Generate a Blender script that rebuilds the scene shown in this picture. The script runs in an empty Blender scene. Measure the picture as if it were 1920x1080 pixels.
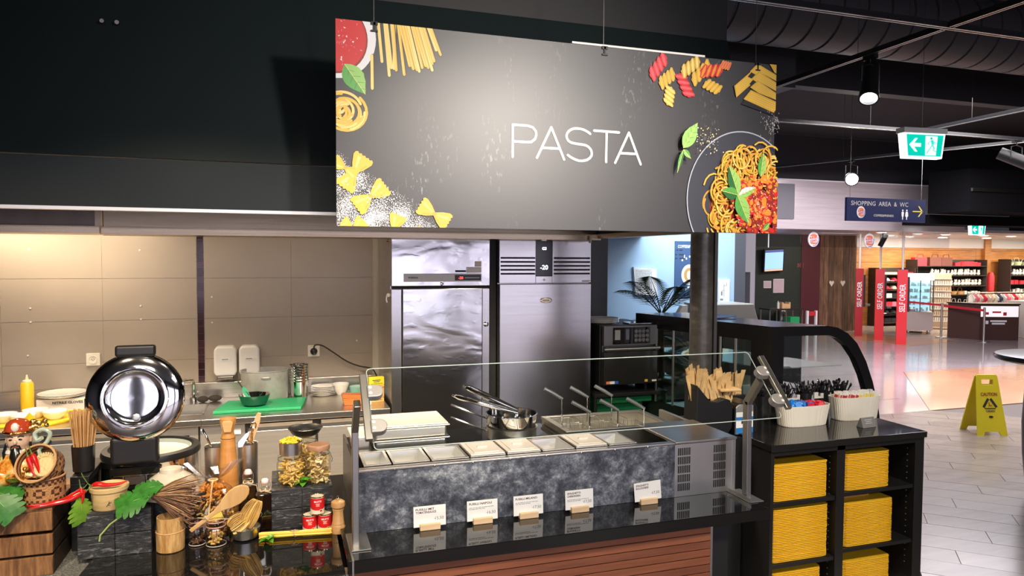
import bpy, math, random
from math import sin, cos, pi, radians as RD
from mathutils import Vector, Matrix
random.seed(7)
S = bpy.context.scene
COL = S.collection

# ------------------------------------------------------------------ camera
cam_d = bpy.data.cameras.new('camera')
cam_d.sensor_width = 36.0
cam_d.lens = 36.0 * 1330.0 / 1920.0
cam_d.clip_start = 0.05
cam_d.clip_end = 200
cam = bpy.data.objects.new('camera', cam_d)
COL.objects.link(cam)
cam.matrix_world = (Matrix.Translation((0, 0, 1.9)) @ Matrix.Rotation(RD(-18.2), 4, 'Z')
                    @ Matrix.Rotation(RD(87.5), 4, 'X') @ Matrix.Rotation(RD(0.26), 4, 'Z'))
S.camera = cam

# ------------------------------------------------------------------ world, exposure
W = bpy.data.worlds.new('world')
S.world = W
W.use_nodes = True
W.node_tree.nodes['Background'].inputs[0].default_value = (0.55, 0.6, 0.75, 1)
W.node_tree.nodes['Background'].inputs[1].default_value = 0.05
S.view_settings.view_transform = 'Standard'
S.view_settings.look = 'None'
S.view_settings.gamma = 1
S.view_settings.use_curve_mapping = False
S.view_settings.exposure = 0.12

# ------------------------------------------------------------------ lights
def light(kind, name, loc, target, power, col, size=0.1, size_y=None, spot=60, blend=0.5):
    d = bpy.data.lights.new(name, kind)
    d.energy = power
    d.color = col
    if kind == 'AREA':
        d.size = size
        if size_y:
            d.shape = 'RECTANGLE'
            d.size_y = size_y
        else:
            d.shape = 'DISK'
    elif kind == 'SPOT':
        d.shadow_soft_size = size
        d.spot_size = RD(spot)
        d.spot_blend = blend
    else:
        d.shadow_soft_size = size
    o = bpy.data.objects.new(name, d)
    o.location = loc
    if target is not None:
        v = Vector(target) - Vector(loc)
        o.rotation_euler = v.to_track_quat('-Z', 'Y').to_euler()
    COL.objects.link(o)
    return o

WARM = (1.0, 0.80, 0.56)
WARM2 = (1.0, 0.86, 0.68)
COOL = (0.93, 0.93, 1.0)
# lamps inside the extraction hood
for hx in (-1.25, -0.35, 0.55, 1.45):
    light('SPOT', 'hood_light', (hx, 3.75, 2.38), (hx, 3.95, 0), 185, WARM, 0.06, spot=112, blend=1.0)
# strip above the tiled wall behind the hood
light('AREA', 'wall_wash_light', (-1.35, 5.02, 2.16), (-1.25, 5.34, 1.2), 15, WARM, 1.1, 0.06)
light('AREA', 'wall_wash_light', (0.1, 5.02, 2.16), (0.1, 5.34, 1.2), 0.8, WARM, 1.0, 0.06)
# track spotlights on the customer side
light('SPOT', 'track_light_sign', (1.70, -0.3, 2.98), (0.90, 2.6, 2.42), 330, (1.0, 0.91, 0.80), 0.12, spot=52, blend=0.9)
light('SPOT', 'track_light_counter', (0.7, 0.7, 3.5), (0.75, 2.7, 0.9), 185, WARM2, 0.05, spot=60, blend=0.7)
light('SPOT', 'track_light_counter', (1.6, 0.9, 3.5), (1.6, 2.7, 0.9), 165, WARM2, 0.05, spot=60, blend=0.7)
light('SPOT', 'track_light_display', (-0.35, 0.5, 3.4), (-0.3, 2.75, 0.95), 260, (1.0, 0.83, 0.60), 0.05, spot=50, blend=0.7)
light('SPOT', 'track_light_display', (-1.3, 0.9, 3.2), (-0.85, 2.8, 1.0), 130, (1.0, 0.81, 0.57), 0.05, spot=48, blend=0.7)
light('SPOT', 'track_light_bistro', (3.0, 1.2, 3.4), (3.0, 3.4, 0.8), 190, WARM2, 0.05, spot=50, blend=0.7)
light('SPOT', 'track_light_bistro', (2.2, 1.8, 3.4), (2.7, 3.4, 0.9), 60, WARM2, 0.05, spot=46, blend=0.7)
# unseen fill lights added behind the camera to brighten floor and scene
light('AREA', 'rear_fill_light', (-1.0, -4.5, 4.2), (-1.0, -4.5, 0), 160, (1.0, 0.94, 0.88), 1.5, 1.5)
light('AREA', 'rear_fill_light', (4.0, -4.5, 4.2), (4.0, -4.5, 0), 160, (0.95, 0.93, 1.0), 1.5, 1.5)
# concourse: soft cool light over the walkway and in front of the shops
light('AREA', 'concourse_light', (7.4, 5.6, 3.55), (7.4, 5.8, 0), 118, (1.0, 0.94, 0.95), 2.6, 2.6)
light('AREA', 'concourse_light', (10.4, 8.6, 3.5), (10.6, 8.8, 0), 400, (0.98, 0.93, 1.0), 4.0, 3.0)
light('AREA', 'cafe_light', (4.2, 6.3, 2.9), (4.5, 7.6, 1.5), 70, (0.80, 0.92, 1.0), 1.4, 0.5)
light('AREA', 'shop_light', (17.6, 14.6, 2.42), (17.7, 15.0, 0), 260, (1.0, 0.86, 0.66), 3.6, 1.6)
light('AREA', 'shop_light', (21.6, 14.0, 2.42), (21.6, 14.2, 0), 190, (1.0, 0.88, 0.70), 2.6, 2.0)
light('AREA', 'counter_light', (12.6, 13.4, 2.45), (12.6, 14.9, 0.8), 26, (1.0, 0.85, 0.75), 1.2, 0.5)

# ------------------------------------------------------------------ materials
MATS = {}
def nt(m):
    return m.node_tree.nodes, m.node_tree.links

def mat(name, col, rough=0.5, metal=0.0, emit=0.0, ecol=None, bump=0.0, bscale=40, coat=0.0, aniso=None,
        var=0.0, vscale=6.0, trans=0.0, spec=0.5, sss=0.0, stretch=None):
    if name in MATS:
        return MATS[name]
    m = bpy.data.materials.new(name)
    m.use_nodes = True
    N, L = nt(m)
    b = N['Principled BSDF']
    c = (*col, 1) if len(col) == 3 else col
    b.inputs['Base Color'].default_value = c
    b.inputs['Roughness'].default_value = rough
    b.inputs['Metallic'].default_value = metal
    b.inputs['Specular IOR Level'].default_value = spec
    if coat:
        b.inputs['Coat Weight'].default_value = coat
        b.inputs['Coat Roughness'].default_value = 0.08
    if trans:
        b.inputs['Transmission Weight'].default_value = trans
    if emit:
        b.inputs['Emission Color'].default_value = (*(ecol or col), 1)
        b.inputs['Emission Strength'].default_value = emit
    if bump or var or stretch:
        tc = N.new('ShaderNodeTexCoord')
        mp = N.new('ShaderNodeMapping')
        L.new(tc.outputs['Object'], mp.inputs['Vector'])
        if stretch:
            mp.inputs['Scale'].default_value = stretch
        nz = N.new('ShaderNodeTexNoise')
        nz.inputs['Scale'].default_value = bscale
        nz.inputs['Detail'].default_value = 5
        L.new(mp.outputs[0], nz.inputs['Vector'])
        if bump:
            bp = N.new('ShaderNodeBump')
            bp.inputs['Strength'].default_value = bump
            bp.inputs['Distance'].default_value = 0.01
            L.new(nz.outputs['Fac'], bp.inputs['Height'])
            L.new(bp.outputs[0], b.inputs['Normal'])
        if var:
            nv = N.new('ShaderNodeTexNoise')
            nv.inputs['Scale'].default_value = vscale
            nv.inputs['Detail'].default_value = 6
            L.new(mp.outputs[0], nv.inputs['Vector'])
            mr = N.new('ShaderNodeMapRange')
            mr.inputs[1].default_value = 0.3
            mr.inputs[2].default_value = 0.7
            mr.inputs[3].default_value = 1 - var
            mr.inputs[4].default_value = 1 + var
            L.new(nv.outputs['Fac'], mr.inputs[0])
            hs = N.new('ShaderNodeHueSaturation')
            hs.inputs['Color'].default_value = c
            L.new(mr.outputs[0], hs.inputs['Value'])
            L.new(hs.outputs[0], b.inputs['Base Color'])
    MATS[name] = m
    return m

def ramp_mat(name, stops, scale=5, rough=0.5, metal=0.0, detail=8, bump=0.0, stretch=(1, 1, 1), dist=0.0, coat=0.0,
             wave=False, nrough=0.6, rv=0.0):
    """noise (or wood-wave) texture through a colour ramp"""
    if name in MATS:
        return MATS[name]
    m = bpy.data.materials.new(name)
    m.use_nodes = True
    N, L = nt(m)
    b = N['Principled BSDF']
    b.inputs['Roughness'].default_value = rough
    b.inputs['Metallic'].default_value = metal
    if coat:
        b.inputs['Coat Weight'].default_value = coat
        b.inputs['Coat Roughness'].default_value = 0.1
    tc = N.new('ShaderNodeTexCoord')
    mp = N.new('ShaderNodeMapping')
    mp.inputs['Scale'].default_value = stretch
    L.new(tc.outputs['Object'], mp.inputs['Vector'])
    nz = N.new('ShaderNodeTexNoise')
    nz.inputs['Scale'].default_value = scale
    nz.inputs['Detail'].default_value = detail
    nz.inputs['Roughness'].default_value = nrough
    nz.inputs['Distortion'].default_value = dist
    L.new(mp.outputs[0], nz.inputs['Vector'])
    cr = N.new('ShaderNodeValToRGB')
    els = cr.color_ramp.elements
    while len(els) < len(stops):
        els.new(0.5)
    for e, (p, c) in zip(els, stops):
        e.position = p
        e.color = (*c, 1)
    L.new(nz.outputs['Fac'], cr.inputs[0])
    L.new(cr.outputs[0], b.inputs['Base Color'])
    if bump:
        bp = N.new('ShaderNodeBump')
        bp.inputs['Strength'].default_value = bump
        bp.inputs['Distance'].default_value = 0.01
        L.new(nz.outputs['Fac'], bp.inputs['Height'])
        L.new(bp.outputs[0], b.inputs['Normal'])
    if rv:
        mr = N.new('ShaderNodeMapRange')
        mr.inputs[3].default_value = rough - rv
        mr.inputs[4].default_value = rough + rv
        L.new(nz.outputs['Fac'], mr.inputs[0])
        L.new(mr.outputs[0], b.inputs['Roughness'])
    MATS[name] = m
    return m

def glass_mat(name, tint=(0.93, 0.97, 0.95), refl=0.09, rough=0.0):
    """thin sheet glass: clear body with Fresnel reflection"""
    if name in MATS:
        return MATS[name]
    m = bpy.data.materials.new(name)
    m.use_nodes = True
    N, L = nt(m)
    for n in list(N):
        N.remove(n)
    out = N.new('ShaderNodeOutputMaterial')
    tr = N.new('ShaderNodeBsdfTransparent')
    tr.inputs[0].default_value = (*tint, 1)
    gl = N.new('ShaderNodeBsdfGlossy')
    gl.inputs['Roughness'].default_value = rough
    lw = N.new('ShaderNodeLayerWeight')
    lw.inputs[0].default_value = 0.5
    pw = N.new('ShaderNodeMath'); pw.operation = 'POWER'; pw.inputs[1].default_value = 5.0
    L.new(lw.outputs['Facing'], pw.inputs[0])
    ad = N.new('ShaderNodeMath'); ad.operation = 'MULTIPLY_ADD'
    ad.inputs[1].default_value = 0.9
    ad.inputs[2].default_value = refl / 2
    L.new(pw.outputs[0], ad.inputs[0])
    mx = N.new('ShaderNodeMixShader')
    L.new(ad.outputs[0], mx.inputs[0])
    L.new(tr.outputs[0], mx.inputs[1])
    L.new(gl.outputs[0], mx.inputs[2])
    L.new(mx.outputs[0], out.inputs[0])
    MATS[name] = m
    return m

steel = ramp_mat('brushed_steel', [(0.3, (0.50, 0.48, 0.46)), (0.7, (0.66, 0.64, 0.62))], 3, 0.27, 1.0, 4, 0.02, (1, 1, 60), rv=0.06)
steel_h = ramp_mat('brushed_steel_long', [(0.3, (0.50, 0.47, 0.44)), (0.7, (0.64, 0.61, 0.57))], 2.5, 0.30, 1.0, 4, 0.02, (1, 40, 60))
steel_warm = ramp_mat('warm_steel', [(0.3, (0.46, 0.37, 0.26)), (0.7, (0.58, 0.48, 0.36))], 2.5, 0.27, 1.0, 4, 0.0, (1, 40, 60))
steel_cab = ramp_mat('cabinet_steel', [(0.3, (0.58, 0.55, 0.52)), (0.7, (0.66, 0.63, 0.60))], 2.0, 0.42, 0.9, 3, 0.0, (1, 1, 30))
steel_door = ramp_mat('fridge_steel', [(0.3, (0.62, 0.59, 0.59)), (0.7, (0.68, 0.65, 0.65))], 2.0, 0.25, 1.0, 3, 0.0, (1, 1, 30))
chrome = mat('polished_steel', (0.82, 0.81, 0.80), 0.07, 1.0)
satin = mat('satin_steel', (0.70, 0.68, 0.64), 0.33, 1.0)
dark_steel = mat('dark_steel', (0.20, 0.19, 0.18), 0.35, 1.0)
black = mat('black_plastic', (0.012, 0.012, 0.013), 0.35)
black_m = mat('matte_black', (0.010, 0.010, 0.011), 0.6)
black_gloss = mat('black_stone', (0.008, 0.008, 0.008), 0.045, spec=0.9)
white_p = mat('white_plastic', (0.80, 0.78, 0.76), 0.35)
white_c = mat('white_china', (0.86, 0.84, 0.80), 0.15, coat=0.5)
cream_p = mat('cream_plastic', (0.80, 0.76, 0.66), 0.4)
yellow_p = mat('yellow_plastic', (0.92, 0.62, 0.03), 0.38)
paper = mat('white_card', (0.85, 0.85, 0.86), 0.6)
ink = mat('dark_ink', (0.03, 0.025, 0.03), 0.6)
grey_ink = mat('grey_ink', (0.25, 0.25, 0.27), 0.6)
red_ink = mat('dark_red_ink', (0.10, 0.02, 0.03), 0.6)
wood_l = ramp_mat('light_wood', [(0.3, (0.62, 0.36, 0.17)), (0.7, (0.78, 0.52, 0.28))], 4, 0.5, 0, 5, 0.05, (1, 1, 12))
glass = glass_mat('clear_glass')
glass_jar = glass_mat('jar_glass', (0.93, 0.94, 0.90), 0.10)
rubber = mat('black_rubber', (0.02, 0.02, 0.02), 0.7)

# ------------------------------------------------------------------ mesh builder
class MB:
    def __init__(s, M=None):
        s.v = []; s.f = []; s.mi = []; s.sm = []; s.M = M or Matrix.Identity(4); s.cm = 0

    def at(s, M):
        s.M = M
        return s

    def add(s, vs, fs, smooth=False):
        o = len(s.v)
        for p in vs:
            s.v.append(tuple(s.M @ Vector(p)))
        for f in fs:
            s.f.append(tuple(i + o for i in f)); s.mi.append(s.cm); s.sm.append(smooth)
        return s

    def box(s, x0, y0, z0, x1, y1, z1):
        if x0 > x1: x0, x1 = x1, x0
        if y0 > y1: y0, y1 = y1, y0
        if z0 > z1: z0, z1 = z1, z0
        v = [(x0, y0, z0), (x1, y0, z0), (x1, y1, z0), (x0, y1, z0), (x0, y0, z1), (x1, y0, z1), (x1, y1, z1), (x0, y1, z1)]
        return s.add(v, [(0, 3, 2, 1), (4, 5, 6, 7), (0, 1, 5, 4), (1, 2, 6, 5), (2, 3, 7, 6), (3, 0, 4, 7)])

    def cbox(s, c, d):
        return s.box(c[0] - d[0] / 2, c[1] - d[1] / 2, c[2] - d[2] / 2, c[0] + d[0] / 2, c[1] + d[1] / 2, c[2] + d[2] / 2)

    def prism(s, poly, a, b, axis='z', smooth=False):
        """poly in the plane across axis: z->(x,y), y->(x,z), x->(y,z)"""
        n = len(poly)
        def P(p, t):
            return {'z': (p[0], p[1], t), 'y': (p[0], t, p[1]), 'x': (t, p[0], p[1])}[axis]
        v = [P(p, a) for p in poly] + [P(p, b) for p in poly]
        f = [tuple(range(n))[::-1], tuple(range(n, 2 * n))]
        s.add(v, f)
        o = len(s.v) - 2 * n
        for i in range(n):
            j = (i + 1) % n
            s.f.append((o + i, o + j, o + n + j, o + n + i)); s.mi.append(s.cm); s.sm.append(smooth)
        return s

    def lathe(s, prof, n=24, c=(0, 0, 0), sx=1, sy=1, cap=True, smooth=True, a0=0.0):
        v = []; f = []
        for r, z in prof:
            for k in range(n):
                a = 2 * pi * k / n + a0
                v.append((c[0] + r * cos(a) * sx, c[1] + r * sin(a) * sy, c[2] + z))
        for i in range(len(prof) - 1):
            for k in range(n):
                k2 = (k + 1) % n
                f.append((i * n + k, i * n + k2, (i + 1) * n + k2, (i + 1) * n + k))
        s.add(v, f, smooth)
        if cap:
            o = len(s.v) - len(v)
            if prof[0][0] > 1e-5:
                s.f.append(tuple(o + k for k in range(n))[::-1]); s.mi.append(s.cm); s.sm.append(False)
            if prof[-1][0] > 1e-5:
                s.f.append(tuple(o + (len(prof) - 1) * n + k for k in range(n))); s.mi.append(s.cm); s.sm.append(False)
        return s

    def cyl(s, c, r, h, n=20, r2=None, smooth=True):
        return s.lathe([(r, 0), (r if r2 is None else r2, h)], n, c, smooth=smooth)

    def tube(s, pts, r, n=8, closed=False, flat=1.0):
        pts = [Vector(p) for p in pts]
        m = len(pts)
        rs = r if isinstance(r, (list, tuple)) else [r] * m
        v = []; f = []
        up = Vector((0, 0, 1))
        prev = None
        for i, p in enumerate(pts):
            if closed:
                t = pts[(i + 1) % m] - pts[i - 1]
            else:
                t = pts[min(i + 1, m - 1)] - pts[max(i - 1, 0)]
            if t.length < 1e-9:
                t = Vector((0, 0, 1))
            t.normalize()
            if prev is None:
                a = up if abs(t.z) < 0.9 else Vector((1, 0, 0))
                u = t.cross(a).normalized()
            else:
                u = prev - t * prev.dot(t)
                if u.length < 1e-6:
                    u = t.cross(Vector((1, 0, 0)))
                u.normalize()
            prev = u
            w = t.cross(u)
            for k in range(n):
                an = 2 * pi * k / n
                v.append(tuple(p + u * cos(an) * rs[i] + w * sin(an) * rs[i] * flat))
        for i in range(m if closed else m - 1):
            j = (i + 1) % m
            for k in range(n):
                k2 = (k + 1) % n
                f.append((i * n + k, i * n + k2, j * n + k2, j * n + k))
        if not closed:
            f.append(tuple(range(n))[::-1]); f.append(tuple((m - 1) * n + k for k in range(n)))
        return s.add(v, f, True)

    def ball(s, c, r, n=10, m=6, sc=(1, 1, 1)):
        prof = [(max(1e-6, sin(pi * i / m)) * r, -cos(pi * i / m) * r) for i in range(m + 1)]
        v = []; f = []
        for i, (rr, z) in enumerate(prof):
            for k in range(n):
                a = 2 * pi * k / n
                v.append((c[0] + rr * cos(a) * sc[0], c[1] + rr * sin(a) * sc[1], c[2] + z * sc[2]))
        for i in range(m):
            for k in range(n):
                k2 = (k + 1) % n
                f.append((i * n + k, i * n + k2, (i + 1) * n + k2, (i + 1) * n + k))
        return s.add(v, f, True)

OFF = {}
def _mesh(name, mb, ms, off=(0, 0, 0), sharp=35):
    me = bpy.data.meshes.new(name)
    ox, oy, oz = off
    me.from_pydata([(a - ox, b - oy, c - oz) for a, b, c in mb.v], [], mb.f)
    for m in (ms if isinstance(ms, (list, tuple)) else [ms]):
        me.materials.append(m)
    me.polygons.foreach_set('material_index', mb.mi)
    me.polygons.foreach_set('use_smooth', mb.sm)
    if any(mb.sm):
        me.set_sharp_from_angle(angle=RD(sharp))
    me.validate()
    me.update()
    return me

def tag(o, label=None, cat=None, group=None, kind=None):
    if label: o['label'] = label
    if cat: o['category'] = cat
    if group: o['group'] = group
    if kind: o['kind'] = kind
    return o

def thing(name, label, cat, loc=(0, 0, 0), rot=0.0, group=None, local=False):
    """Empty at the thing's base. local=True: parts are modelled about the origin."""
    o = bpy.data.objects.new(name, None)
    o.empty_display_size = 0.05
    COL.objects.link(o)
    o.location = loc
    o.rotation_euler = (0, 0, rot)
    OFF[o.name] = (0, 0, 0) if local else tuple(loc)
    return tag(o, label, cat, group)

def part(name, mb, ms, parent=None, label=None, bevel=0.0, kind=None, seg=2):
    off = OFF.get(parent.name, (0, 0, 0)) if parent else (0, 0, 0)
    o = bpy.data.objects.new(name, _mesh(name, mb, ms, off))
    COL.objects.link(o)
    if parent:
        o.parent = parent
        OFF[o.name] = off
    if bevel:
        b = o.modifiers.new('bevel', 'BEVEL')
        b.width = bevel; b.segments = seg; b.limit_method = 'ANGLE'; b.angle_limit = RD(40)
    if label: o['label'] = label
    if kind: o['kind'] = kind
    return o

def solo(name, mb, ms, label, cat, group=None, bevel=0.0, loc=None, kind=None):
    """a thing that is one mesh; origin moved to loc (world-modelled)"""
    if loc is None:
        xs = [p[0] for p in mb.v]; ys = [p[1] for p in mb.v]; zs = [p[2] for p in mb.v]
        loc = ((min(xs) + max(xs)) / 2, (min(ys) + max(ys)) / 2, min(zs))
    o = bpy.data.objects.new(name, _mesh(name, mb, ms, loc))
    o.location = loc
    COL.objects.link(o)
    if bevel:
        b = o.modifiers.new('bevel', 'BEVEL')
        b.width = bevel; b.segments = 2; b.limit_method = 'ANGLE'; b.angle_limit = RD(40)
    return tag(o, label, cat, group, kind)

def struct(name, mb, ms, parent=None, bevel=0.0):
    o = part(name, mb, ms, parent, bevel=bevel)
    if not parent: o['kind'] = 'structure'
    return o

def copy_tree(o, parent=None):
    c = o.copy(); COL.objects.link(c)
    if parent is not None:
        c.parent = parent
        c.matrix_parent_inverse = o.matrix_parent_inverse.copy()
    OFF[c.name] = OFF.get(o.name, (0, 0, 0))
    for ch in list(o.children):
        copy_tree(ch, c)
    return c

# text as real geometry
TXT = {}
def text_geo(s, offset=0.0):
    key = (s, offset)
    if key in TXT: return TXT[key]
    cu = bpy.data.curves.new('t', 'FONT')
    cu.body = s; cu.size = 1.0; cu.offset = offset; cu.resolution_u = 2
    ob = bpy.data.objects.new('t', cu)
    COL.objects.link(ob)
    dg = bpy.context.evaluated_depsgraph_get()
    me = bpy.data.meshes.new_from_object(ob.evaluated_get(dg))
    vs = [tuple(v.co) for v in me.vertices]; fs = [tuple(p.vertices) for p in me.polygons]
    bpy.data.objects.remove(ob); bpy.data.curves.remove(cu); bpy.data.meshes.remove(me)
    TXT[key] = (vs, fs)
    return TXT[key]

def put_text(mb, s, o, u, v, h, width=None, offset=0.0, align='l', lift=0.001):
    """s: text; o: lower-left (or centre) point of the baseline; u right, v up unit vectors; h cap height"""
    vs, fs = text_geo(s, offset)
    if not vs: return mb
    u = Vector(u).normalized(); v = Vector(v).normalized(); n = u.cross(v)
    x0 = min(p[0] for p in vs); x1 = max(p[0] for p in vs)
    k = h / 0.70
    kx = k if width is None else width / (x1 - x0)
    sh = {'l': 0, 'c': (x1 - x0) / 2, 'r': (x1 - x0)}[align]
    O = Vector(o)
    mb.add([tuple(O + u * (p[0] - x0 - sh) * kx + v * p[1] * k + n * lift) for p in vs], fs)
    return mb

def frame(o, u, v):
    """matrix: local x along u, y along v, z out"""
    u = Vector(u).normalized(); v = Vector(v).normalized(); n = u.cross(v)
    M = Matrix.Identity(4)
    for i in range(3):
        M[i][0] = u[i]; M[i][1] = v[i]; M[i][2] = n[i]; M[i][3] = o[i]
    return M
def T(x, y, z, rz=0, rx=0, ry=0, s=1):
    return Matrix.Translation((x, y, z)) @ Matrix.Rotation(rz, 4, 'Z') @ Matrix.Rotation(ry, 4, 'Y') @ Matrix.Rotation(rx, 4, 'X') @ Matrix.Scale(s, 4)
for _s, _o in [('PASTA', 0), ('SELF ORDER', 0.02), ('SHOPPING  AREA  &  WC', 0), ('COFFEE&FRIENDS', 0.01), ('BURGER', 0.03), ('KING', 0.03),
               ('NITRILE GLOVES', 0.03), ('CAUTION', 0.03), ('CUIDADO', 0.03), ('G3', 0.02), ('-20', 0.02), ('MUTTI', 0.03),
               ('FUSILLI MIT', 0.02), ('TOMATENSAUCE', 0.02), ('FUSILLI NAPOLI', 0.02), ('FUSILLI MILANO', 0.02), ('SPAGHETTI', 0.02),
               ('CARBONARA', 0.02), ('BOLOGNESE', 0.02), ('15,50', 0.01), ('16,50', 0.01), ('17,50', 0.01), ('FOSTER', 0.02), ('PORKKA', 0.03)]:
    text_geo(_s, _o)

# =================================================================== FLOOR
grout = mat('floor_grout', (0.16, 0.13, 0.12), 0.5)
def floor_mat(name, c1, c2, rough, scale):
    return ramp_mat(name, [(0.25, c1), (0.75, c2)], scale, rough, 0, 6, 0.015, (1, 6, 1))
plank_mats = [floor_mat('floor_plank_a', (0.25, 0.195, 0.17), (0.36, 0.29, 0.255), 0.25, 1.6),
              floor_mat('floor_plank_b', (0.21, 0.165, 0.145), (0.31, 0.25, 0.22), 0.28, 1.6),
              floor_mat('floor_plank_c', (0.29, 0.23, 0.20), (0.40, 0.32, 0.28), 0.23, 1.6)]
polished = ramp_mat('polished_floor', [(0.3, (0.33, 0.28, 0.29)), (0.7, (0.40, 0.345, 0.355))], 0.8, 0.10, 0, 3, 0.0)
polished_tan = ramp_mat('polished_tan_floor', [(0.3, (0.44, 0.22, 0.13)), (0.7, (0.52, 0.28, 0.17))], 0.8, 0.12, 0, 3, 0.0)
shop_floor_m = ramp_mat('shop_floor', [(0.3, (0.30, 0.25, 0.23)), (0.7, (0.38, 0.32, 0.29))], 0.8, 0.2, 0, 3, 0.0)
kfloor = mat('kitchen_floor', (0.34, 0.31, 0.28), 0.5, var=0.2)

floor = struct('floor', MB().box(-9, -11, -0.12, 32, 24, -0.012), grout)
struct('kitchen_floor', MB().box(-3.0, 2.4, -0.012, 3.6, 5.4, 0.0), kfloor, floor)
# polished zone starts at the line y = 6.55 on the walkway; planks lie this side of it
def clip_half(poly, a, b, c):
    """keep a*x+b*y<=c"""
    out = []
    for i in range(len(poly)):
        p, q = poly[i], poly[(i + 1) % len(poly)]
        dp, dq = a * p[0] + b * p[1] - c, a * q[0] + b * q[1] - c
        if dp <= 0: out.append(p)
        if dp * dq < 0:
            t = dp / (dp - dq)
            out.append((p[0] + t * (q[0] - p[0]), p[1] + t * (q[1] - p[1])))
    return out
H1 = (sin(RD(-48)), cos(RD(-48)))   # long direction of the planks
H2 = (sin(RD(42)), cos(RD(42)))
PL, PW = 0.95, 0.232
n_pl = 0
YB = 6.75
for j in range(-6, 44):
    for i in range(-14, 14):
        s0 = i * PL + (j * 0.37 % 1.0) * PL
        t0 = j * PW
        poly = []
        for ds, dt in ((0.002, 0.002), (PL - 0.002, 0.002), (PL - 0.002, PW - 0.002), (0.002, PW - 0.002)):
            s_, t_ = s0 + ds, t0 + dt
            poly.append((H1[0] * s_ + H2[0] * t_, H1[1] * s_ + H2[1] * t_))
        poly = clip_half(poly, 0, 1, YB)
        if len(poly) >= 3: poly = clip_half(poly, -1, 0, -3.4)
        if len(poly) >= 3: poly = clip_half(poly, 1, 0, 9.4)
        if len(poly) >= 3: poly = clip_half(poly, 0, -1, -2.0)
        if len(poly) < 3: continue
        cx = sum(p[0] for p in poly) / len(poly); cy = sum(p[1] for p in poly) / len(poly)
        if cx < 3.55 and cy > 3.0: continue
        if cy < 0.60 * cx - 0.4: continue      # beyond the right edge of the photograph
        if n_pl >= 290: continue
        z = random.uniform(-0.0005, 0.0005)
        if poly and sum((poly[k][0] * poly[(k + 1) % len(poly)][1] - poly[(k + 1) % len(poly)][0] * poly[k][1]) for k in range(len(poly))) < 0:
            poly = poly[::-1]
        struct('floor_plank', MB().prism(poly, -0.012, z), plank_mats[random.choice((0, 0, 1, 2))], floor)
        n_pl += 1
print('planks', n_pl)
# planks not told apart (near side and behind the camera)
struct('plank_field', MB().box(-9, -11, -0.012, 32, 1.95, -0.001).prism([(9.42, 1.95), (32, 1.95), (32, 6.7), (9.42, 6.7)], -0.012, -0.001)
       .prism([(3.4, 1.95), (9.4, 1.95), (9.4, 5.0)], -0.0115, -0.004), plank_mats[0], floor)
# polished field beyond: grey and tan zones, split on the 42 degree diagonal
A = (7.75, YB)                     # corner where grey, tan and planks meet
def along(p, d, s): return (p[0] + d[0] * s, p[1] + d[1] * s)
B = along(A, H2, 3.3)
Cc = (26.0, B[1])
struct('polished_floor_grey', MB().prism([(-9, YB + 0.004), (A[0] - 0.004, YB + 0.004), (B[0] - 0.004, B[1]), (32, B[1] + 0.3), (32, 12.2), (15.15, 12.2), (13.75, 15.0), (13.0, 24), (-9, 24)], -0.012, 0.0), polished, floor)
struct('polished_floor_tan', MB().prism([(A[0] + 0.004, YB + 0.004), (32, YB + 0.004), (32, B[1] + 0.29), (B[0] + 0.004, B[1] - 0.004)], -0.012, 0.0), polished_tan, floor)
struct('shop_floor', MB().prism([(15.16, 12.21), (32, 12.21), (32, 24), (13.01, 24), (13.76, 15.01)], -0.012, 0.002), shop_floor_m, floor)
# tan entrance band in front of the self-order stands
struct('entrance_band', MB().prism([(13.0, 11.9), (14.9, 12.3), (13.6, 15.0), (12.6, 14.8)], 0.0, 0.003), polished_tan, floor)
# joints of the polished field as thin recessed strips
jm = mat('floor_joint', (0.12, 0.10, 0.10), 0.4)
mbj = MB()
for k in range(7):
    p = along((6.0 + k * 0.0, YB + 0.6 + k * 0.9), (1, 0), 0)
    mbj.box(3.0, YB + 0.9 * k + 0.7, -0.0005, 8.0 + 0.5 * k, YB + 0.9 * k + 0.706, 0.0012)
struct('floor_joints', mbj, jm, floor)

# =================================================================== CEILING and outer walls
ceil_m = mat('black_ceiling', (0.012, 0.012, 0.016), 0.8)
dark_wall = mat('dark_wall', (0.025, 0.025, 0.032), 0.6)
struct('ceiling', MB().box(-9, -11, 4.4, 32, 12, 4.5), ceil_m)
struct('ceiling_shop', MB().box(9.5, 12.06, 2.50, 32, 24, 2.56), mat('shop_ceiling', (0.62, 0.58, 0.58), 0.35))
struct('wall_left', MB().box(-3.1, 2.9, 0, -3.0, 5.5, 4.4), dark_wall)
struct('wall_far_left', MB().box(-9.1, -11, 0, -9.0, 24, 4.4), dark_wall)
struct('wall_right', MB().box(32, -11, 0, 32.1, 24, 4.4), dark_wall)
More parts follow.
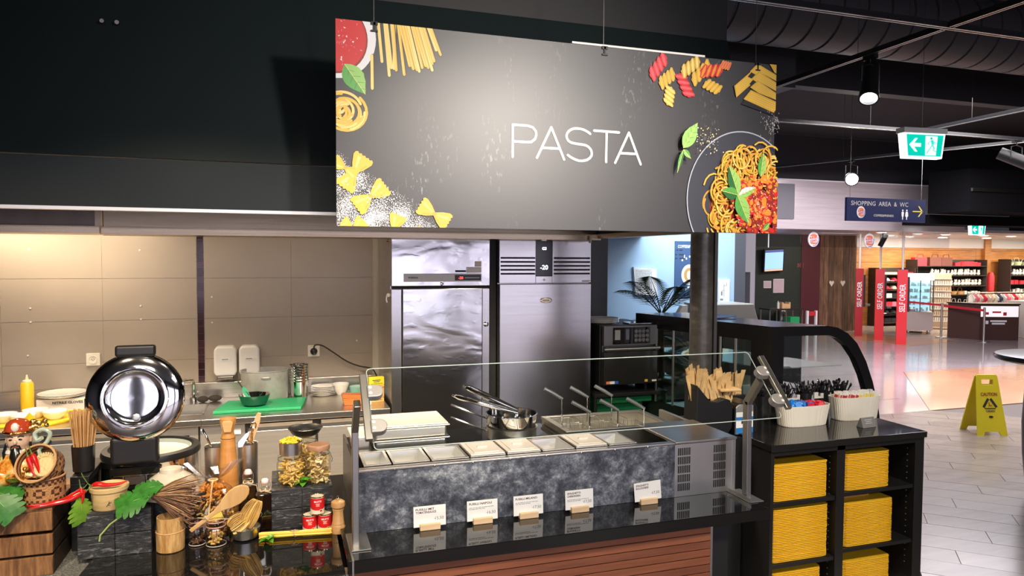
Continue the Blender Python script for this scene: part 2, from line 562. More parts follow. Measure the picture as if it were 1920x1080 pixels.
# unseen wall behind the camera, glowing panes added for steel reflections
wb = struct('wall_facade', MB().box(-9, -11.1, 0, 32, -11.0, 0.12).box(-9, -11.1, 3.3, 32, -11.0, 4.4)
            .box(-9, -11.1, 0.12, -6.5, -11, 3.3).box(-3.4, -11.1, 0.12, -2.6, -11, 3.3).box(0.6, -11.1, 0.12, 1.4, -11, 3.3)
            .box(4.8, -11.1, 0.12, 5.6, -11, 3.3).box(9, -11.1, 0.12, 32, -11, 3.3), dark_wall)
pane_glow = mat('fill_pane_glow', (0.5, 0.5, 0.55), 0.2, emit=2.3, ecol=(0.84, 0.81, 1.0))
for n_, (a, b) in enumerate(((-6.5, -3.4), (-2.6, 0.6), (1.4, 4.8), (5.6, 9.0))):
    w_ = struct('window_%d' % (n_ + 1), MB().box(a, -11.09, 0.12, b, -11.05, 3.3), pane_glow)
    struct('window_frame', MB().box(a, -11.04, 0.5, a + 0.06, -11.0, 3.3).box(b - 0.06, -11.04, 0.5, b, -11, 3.3)
           .box((a + b) / 2 - 0.03, -11.04, 0.5, (a + b) / 2 + 0.03, -11, 3.3).box(a, -11.04, 1.7, b, -11, 1.76), black_m, w_)

# =================================================================== TILED KITCHEN WALL
wall_back = struct('wall_back', MB().box(-3.0, 5.402, 0, 2.62, 5.52, 4.4), mat('grey_plaster', (0.10, 0.10, 0.105), 0.6))
tile_m = ramp_mat('wall_tile', [(0.3, (0.36, 0.305, 0.25)), (0.7, (0.40, 0.34, 0.28))], 1.5, 0.30, 0, 3, 0.004)
mosaic_m = [mat('mosaic_a', (0.030, 0.010, 0.018), 0.15), mat('mosaic_b', (0.055, 0.022, 0.035), 0.15), mat('mosaic_c', (0.09, 0.055, 0.065), 0.15)]
struct('wall_grout', MB().box(-3.0, 5.396, 0.9, 0.72, 5.401, 2.6), mat('light_grout', (0.62, 0.56, 0.48), 0.8), wall_back)
xs_ = [-2.89, -2.303, -1.717, -1.130, -0.5445, -0.5, 0.0835, 0.667]
zs_ = [0.89, 1.175, 1.459, 1.743, 2.030, 2.31]
for i in range(len(xs_) - 1):
    if i == 4: continue
    for k in range(len(zs_) - 1):
        struct('wall_tile', MB().box(xs_[i] + 0.0012, 5.392, zs_[k] + 0.0012, xs_[i + 1] - 0.0012, 5.3975, zs_[k + 1] - 0.0012), tile_m, wall_back)
for k in range(27):
    z = 0.95 + k * 0.0505
    struct('mosaic_tile', MB().box(-0.5425, 5.391, z + 0.0012, -0.502, 5.3975, z + 0.0493), mosaic_m[0 if k in (7, 8, 2, 3, 20, 21, 19) else random.choice((0, 0, 1, 1, 2 if 9 < k < 16 else 0))], wall_back)
for px_, pz_ in ((-1.55, 1.94), (-0.90, 1.935), (-1.55, 1.55), (-0.90, 1.555), (-1.55, 1.459), (-0.90, 1.463), (-0.45, 1.61), (-0.45, 1.43), (-1.57, 1.24), (-0.92, 1.24), (0.55, 1.27)):
    struct('tile_plug', MB(T(px_, 5.392, pz_, rx=pi / 2)).cyl((0, 0, 0), 0.006, 0.004, 10), white_p, wall_back)

# =================================================================== EXTRACTION HOOD
hood_black = mat('hood_black_paint', (0.010, 0.016, 0.017), 0.42, spec=0.25)
hood = thing('extraction_hood', 'large black kitchen extraction hood with steel lining above the back work table', 'extraction hood', (-0.4, 3.8, 2.02))
part('front_panel', MB().box(-3.0, 2.90, 2.075, 2.17, 2.93, 2.252), hood_black, hood)
part('upper_panel', MB().prism([(2.896, 2.256), (2.93, 2.256), (3.16, 3.0), (3.125, 3.0)], -3.0, 2.17, 'x'), hood_black, hood)
part('top_casing', MB().box(-3.0, 3.13, 2.99, 2.17, 4.62, 4.40), black_m, hood)
part('edge_trim', MB().box(-3.0, 2.895, 2.062, 2.176, 2.935, 2.074).box(2.165, 2.93, 2.05, 2.176, 4.66, 2.062), satin, hood)
part('side_panel', MB().prism([(2.93, 2.062), (4.66, 2.062), (4.66, 2.95), (3.125, 2.95), (2.93, 2.25)], 2.15, 2.17, 'x'), hood_black, hood)
part('rear_lining', MB().box(-0.952, 4.60, 2.06, 2.14, 4.64, 2.70), steel_warm, hood)
part('rear_lining', MB().box(-3.0, 4.63, 2.06, -0.962, 4.66, 2.70), ramp_mat('dark_lining_steel', [(0.3, (0.16, 0.13, 0.11)), (0.7, (0.24, 0.20, 0.17))], 3, 0.32, 1.0), hood)  # left lining section in a darker steel tone
part('lining_post', MB().box(-0.995, 4.60, 2.06, -0.962, 4.66, 2.70), steel_warm, hood)
gp = [(4.60, 2.06), (4.545, 2.06), (4.545, 2.052), (4.548, 2.02), (4.61, 2.012), (4.66, 2.02), (4.66, 2.06)]
part('drip_gutter', MB().prism(gp[::-1], -0.952, 2.15, 'x'), steel_warm, hood)
gp2 = [(y, z + 0.004) for y, z in gp]
part('drip_gutter', MB().prism(gp2[::-1], -3.0, -0.962, 'x'), steel_warm, hood)
part('side_gutter', MB().box(2.10, 2.94, 2.03, 2.165, 4.55, 2.06), steel_warm, hood)
part('filter_ceiling', MB().box(-3.0, 3.03, 2.44, 2.15, 4.60, 2.47), steel_h, hood)
for k in range(6):
    part('filter_panel', MB().box(-2.6 + k * 0.75, 3.05, 2.42, -1.95 + k * 0.75, 3.55, 2.44), dark_steel, hood)
part('drain_valve', MB(T(2.06, 4.53, 2.0)).cyl((0, 0, 0), 0.010, 0.05, 10), satin, hood)
for bx_ in (-0.62, -0.57):
    part('casing_bolt', MB(T(bx_, 3.055, 2.775, rx=pi / 2)).cyl((0, 0, 0), 0.008, 0.02, 8), dark_steel, hood)
for hx in (-1.25, -0.35, 0.55, 1.45):
    l_ = thing('hood_lamp', 'round recessed hood lamp', 'lamp', (hx, 3.75, 2.395), group='round lamps recessed in the hood ceiling')
    part('lamp_ring', MB().lathe([(0.095, 2.40), (0.11, 2.40), (0.11, 2.44), (0.095, 2.44)], 24, (hx, 3.75, 0), cap=False), satin, l_)

# =================================================================== BACK WORK TABLE
TZ = 0.90
tbl = thing('steel_work_table', 'long stainless steel work table with backsplash and refrigerated doors along the tiled wall', 'work table', (-1.1, 5.0, 0))
# worktop with a hole for the sink: four slabs
sx0, sx1, sy0, sy1 = -0.86, -0.46, 4.83, 5.17
part('worktop', MB().box(-2.95, 4.66, TZ - 0.04, sx0, 5.39, TZ).box(sx1, 4.66, TZ - 0.04, 0.69, 5.39, TZ)
     .box(sx0, 4.66, TZ - 0.04, sx1, sy0, TZ).box(sx0, sy1, TZ - 0.04, sx1, 5.39, TZ), steel_h, tbl, bevel=0.004)
part('backsplash', MB().box(-2.95, 5.345, TZ, 0.69, 5.389, 1.012), steel_h, tbl, bevel=0.003)
b_ = MB().box(sx0, sy0, 0.70, sx1, sy1, 0.71).box(sx0, sy0, 0.70, sx0 + .01, sy1, TZ).box(sx1 - .01, sy0, 0.70, sx1, sy1, TZ).box(sx0, sy0, 0.70, sx1, sy0 + .01, TZ).box(sx0, sy1 - .01, 0.70, sx1, sy1, TZ)
part('sink_basin', b_, satin, tbl)
part('faucet', MB().tube([(-0.565, 5.28, TZ), (-0.565, 5.28, 1.03), (-0.57, 5.24, 1.055), (-0.61, 5.18, 1.06), (-0.66, 5.11, 1.04), (-0.66, 5.10, 1.01)], 0.011, 10)
     .cyl((-0.565, 5.28, TZ), 0.024, 0.03, 14), chrome, tbl)
part('cabinet_body', MB().box(-2.95, 4.73, 0.12, 0.66, 5.38, TZ - 0.04), dark_steel, tbl)
def cab_door(x0, x1):
    d = part('cabinet_door', MB().box(x0, 4.695, 0.15, x1, 4.73, 0.80), steel_cab, tbl, bevel=0.004)
    part('door_handle', MB().prism([(4.695, 0.822), (4.675, 0.836), (4.672, 0.85), (4.70, 0.85), (4.73, 0.835), (4.73, 0.802), (4.695, 0.802)], x0 + 0.02, x1 - 0.02, 'x'), satin, d)
cab_door(-0.195, 0.215)
cab_door(0.230, 0.655)
part('drawer_unit_face', MB().box(-0.47, 4.70, 0.15, -0.21, 4.73, 0.85), steel_cab, tbl, bevel=0.003)
part('control_frame', MB().box(-0.345, 4.69, 0.79, -0.235, 4.70, 0.82), white_p, tbl)
for x0, x1 in ((-2.9, -2.1), (-2.08, -1.3), (-1.28, -0.80)):
    cab_door(x0, x1)
fr = MB().box(-0.79, 4.70, 0.80, -0.48, 4.73, 0.85).box(-0.53, 4.70, 0.15, -0.48, 4.73, 0.80).box(-0.79, 4.70, 0.15, -0.74, 4.73, 0.80)
part('open_bay_frame', fr, steel_cab, tbl)
part('bay_interior', MB().box(-0.74, 4.725, 0.15, -0.53, 4.729, 0.80), black_m, tbl)
for x_ in (-2.8, -1.3, 0.0, 0.6):
    part('leg', MB().cyl((x_, 4.85, 0), 0.022, 0.12, 12), satin, tbl)

# =================================================================== WALL FITTINGS
def socket(x, z, plug):
    lab = 'white wall socket with a black plug pushed in' if plug else 'square cream wall socket left of the soap dispensers'
    s = thing('wall_socket', lab, 'socket', (x, 5.39, z))
    part('socket_plate', MB().box(x - 0.042, 5.375, z - 0.042, x + 0.042, 5.392, z + 0.042), cream_p, s, bevel=0.004)
    part('socket_face', MB(T(x, 5.376, z, rx=pi / 2)).lathe([(0.0, 0.0), (0.022, 0.0), (0.024, 0.006), (0.027, 0.006), (0.027, 0)], 20, cap=False), white_p, s)
    if not plug:
        part('socket_hole', MB(T(x, 5.3758, z, rx=pi / 2)).cyl((-0.008, 0, 0), 0.003, 0.001, 8).cyl((0.008, 0, 0), 0.003, 0.001, 8).cyl((0, -0.006, 0), 0.003, 0.001, 8), ink, s)
socket(-1.19, 1.20, False)
socket(0.238, 1.205, True)
pl = thing('plug_cord', 'black plug with cable drooping from the wall socket to the fridge', 'cable', (0.238, 5.36, 1.2))
part('plug', MB(T(0.238, 5.37, 1.203, rx=pi / 2)).lathe([(0.026, 0), (0.026, 0.014), (0.018, 0.03), (0.008, 0.035)], 16), black, pl)
pts = [(0.238, 5.345, 1.205), (0.238, 5.335, 1.235), (0.25, 5.335, 1.253), (0.30, 5.34, 1.245), (0.38, 5.34, 1.19), (0.47, 5.34, 1.125), (0.56, 5.34, 1.085), (0.64, 5.33, 1.068), (0.665, 5.28, 1.05), (0.68, 5.15, 1.0)]
def smooth(pts, n=4):
    out = []
    P = [Vector(p) for p in pts]
    for i in range(len(P) - 1):
        a, b, c, d = P[max(i - 1, 0)], P[i], P[i + 1], P[min(i + 2, len(P) - 1)]
        for k in range(n):
            t = k / n
            out.append(0.5 * ((2 * b) + (c - a) * t + (2 * a - 5 * b + 4 * c - d) * t * t + (3 * b - a - 3 * c + d) * t ** 3))
    out.append(P[-1])
    return out
part('cable', MB().tube(smooth(pts), 0.005, 8), rubber, pl)
for i, (x0, x1) in enumerate(((-0.435, -0.287), (-0.272, -0.135))):
    lab = ('left white soap dispenser with a grey lever on the tiled wall', 'right white soap dispenser partly behind the large pot')[i]
    d = thing('soap_dispenser', lab, 'dispenser', ((x0 + x1) / 2, 5.38, 1.05))
    part('dispenser_cover', MB().prism([(x0, 1.085), (x0 + 0.012, 1.06), (x1 - 0.012, 1.06), (x1, 1.085), (x1, 1.245), (x1 - 0.02, 1.268), (x0 + 0.02, 1.268), (x0, 1.245)][::-1], 5.29, 5.392, 'y'), white_p, d, bevel=0.014, seg=3)
    part('lever', MB().box(x0 + 0.02, 5.275, 1.040, x1 - 0.02, 5.36, 1.062), dark_steel, d, bevel=0.006)
    put = MB().box((x0 + x1) / 2 - 0.028, 5.2875, 1.170, (x0 + x1) / 2 + 0.028, 5.2895, 1.188)
    lb = part('label_strip', put, paper, d)
    part('label_lines', MB().box((x0 + x1) / 2 - 0.022, 5.2868, 1.176, (x0 + x1) / 2 + 0.02, 5.2873, 1.182), grey_ink, lb)

# =================================================================== FRIDGES
def dent_mat():
    m = bpy.data.materials.new('dented_steel')
    m.use_nodes = True
    N, L = nt(m)
    b = N['Principled BSDF']
    b.inputs['Base Color'].default_value = (0.66, 0.64, 0.65, 1)
    b.inputs['Metallic'].default_value = 1
    b.inputs['Roughness'].default_value = 0.16
    tc = N.new('ShaderNodeTexCoord')
    mp = N.new('ShaderNodeMapping'); mp.inputs['Scale'].default_value = (1.3, 1, 2.6)
    L.new(tc.outputs['Object'], mp.inputs[0])
    n1 = N.new('ShaderNodeTexNoise'); n1.inputs['Scale'].default_value = 1.7; n1.inputs['Detail'].default_value = 2.2; n1.inputs['Distortion'].default_value = 0.6
    L.new(mp.outputs[0], n1.inputs['Vector'])
    n2 = N.new('ShaderNodeTexNoise'); n2.inputs['Scale'].default_value = 9; n2.inputs['Detail'].default_value = 1
    L.new(mp.outputs[0], n2.inputs['Vector'])
    cr = N.new('ShaderNodeValToRGB'); cr.color_ramp.elements[0].position = 0.60; cr.color_ramp.elements[1].position = 0.75
    L.new(n2.outputs['Fac'], cr.inputs[0])
    ad = N.new('ShaderNodeMath'); ad.operation = 'MULTIPLY_ADD'; ad.inputs[1].default_value = 0.035
    L.new(cr.outputs[0], ad.inputs[0]); L.new(n1.outputs['Fac'], ad.inputs[2])
    bp = N.new('ShaderNodeBump'); bp.inputs['Strength'].default_value = 0.22; bp.inputs['Distance'].default_value = 0.03
    L.new(ad.outputs[0], bp.inputs['Height'])
    L.new(bp.outputs[0], b.inputs['Normal'])
    return m
dented = dent_mat()
f1 = thing('upright_fridge', 'dented stainless steel upright fridge with a red digital display', 'fridge', (1.055, 5.05, 0))
part('cabinet_body', MB().box(0.712, 4.79, 0.13, 1.398, 5.375, 2.06), steel_door, f1)
part('front_frame', MB().box(0.712, 4.752, 0.13, 0.782, 4.79, 1.68).box(1.345, 4.752, 0.13, 1.398, 4.79, 1.68), steel_door, f1, bevel=0.003)
part('header_panel', MB().box(0.712, 4.745, 1.70, 1.398, 4.79, 2.06), dented, f1, bevel=0.004)
door1 = part('fridge_door', MB().box(0.784, 4.735, 0.16, 1.343, 4.79, 1.685), dented, f1, bevel=0.006)
part('door_gasket', MB().box(0.72, 4.76, 1.682, 1.39, 4.789, 1.70), black_m, f1)
part('door_lock', MB(T(1.372, 4.752, 1.43, rx=pi / 2)).lathe([(0.018, 0), (0.018, 0.006), (0.010, 0.008)], 16), chrome, f1)
cp = part('control_strip', MB().box(0.795, 4.738, 1.730, 1.335, 4.746, 1.785), mat('grey_strip', (0.50, 0.48, 0.45), 0.35, 0.3), f1, bevel=0.002)
part('display_window', MB().box(1.145, 4.735, 1.738, 1.33, 4.7385, 1.776), black, cp)
part('display_digits', put_text(MB(), '-20', (1.17, 4.7345, 1.747), (1, 0, 0), (0, 0, 1), 0.018, offset=0.02), mat('red_digits', (0.9, 0.05, 0.05), 0.5, emit=3.0, ecol=(1, 0.06, 0.05)), cp)
part('display_buttons', MB().box(1.215, 4.7345, 1.752, 1.32, 4.735, 1.760), dark_steel, cp)
part('maker_lettering', put_text(MB(), 'PORKKA', (0.825, 4.7378, 1.752), (1, 0, 0), (0, 0, 1), 0.012, offset=0.03), ink, cp)
part('sticker', MB().box(1.228, 4.742, 1.79, 1.335, 4.7445, 1.83), paper, f1)
part('sticker', MB().box(1.288, 4.742, 1.832, 1.335, 4.7445, 1.87), cream_p, f1)
part('sticker', MB().box(1.15, 4.742, 1.795, 1.225, 4.7445, 1.808), ink, f1)
part('header_lock', MB(T(1.055, 4.745, 1.716, rx=pi / 2)).lathe([(0.012, 0), (0.012, 0.005), (0.006, 0.007)], 14), chrome, f1)
part('side_hook', MB().tube([(0.708, 4.80, 1.64), (0.69, 4.79, 1.64), (0.685, 4.79, 1.61), (0.69, 4.79, 1.59)], 0.005, 6).ball((0.70, 4.79, 1.64), 0.014), white_p, f1)
part('top_sensor', MB().tube([(0.74, 4.74, 2.045), (0.70, 4.73, 2.04), (0.688, 4.73, 2.01)], 0.004, 6).ball((0.686, 4.73, 1.995), 0.009), mat('copper', (0.6, 0.25, 0.12), 0.2, 1.0), f1)
for x_ in (0.76, 1.35):
    part('leg', MB().cyl((x_, 4.86, 0), 0.025, 0.13, 12), dark_steel, f1)

f2 = thing('upright_freezer', 'smooth steel upright freezer with black vent slots and a small oval badge', 'freezer', (1.82, 5.05, 0))
part('cabinet_body', MB().box(1.466, 4.79, 0.13, 2.168, 5.375, 2.06), steel_door, f2)
hp = part('header_panel', MB().box(1.466, 4.745, 1.715, 1.738, 4.79, 2.06).box(1.866, 4.745, 1.715, 2.168, 4.79, 2.06).box(1.738, 4.745, 1.715, 1.866, 4.79, 1.765), steel_door, f2, bevel=0.003)
for sxx in ((1.476, 1.732), (1.876, 2.158)):
    for k in range(5):
        part('vent_slot', MB().box(sxx[0], 4.742, 1.776 + k * 0.028, sxx[1], 4.7455, 1.788 + k * 0.028), black_m, f2)
dp = part('display_panel', MB().box(1.738, 4.748, 1.765, 1.866, 4.79, 2.06), mat('smoked_panel', (0.03, 0.033, 0.038), 0.2), f2)
glow = mat('display_glow', (0.9, 0.95, 1), 0.5, emit=2.2)
part('display_digits', put_text(MB(), '-20', (1.802, 4.7475, 1.812), (1, 0, 0), (0, 0, 1), 0.032, offset=0.02, align='c'), glow, dp)
part('model_lettering', put_text(MB(), 'G3', (1.802, 4.7475, 1.952), (1, 0, 0), (0, 0, 1), 0.020, offset=0.02, align='c'), glow, dp)
part('lock_button', MB(T(1.802, 4.745, 1.738, rx=pi / 2)).cyl((0, 0, 0), 0.008, 0.004, 12), white_p, hp)
part('freezer_door', MB().box(1.466, 4.735, 0.16, 2.168, 4.79, 1.71), steel_door, f2, bevel=0.005)
bd = part('oval_badge', MB(T(1.812, 4.735, 1.592, rx=pi / 2)).lathe([(0.046, 0), (0.046, 0.004), (0.040, 0.006)], 28, sy=0.45), chrome, f2)
part('badge_face', MB(T(1.812, 4.7288, 1.592, rx=pi / 2)).lathe([(0.040, 0), (0.040, 0.0006)], 28, sy=0.42), white_p, bd)
part('badge_lettering', put_text(MB(), 'FOSTER', (1.812, 4.7278, 1.586), (1, 0, 0), (0, 0, 1), 0.010, offset=0.02, align='c'), ink, bd)
part('door_plate', MB().box(2.095, 4.742, 1.722, 2.16, 4.7445, 1.733), white_p, hp)
part('gap_shade_block', MB().box(1.405, 4.80, 0.1, 1.46, 5.37, 2.06), black_m, f2)  # black block in the gap beside the fridge stands in for its shade
for x_ in (1.52, 2.10):
    part('leg', MB().cyl((x_, 4.86, 0), 0.025, 0.13, 12), dark_steel, f2)
# =================================================================== PASTA SIGN
SX, SZ, SY, SW, SH = 0.197, 2.008, 2.600, 1.855, 0.727
def sign_board_mat():
    m = bpy.data.materials.new('sign_print')
    m.use_nodes = True
    N, L = nt(m)
    b = N['Principled BSDF']
    b.inputs['Roughness'].default_value = 0.40
    b.inputs['Specular IOR Level'].default_value = 0.75
    tc = N.new('ShaderNodeTexCoord')
    sp = N.new('ShaderNodeSeparateXYZ'); L.new(tc.outputs['Object'], sp.inputs[0])
    nz = N.new('ShaderNodeTexNoise'); nz.inputs['Scale'].default_value = 260; nz.inputs['Detail'].default_value = 2
    L.new(tc.outputs['Object'], nz.inputs['Vector'])
    n2 = N.new('ShaderNodeTexNoise'); n2.inputs['Scale'].default_value = 14; n2.inputs['Detail'].default_value = 4
    L.new(tc.outputs['Object'], n2.inputs['Vector'])
    def M_(op, a, b_, c=None):
        n = N.new('ShaderNodeMath'); n.operation = op
        for i, q in enumerate((a, b_, c)):
            if q is None: continue
            if isinstance(q, (int, float)): n.inputs[i].default_value = q
            else: L.new(q, n.inputs[i])
        return n.outputs[0]
    # flour: below the diagonal from (0,0.27) to (0.42,0)
    d = M_('ADD', M_('DIVIDE', sp.outputs[0], 0.42), M_('DIVIDE', sp.outputs[2], 0.27))
    msk = M_('MULTIPLY', M_('SUBTRACT', 1.0, d), 1.6)
    th = M_('ADD', nz.outputs['Fac'], M_('MULTIPLY', M_('SUBTRACT', n2.outputs['Fac'], 0.5), 0.55))
    band = M_('MINIMUM', M_('MAXIMUM', msk, 0.0), 0.30)
    fl = M_('GREATER_THAN', M_('ADD', th, M_('MULTIPLY', band, 0.62)), 0.70)
    fl = M_('MULTIPLY', fl, M_('GREATER_THAN', msk, 0.0))
    # scratches and dust streaks
    mp = N.new('ShaderNodeMapping'); mp.inputs['Scale'].default_value = (1, 1, 0.35); L.new(tc.outputs['Object'], mp.inputs[0])
    n3 = N.new('ShaderNodeTexNoise'); n3.inputs['Scale'].default_value = 90; n3.inputs['Detail'].default_value = 5; L.new(mp.outputs[0], n3.inputs['Vector'])
    n4 = N.new('ShaderNodeTexNoise'); n4.inputs['Scale'].default_value = 5.5; L.new(mp.outputs[0], n4.inputs['Vector'])
    ds = M_('MULTIPLY', M_('GREATER_THAN', n3.outputs['Fac'], 0.60), M_('MAXIMUM', M_('MULTIPLY', M_('SUBTRACT', n4.outputs['Fac'], 0.55), 1.1), 0.0))
    tot = M_('MINIMUM', M_('ADD', fl, ds), 1.0)
    cr = N.new('ShaderNodeMix'); cr.data_type = 'RGBA'
    cr.inputs[6].default_value = (0.028, 0.027, 0.032, 1); cr.inputs[7].default_value = (0.72, 0.72, 0.76, 1)
    L.new(tot, cr.inputs[0]); L.new(cr.outputs[2], b.inputs['Base Color'])
    return m
sign = thing('pasta_sign', 'large hanging dark sign reading PASTA with printed noodles and spaghetti plate', 'sign', (SX, SY, SZ))
part('board', MB().box(SX, SY, SZ, SX + SW, SY + 0.02, SZ + SH), sign_board_mat(), sign)
def clip_rect(poly):
    for a, b, c in ((-1, 0, 0), (1, 0, SW), (0, -1, 0), (0, 1, SH)):
        if len(poly) < 3: return []
        poly = clip_half(poly, a, b, c)
    return poly
LIFT = [0.0008]
class Print(MB):
    def poly(s, pts, col=0, lift=None):
        p = clip_rect(pts)
        if len(p) < 3: return s
        LIFT[0] += 0.000004
        y = SY - (lift if lift else LIFT[0])
        s.cm = col
        ar = sum(p[i][0] * p[(i + 1) % len(p)][1] - p[(i + 1) % len(p)][0] * p[i][1] for i in range(len(p)))
        if ar < 0: p = p[::-1]
        s.add([(SX + a, y, SZ + b) for a, b in p], [tuple(range(len(p)))])
        return s
    def line(s, pts, w, col=0, w2=None):
        for i in range(len(pts) - 1):
            (x0, y0), (x1, y1) = pts[i], pts[i + 1]
            L_ = math.hypot(x1 - x0, y1 - y0) or 1e-6
            nx, ny = -(y1 - y0) / L_ * w / 2, (x1 - x0) / L_ * w / 2
            s.poly([(x0 + nx, y0 + ny), (x1 + nx, y1 + ny), (x1 - nx, y1 - ny), (x0 - nx, y0 - ny)], col)
            if i < len(pts) - 2 or w > 0.006: s.disc(x1, y1, w / 2, col, 6)
            if i == 0 and w > 0.006: s.disc(x0, y0, w / 2, col, 6)
        return s
    def disc(s, x, y, r, col=0, n=16, sy=1.0, a0=0):
        return s.poly([(x + r * cos(2 * pi * k / n + a0), y + r * sy * sin(2 * pi * k / n + a0)) for k in range(n)], col)
def blob(x, y, r, col):
    n = 9; a0 = rnd.uniform(0, 6)
    pr.poly([(x + r * rnd.uniform(.55, 1.15) * cos(a0 + 2 * pi * i / n), y + r * rnd.uniform(.55, 1.1) * sin(a0 + 2 * pi * i / n)) for i in range(n)], col)
def pm(name, c): return mat(name, c, 0.42, spec=0.6)
pmats = [pm('print_white', (0.80, 0.80, 0.82)), pm('print_red', (0.62, 0.02, 0.02)), pm('print_yellow', (0.80, 0.48, 0.05)), pm('print_pale_yellow', (0.88, 0.66, 0.20)),
         pm('print_green', (0.10, 0.38, 0.07)), pm('print_light_green', (0.30, 0.58, 0.14)), pm('print_orange', (0.78, 0.28, 0.03)), pm('print_dark_red', (0.28, 0.02, 0.01)),
         pm('print_plate', (0.035, 0.038, 0.055)), pm('print_grey', (0.42, 0.46, 0.56)), pm('print_gold', (0.62, 0.38, 0.05)), pm('print_pink', (0.75, 0.09, 0.12)),
         pm('print_dark_green', (0.02, 0.14, 0.03)), pm('print_shadow', (0.015, 0.015, 0.018))]
WH, RED, YEL, PYE, GRN, LGR, ORG, DRD, PLT, GRY, GLD, PNK, DGR, SHD = range(14)
rnd = random.Random(3)
pr = Print()
# bowl of tomato sauce, top left
pr.disc(0.0, 0.668, 0.141, WH, 40, 1.05); pr.disc(-0.006, 0.660, 0.118, DRD, 36, 1.05); pr.disc(-0.006, 0.662, 0.112, RED, 36, 1.05)
for _ in range(42):
    a = rnd.uniform(-1.5, 1.5); r = rnd.uniform(0.01, 0.10)
    x, y = r * cos(a), 0.66 + r * sin(a)
    pr.poly([(x, y), (x + rnd.uniform(.004, .010), y + rnd.uniform(-.006, .006)), (x + rnd.uniform(.002, .006), y - rnd.uniform(.003, .008))], PNK if rnd.random() < .7 else WH)
def leaf(cx, cy, ln, wd, ang, c1=GRN, c2=LGR):
    ca, sa = cos(ang), sin(ang)
    def R_(u, v): return (cx + u * ca - v * sa, cy + u * sa + v * ca)
    up = [R_(ln * t, wd * sin(pi * t ** 0.8) * (1 + 0.05 * sin(30 * t))) for t in [i / 10 for i in range(11)]]
    dn = [R_(ln * t, -wd * sin(pi * t ** 0.8)) for t in [i / 10 for i in range(10, -1, -1)]]
    pr.poly(up + [R_(ln * .5, 0)], c1); pr.poly(dn + [R_(ln * .5, 0)], c2)
    pr.poly(up[:6] + [R_(ln * .3, 0)], c1)
    for t in (0.2, 0.4, 0.6, 0.8):
        pr.line([R_(ln * t, 0), R_(ln * (t + .12), wd * .6 * sin(pi * t))], 0.0012, DGR)
        pr.line([R_(ln * t, 0), R_(ln * (t + .12), -wd * .6 * sin(pi * t))], 0.0012, DGR)
    pr.line([R_(0, 0), R_(ln, 0)], 0.0018, PYE)
leaf(0.030, 0.572, 0.125, 0.038, -0.95, LGR, GRN)
# tagliatelle strips
strips = [(0.147, .731, .162, .591), (0.170, .731, .188, .544), (0.176, .731, .196, .572), (0.195, .73, .211, .576), (0.208, .73, .205, .57), (0.218, .729, .242, .552), (0.20, .73, .213, .565),
          (0.222, .729, .262, .585), (0.233, .728, .275, .575), (0.243, .727, .288, .573), (0.252, .727, .297, .568), (0.266, .726, .308, .582), (0.272, .726, .320, .590), (0.283, .725, .330, .584),
          (0.295, .723, .345, .576), (0.303, .722, .345, .60), (0.310, .722, .352, .61), (0.325, .721, .360, .65), (0.335, .721, .376, .635), (0.126, .590, .127, .493)]
for a, b, c, d in strips:
    pr.line([(a + 0.002, b + .02), (c + 0.002, d)], 0.0125, SHD); pr.line([(a, b + .02), (c, d)], 0.0105, YEL if rnd.random() < .6 else PYE); pr.line([(a - .002, b + .02), (c - .002, d + .004)], 0.003, PYE)
# nest of tagliatelle
for k in range(26):
    r = 0.074 - k * 0.0024
    a0 = rnd.uniform(0, 6.28); sp = rnd.uniform(1.2, 3.2)
    cx, cy = 0.022 + rnd.uniform(-.012, .012), 0.405 + rnd.uniform(-.010, .010)
    pts = [(cx + r * cos(a0 + sp * t / 10) * 1.0, cy + r * 0.92 * sin(a0 + sp * t / 10)) for t in range(11)]
    pr.line(pts, 0.0105, GLD); pr.line(pts, 0.0082, (YEL, PYE)[k % 2])
# farfalle
def farfalle(cx, cy, s, ang):
    ca, sa = cos(ang), sin(ang)
    for sg in (1, -1):
        pts = [(0.0, 0.10), (0.35, 0.34), (0.75, 0.52)]
        zz = [(0.92 + 0.07 * (i % 2), 0.50 - i * 0.10) for i in range(11)]
        pts = pts + zz + [(0.75, -0.52), (0.35, -0.34), (0.0, -0.10)]
        f = lambda u, v: (cx + (u * sg * ca - v * sa) * s, cy + (u * sg * sa + v * ca) * s)
        pr.poly([f(u, v) for u, v in pts], YEL)
        pr.poly([f(0.12, 0.05), f(0.8, 0.30), f(0.8, 0.12), f(0.12, 0.0)], PYE)
        pr.poly([f(0.0, -0.03), f(0.6, -0.30), f(0.6, -0.38), f(0.0, -0.09)], GLD)
    pr.poly([(cx + 0.16 * s * cos(a + ang), cy + 0.10 * s * sin(a + ang)) for a in [i * pi / 4 for i in range(8)]], GLD)
farfalle(0.062, 0.192, 0.072, 1.0); farfalle(0.030, 0.205, 0.050, 2.6); farfalle(0.120, 0.108, 0.070, 0.65); farfalle(0.352, 0.050, 0.066, -0.55)
farfalle(0.010, -0.006, 0.045, 0.5); farfalle(0.060, -0.012, 0.050, 0.8); farfalle(0.200, -0.010, 0.060, 1.2); farfalle(0.26, -0.022, 0.045, 0.1)
for _ in range(90):
    t = rnd.uniform(0, 1); x = rnd.gauss(0.14, 0.05) ; y = 0.085 + (0.20 - x) * 0.3 + rnd.gauss(0, 0.02)
    pr.disc(x, y, rnd.uniform(.0012, .0035), WH, 5)
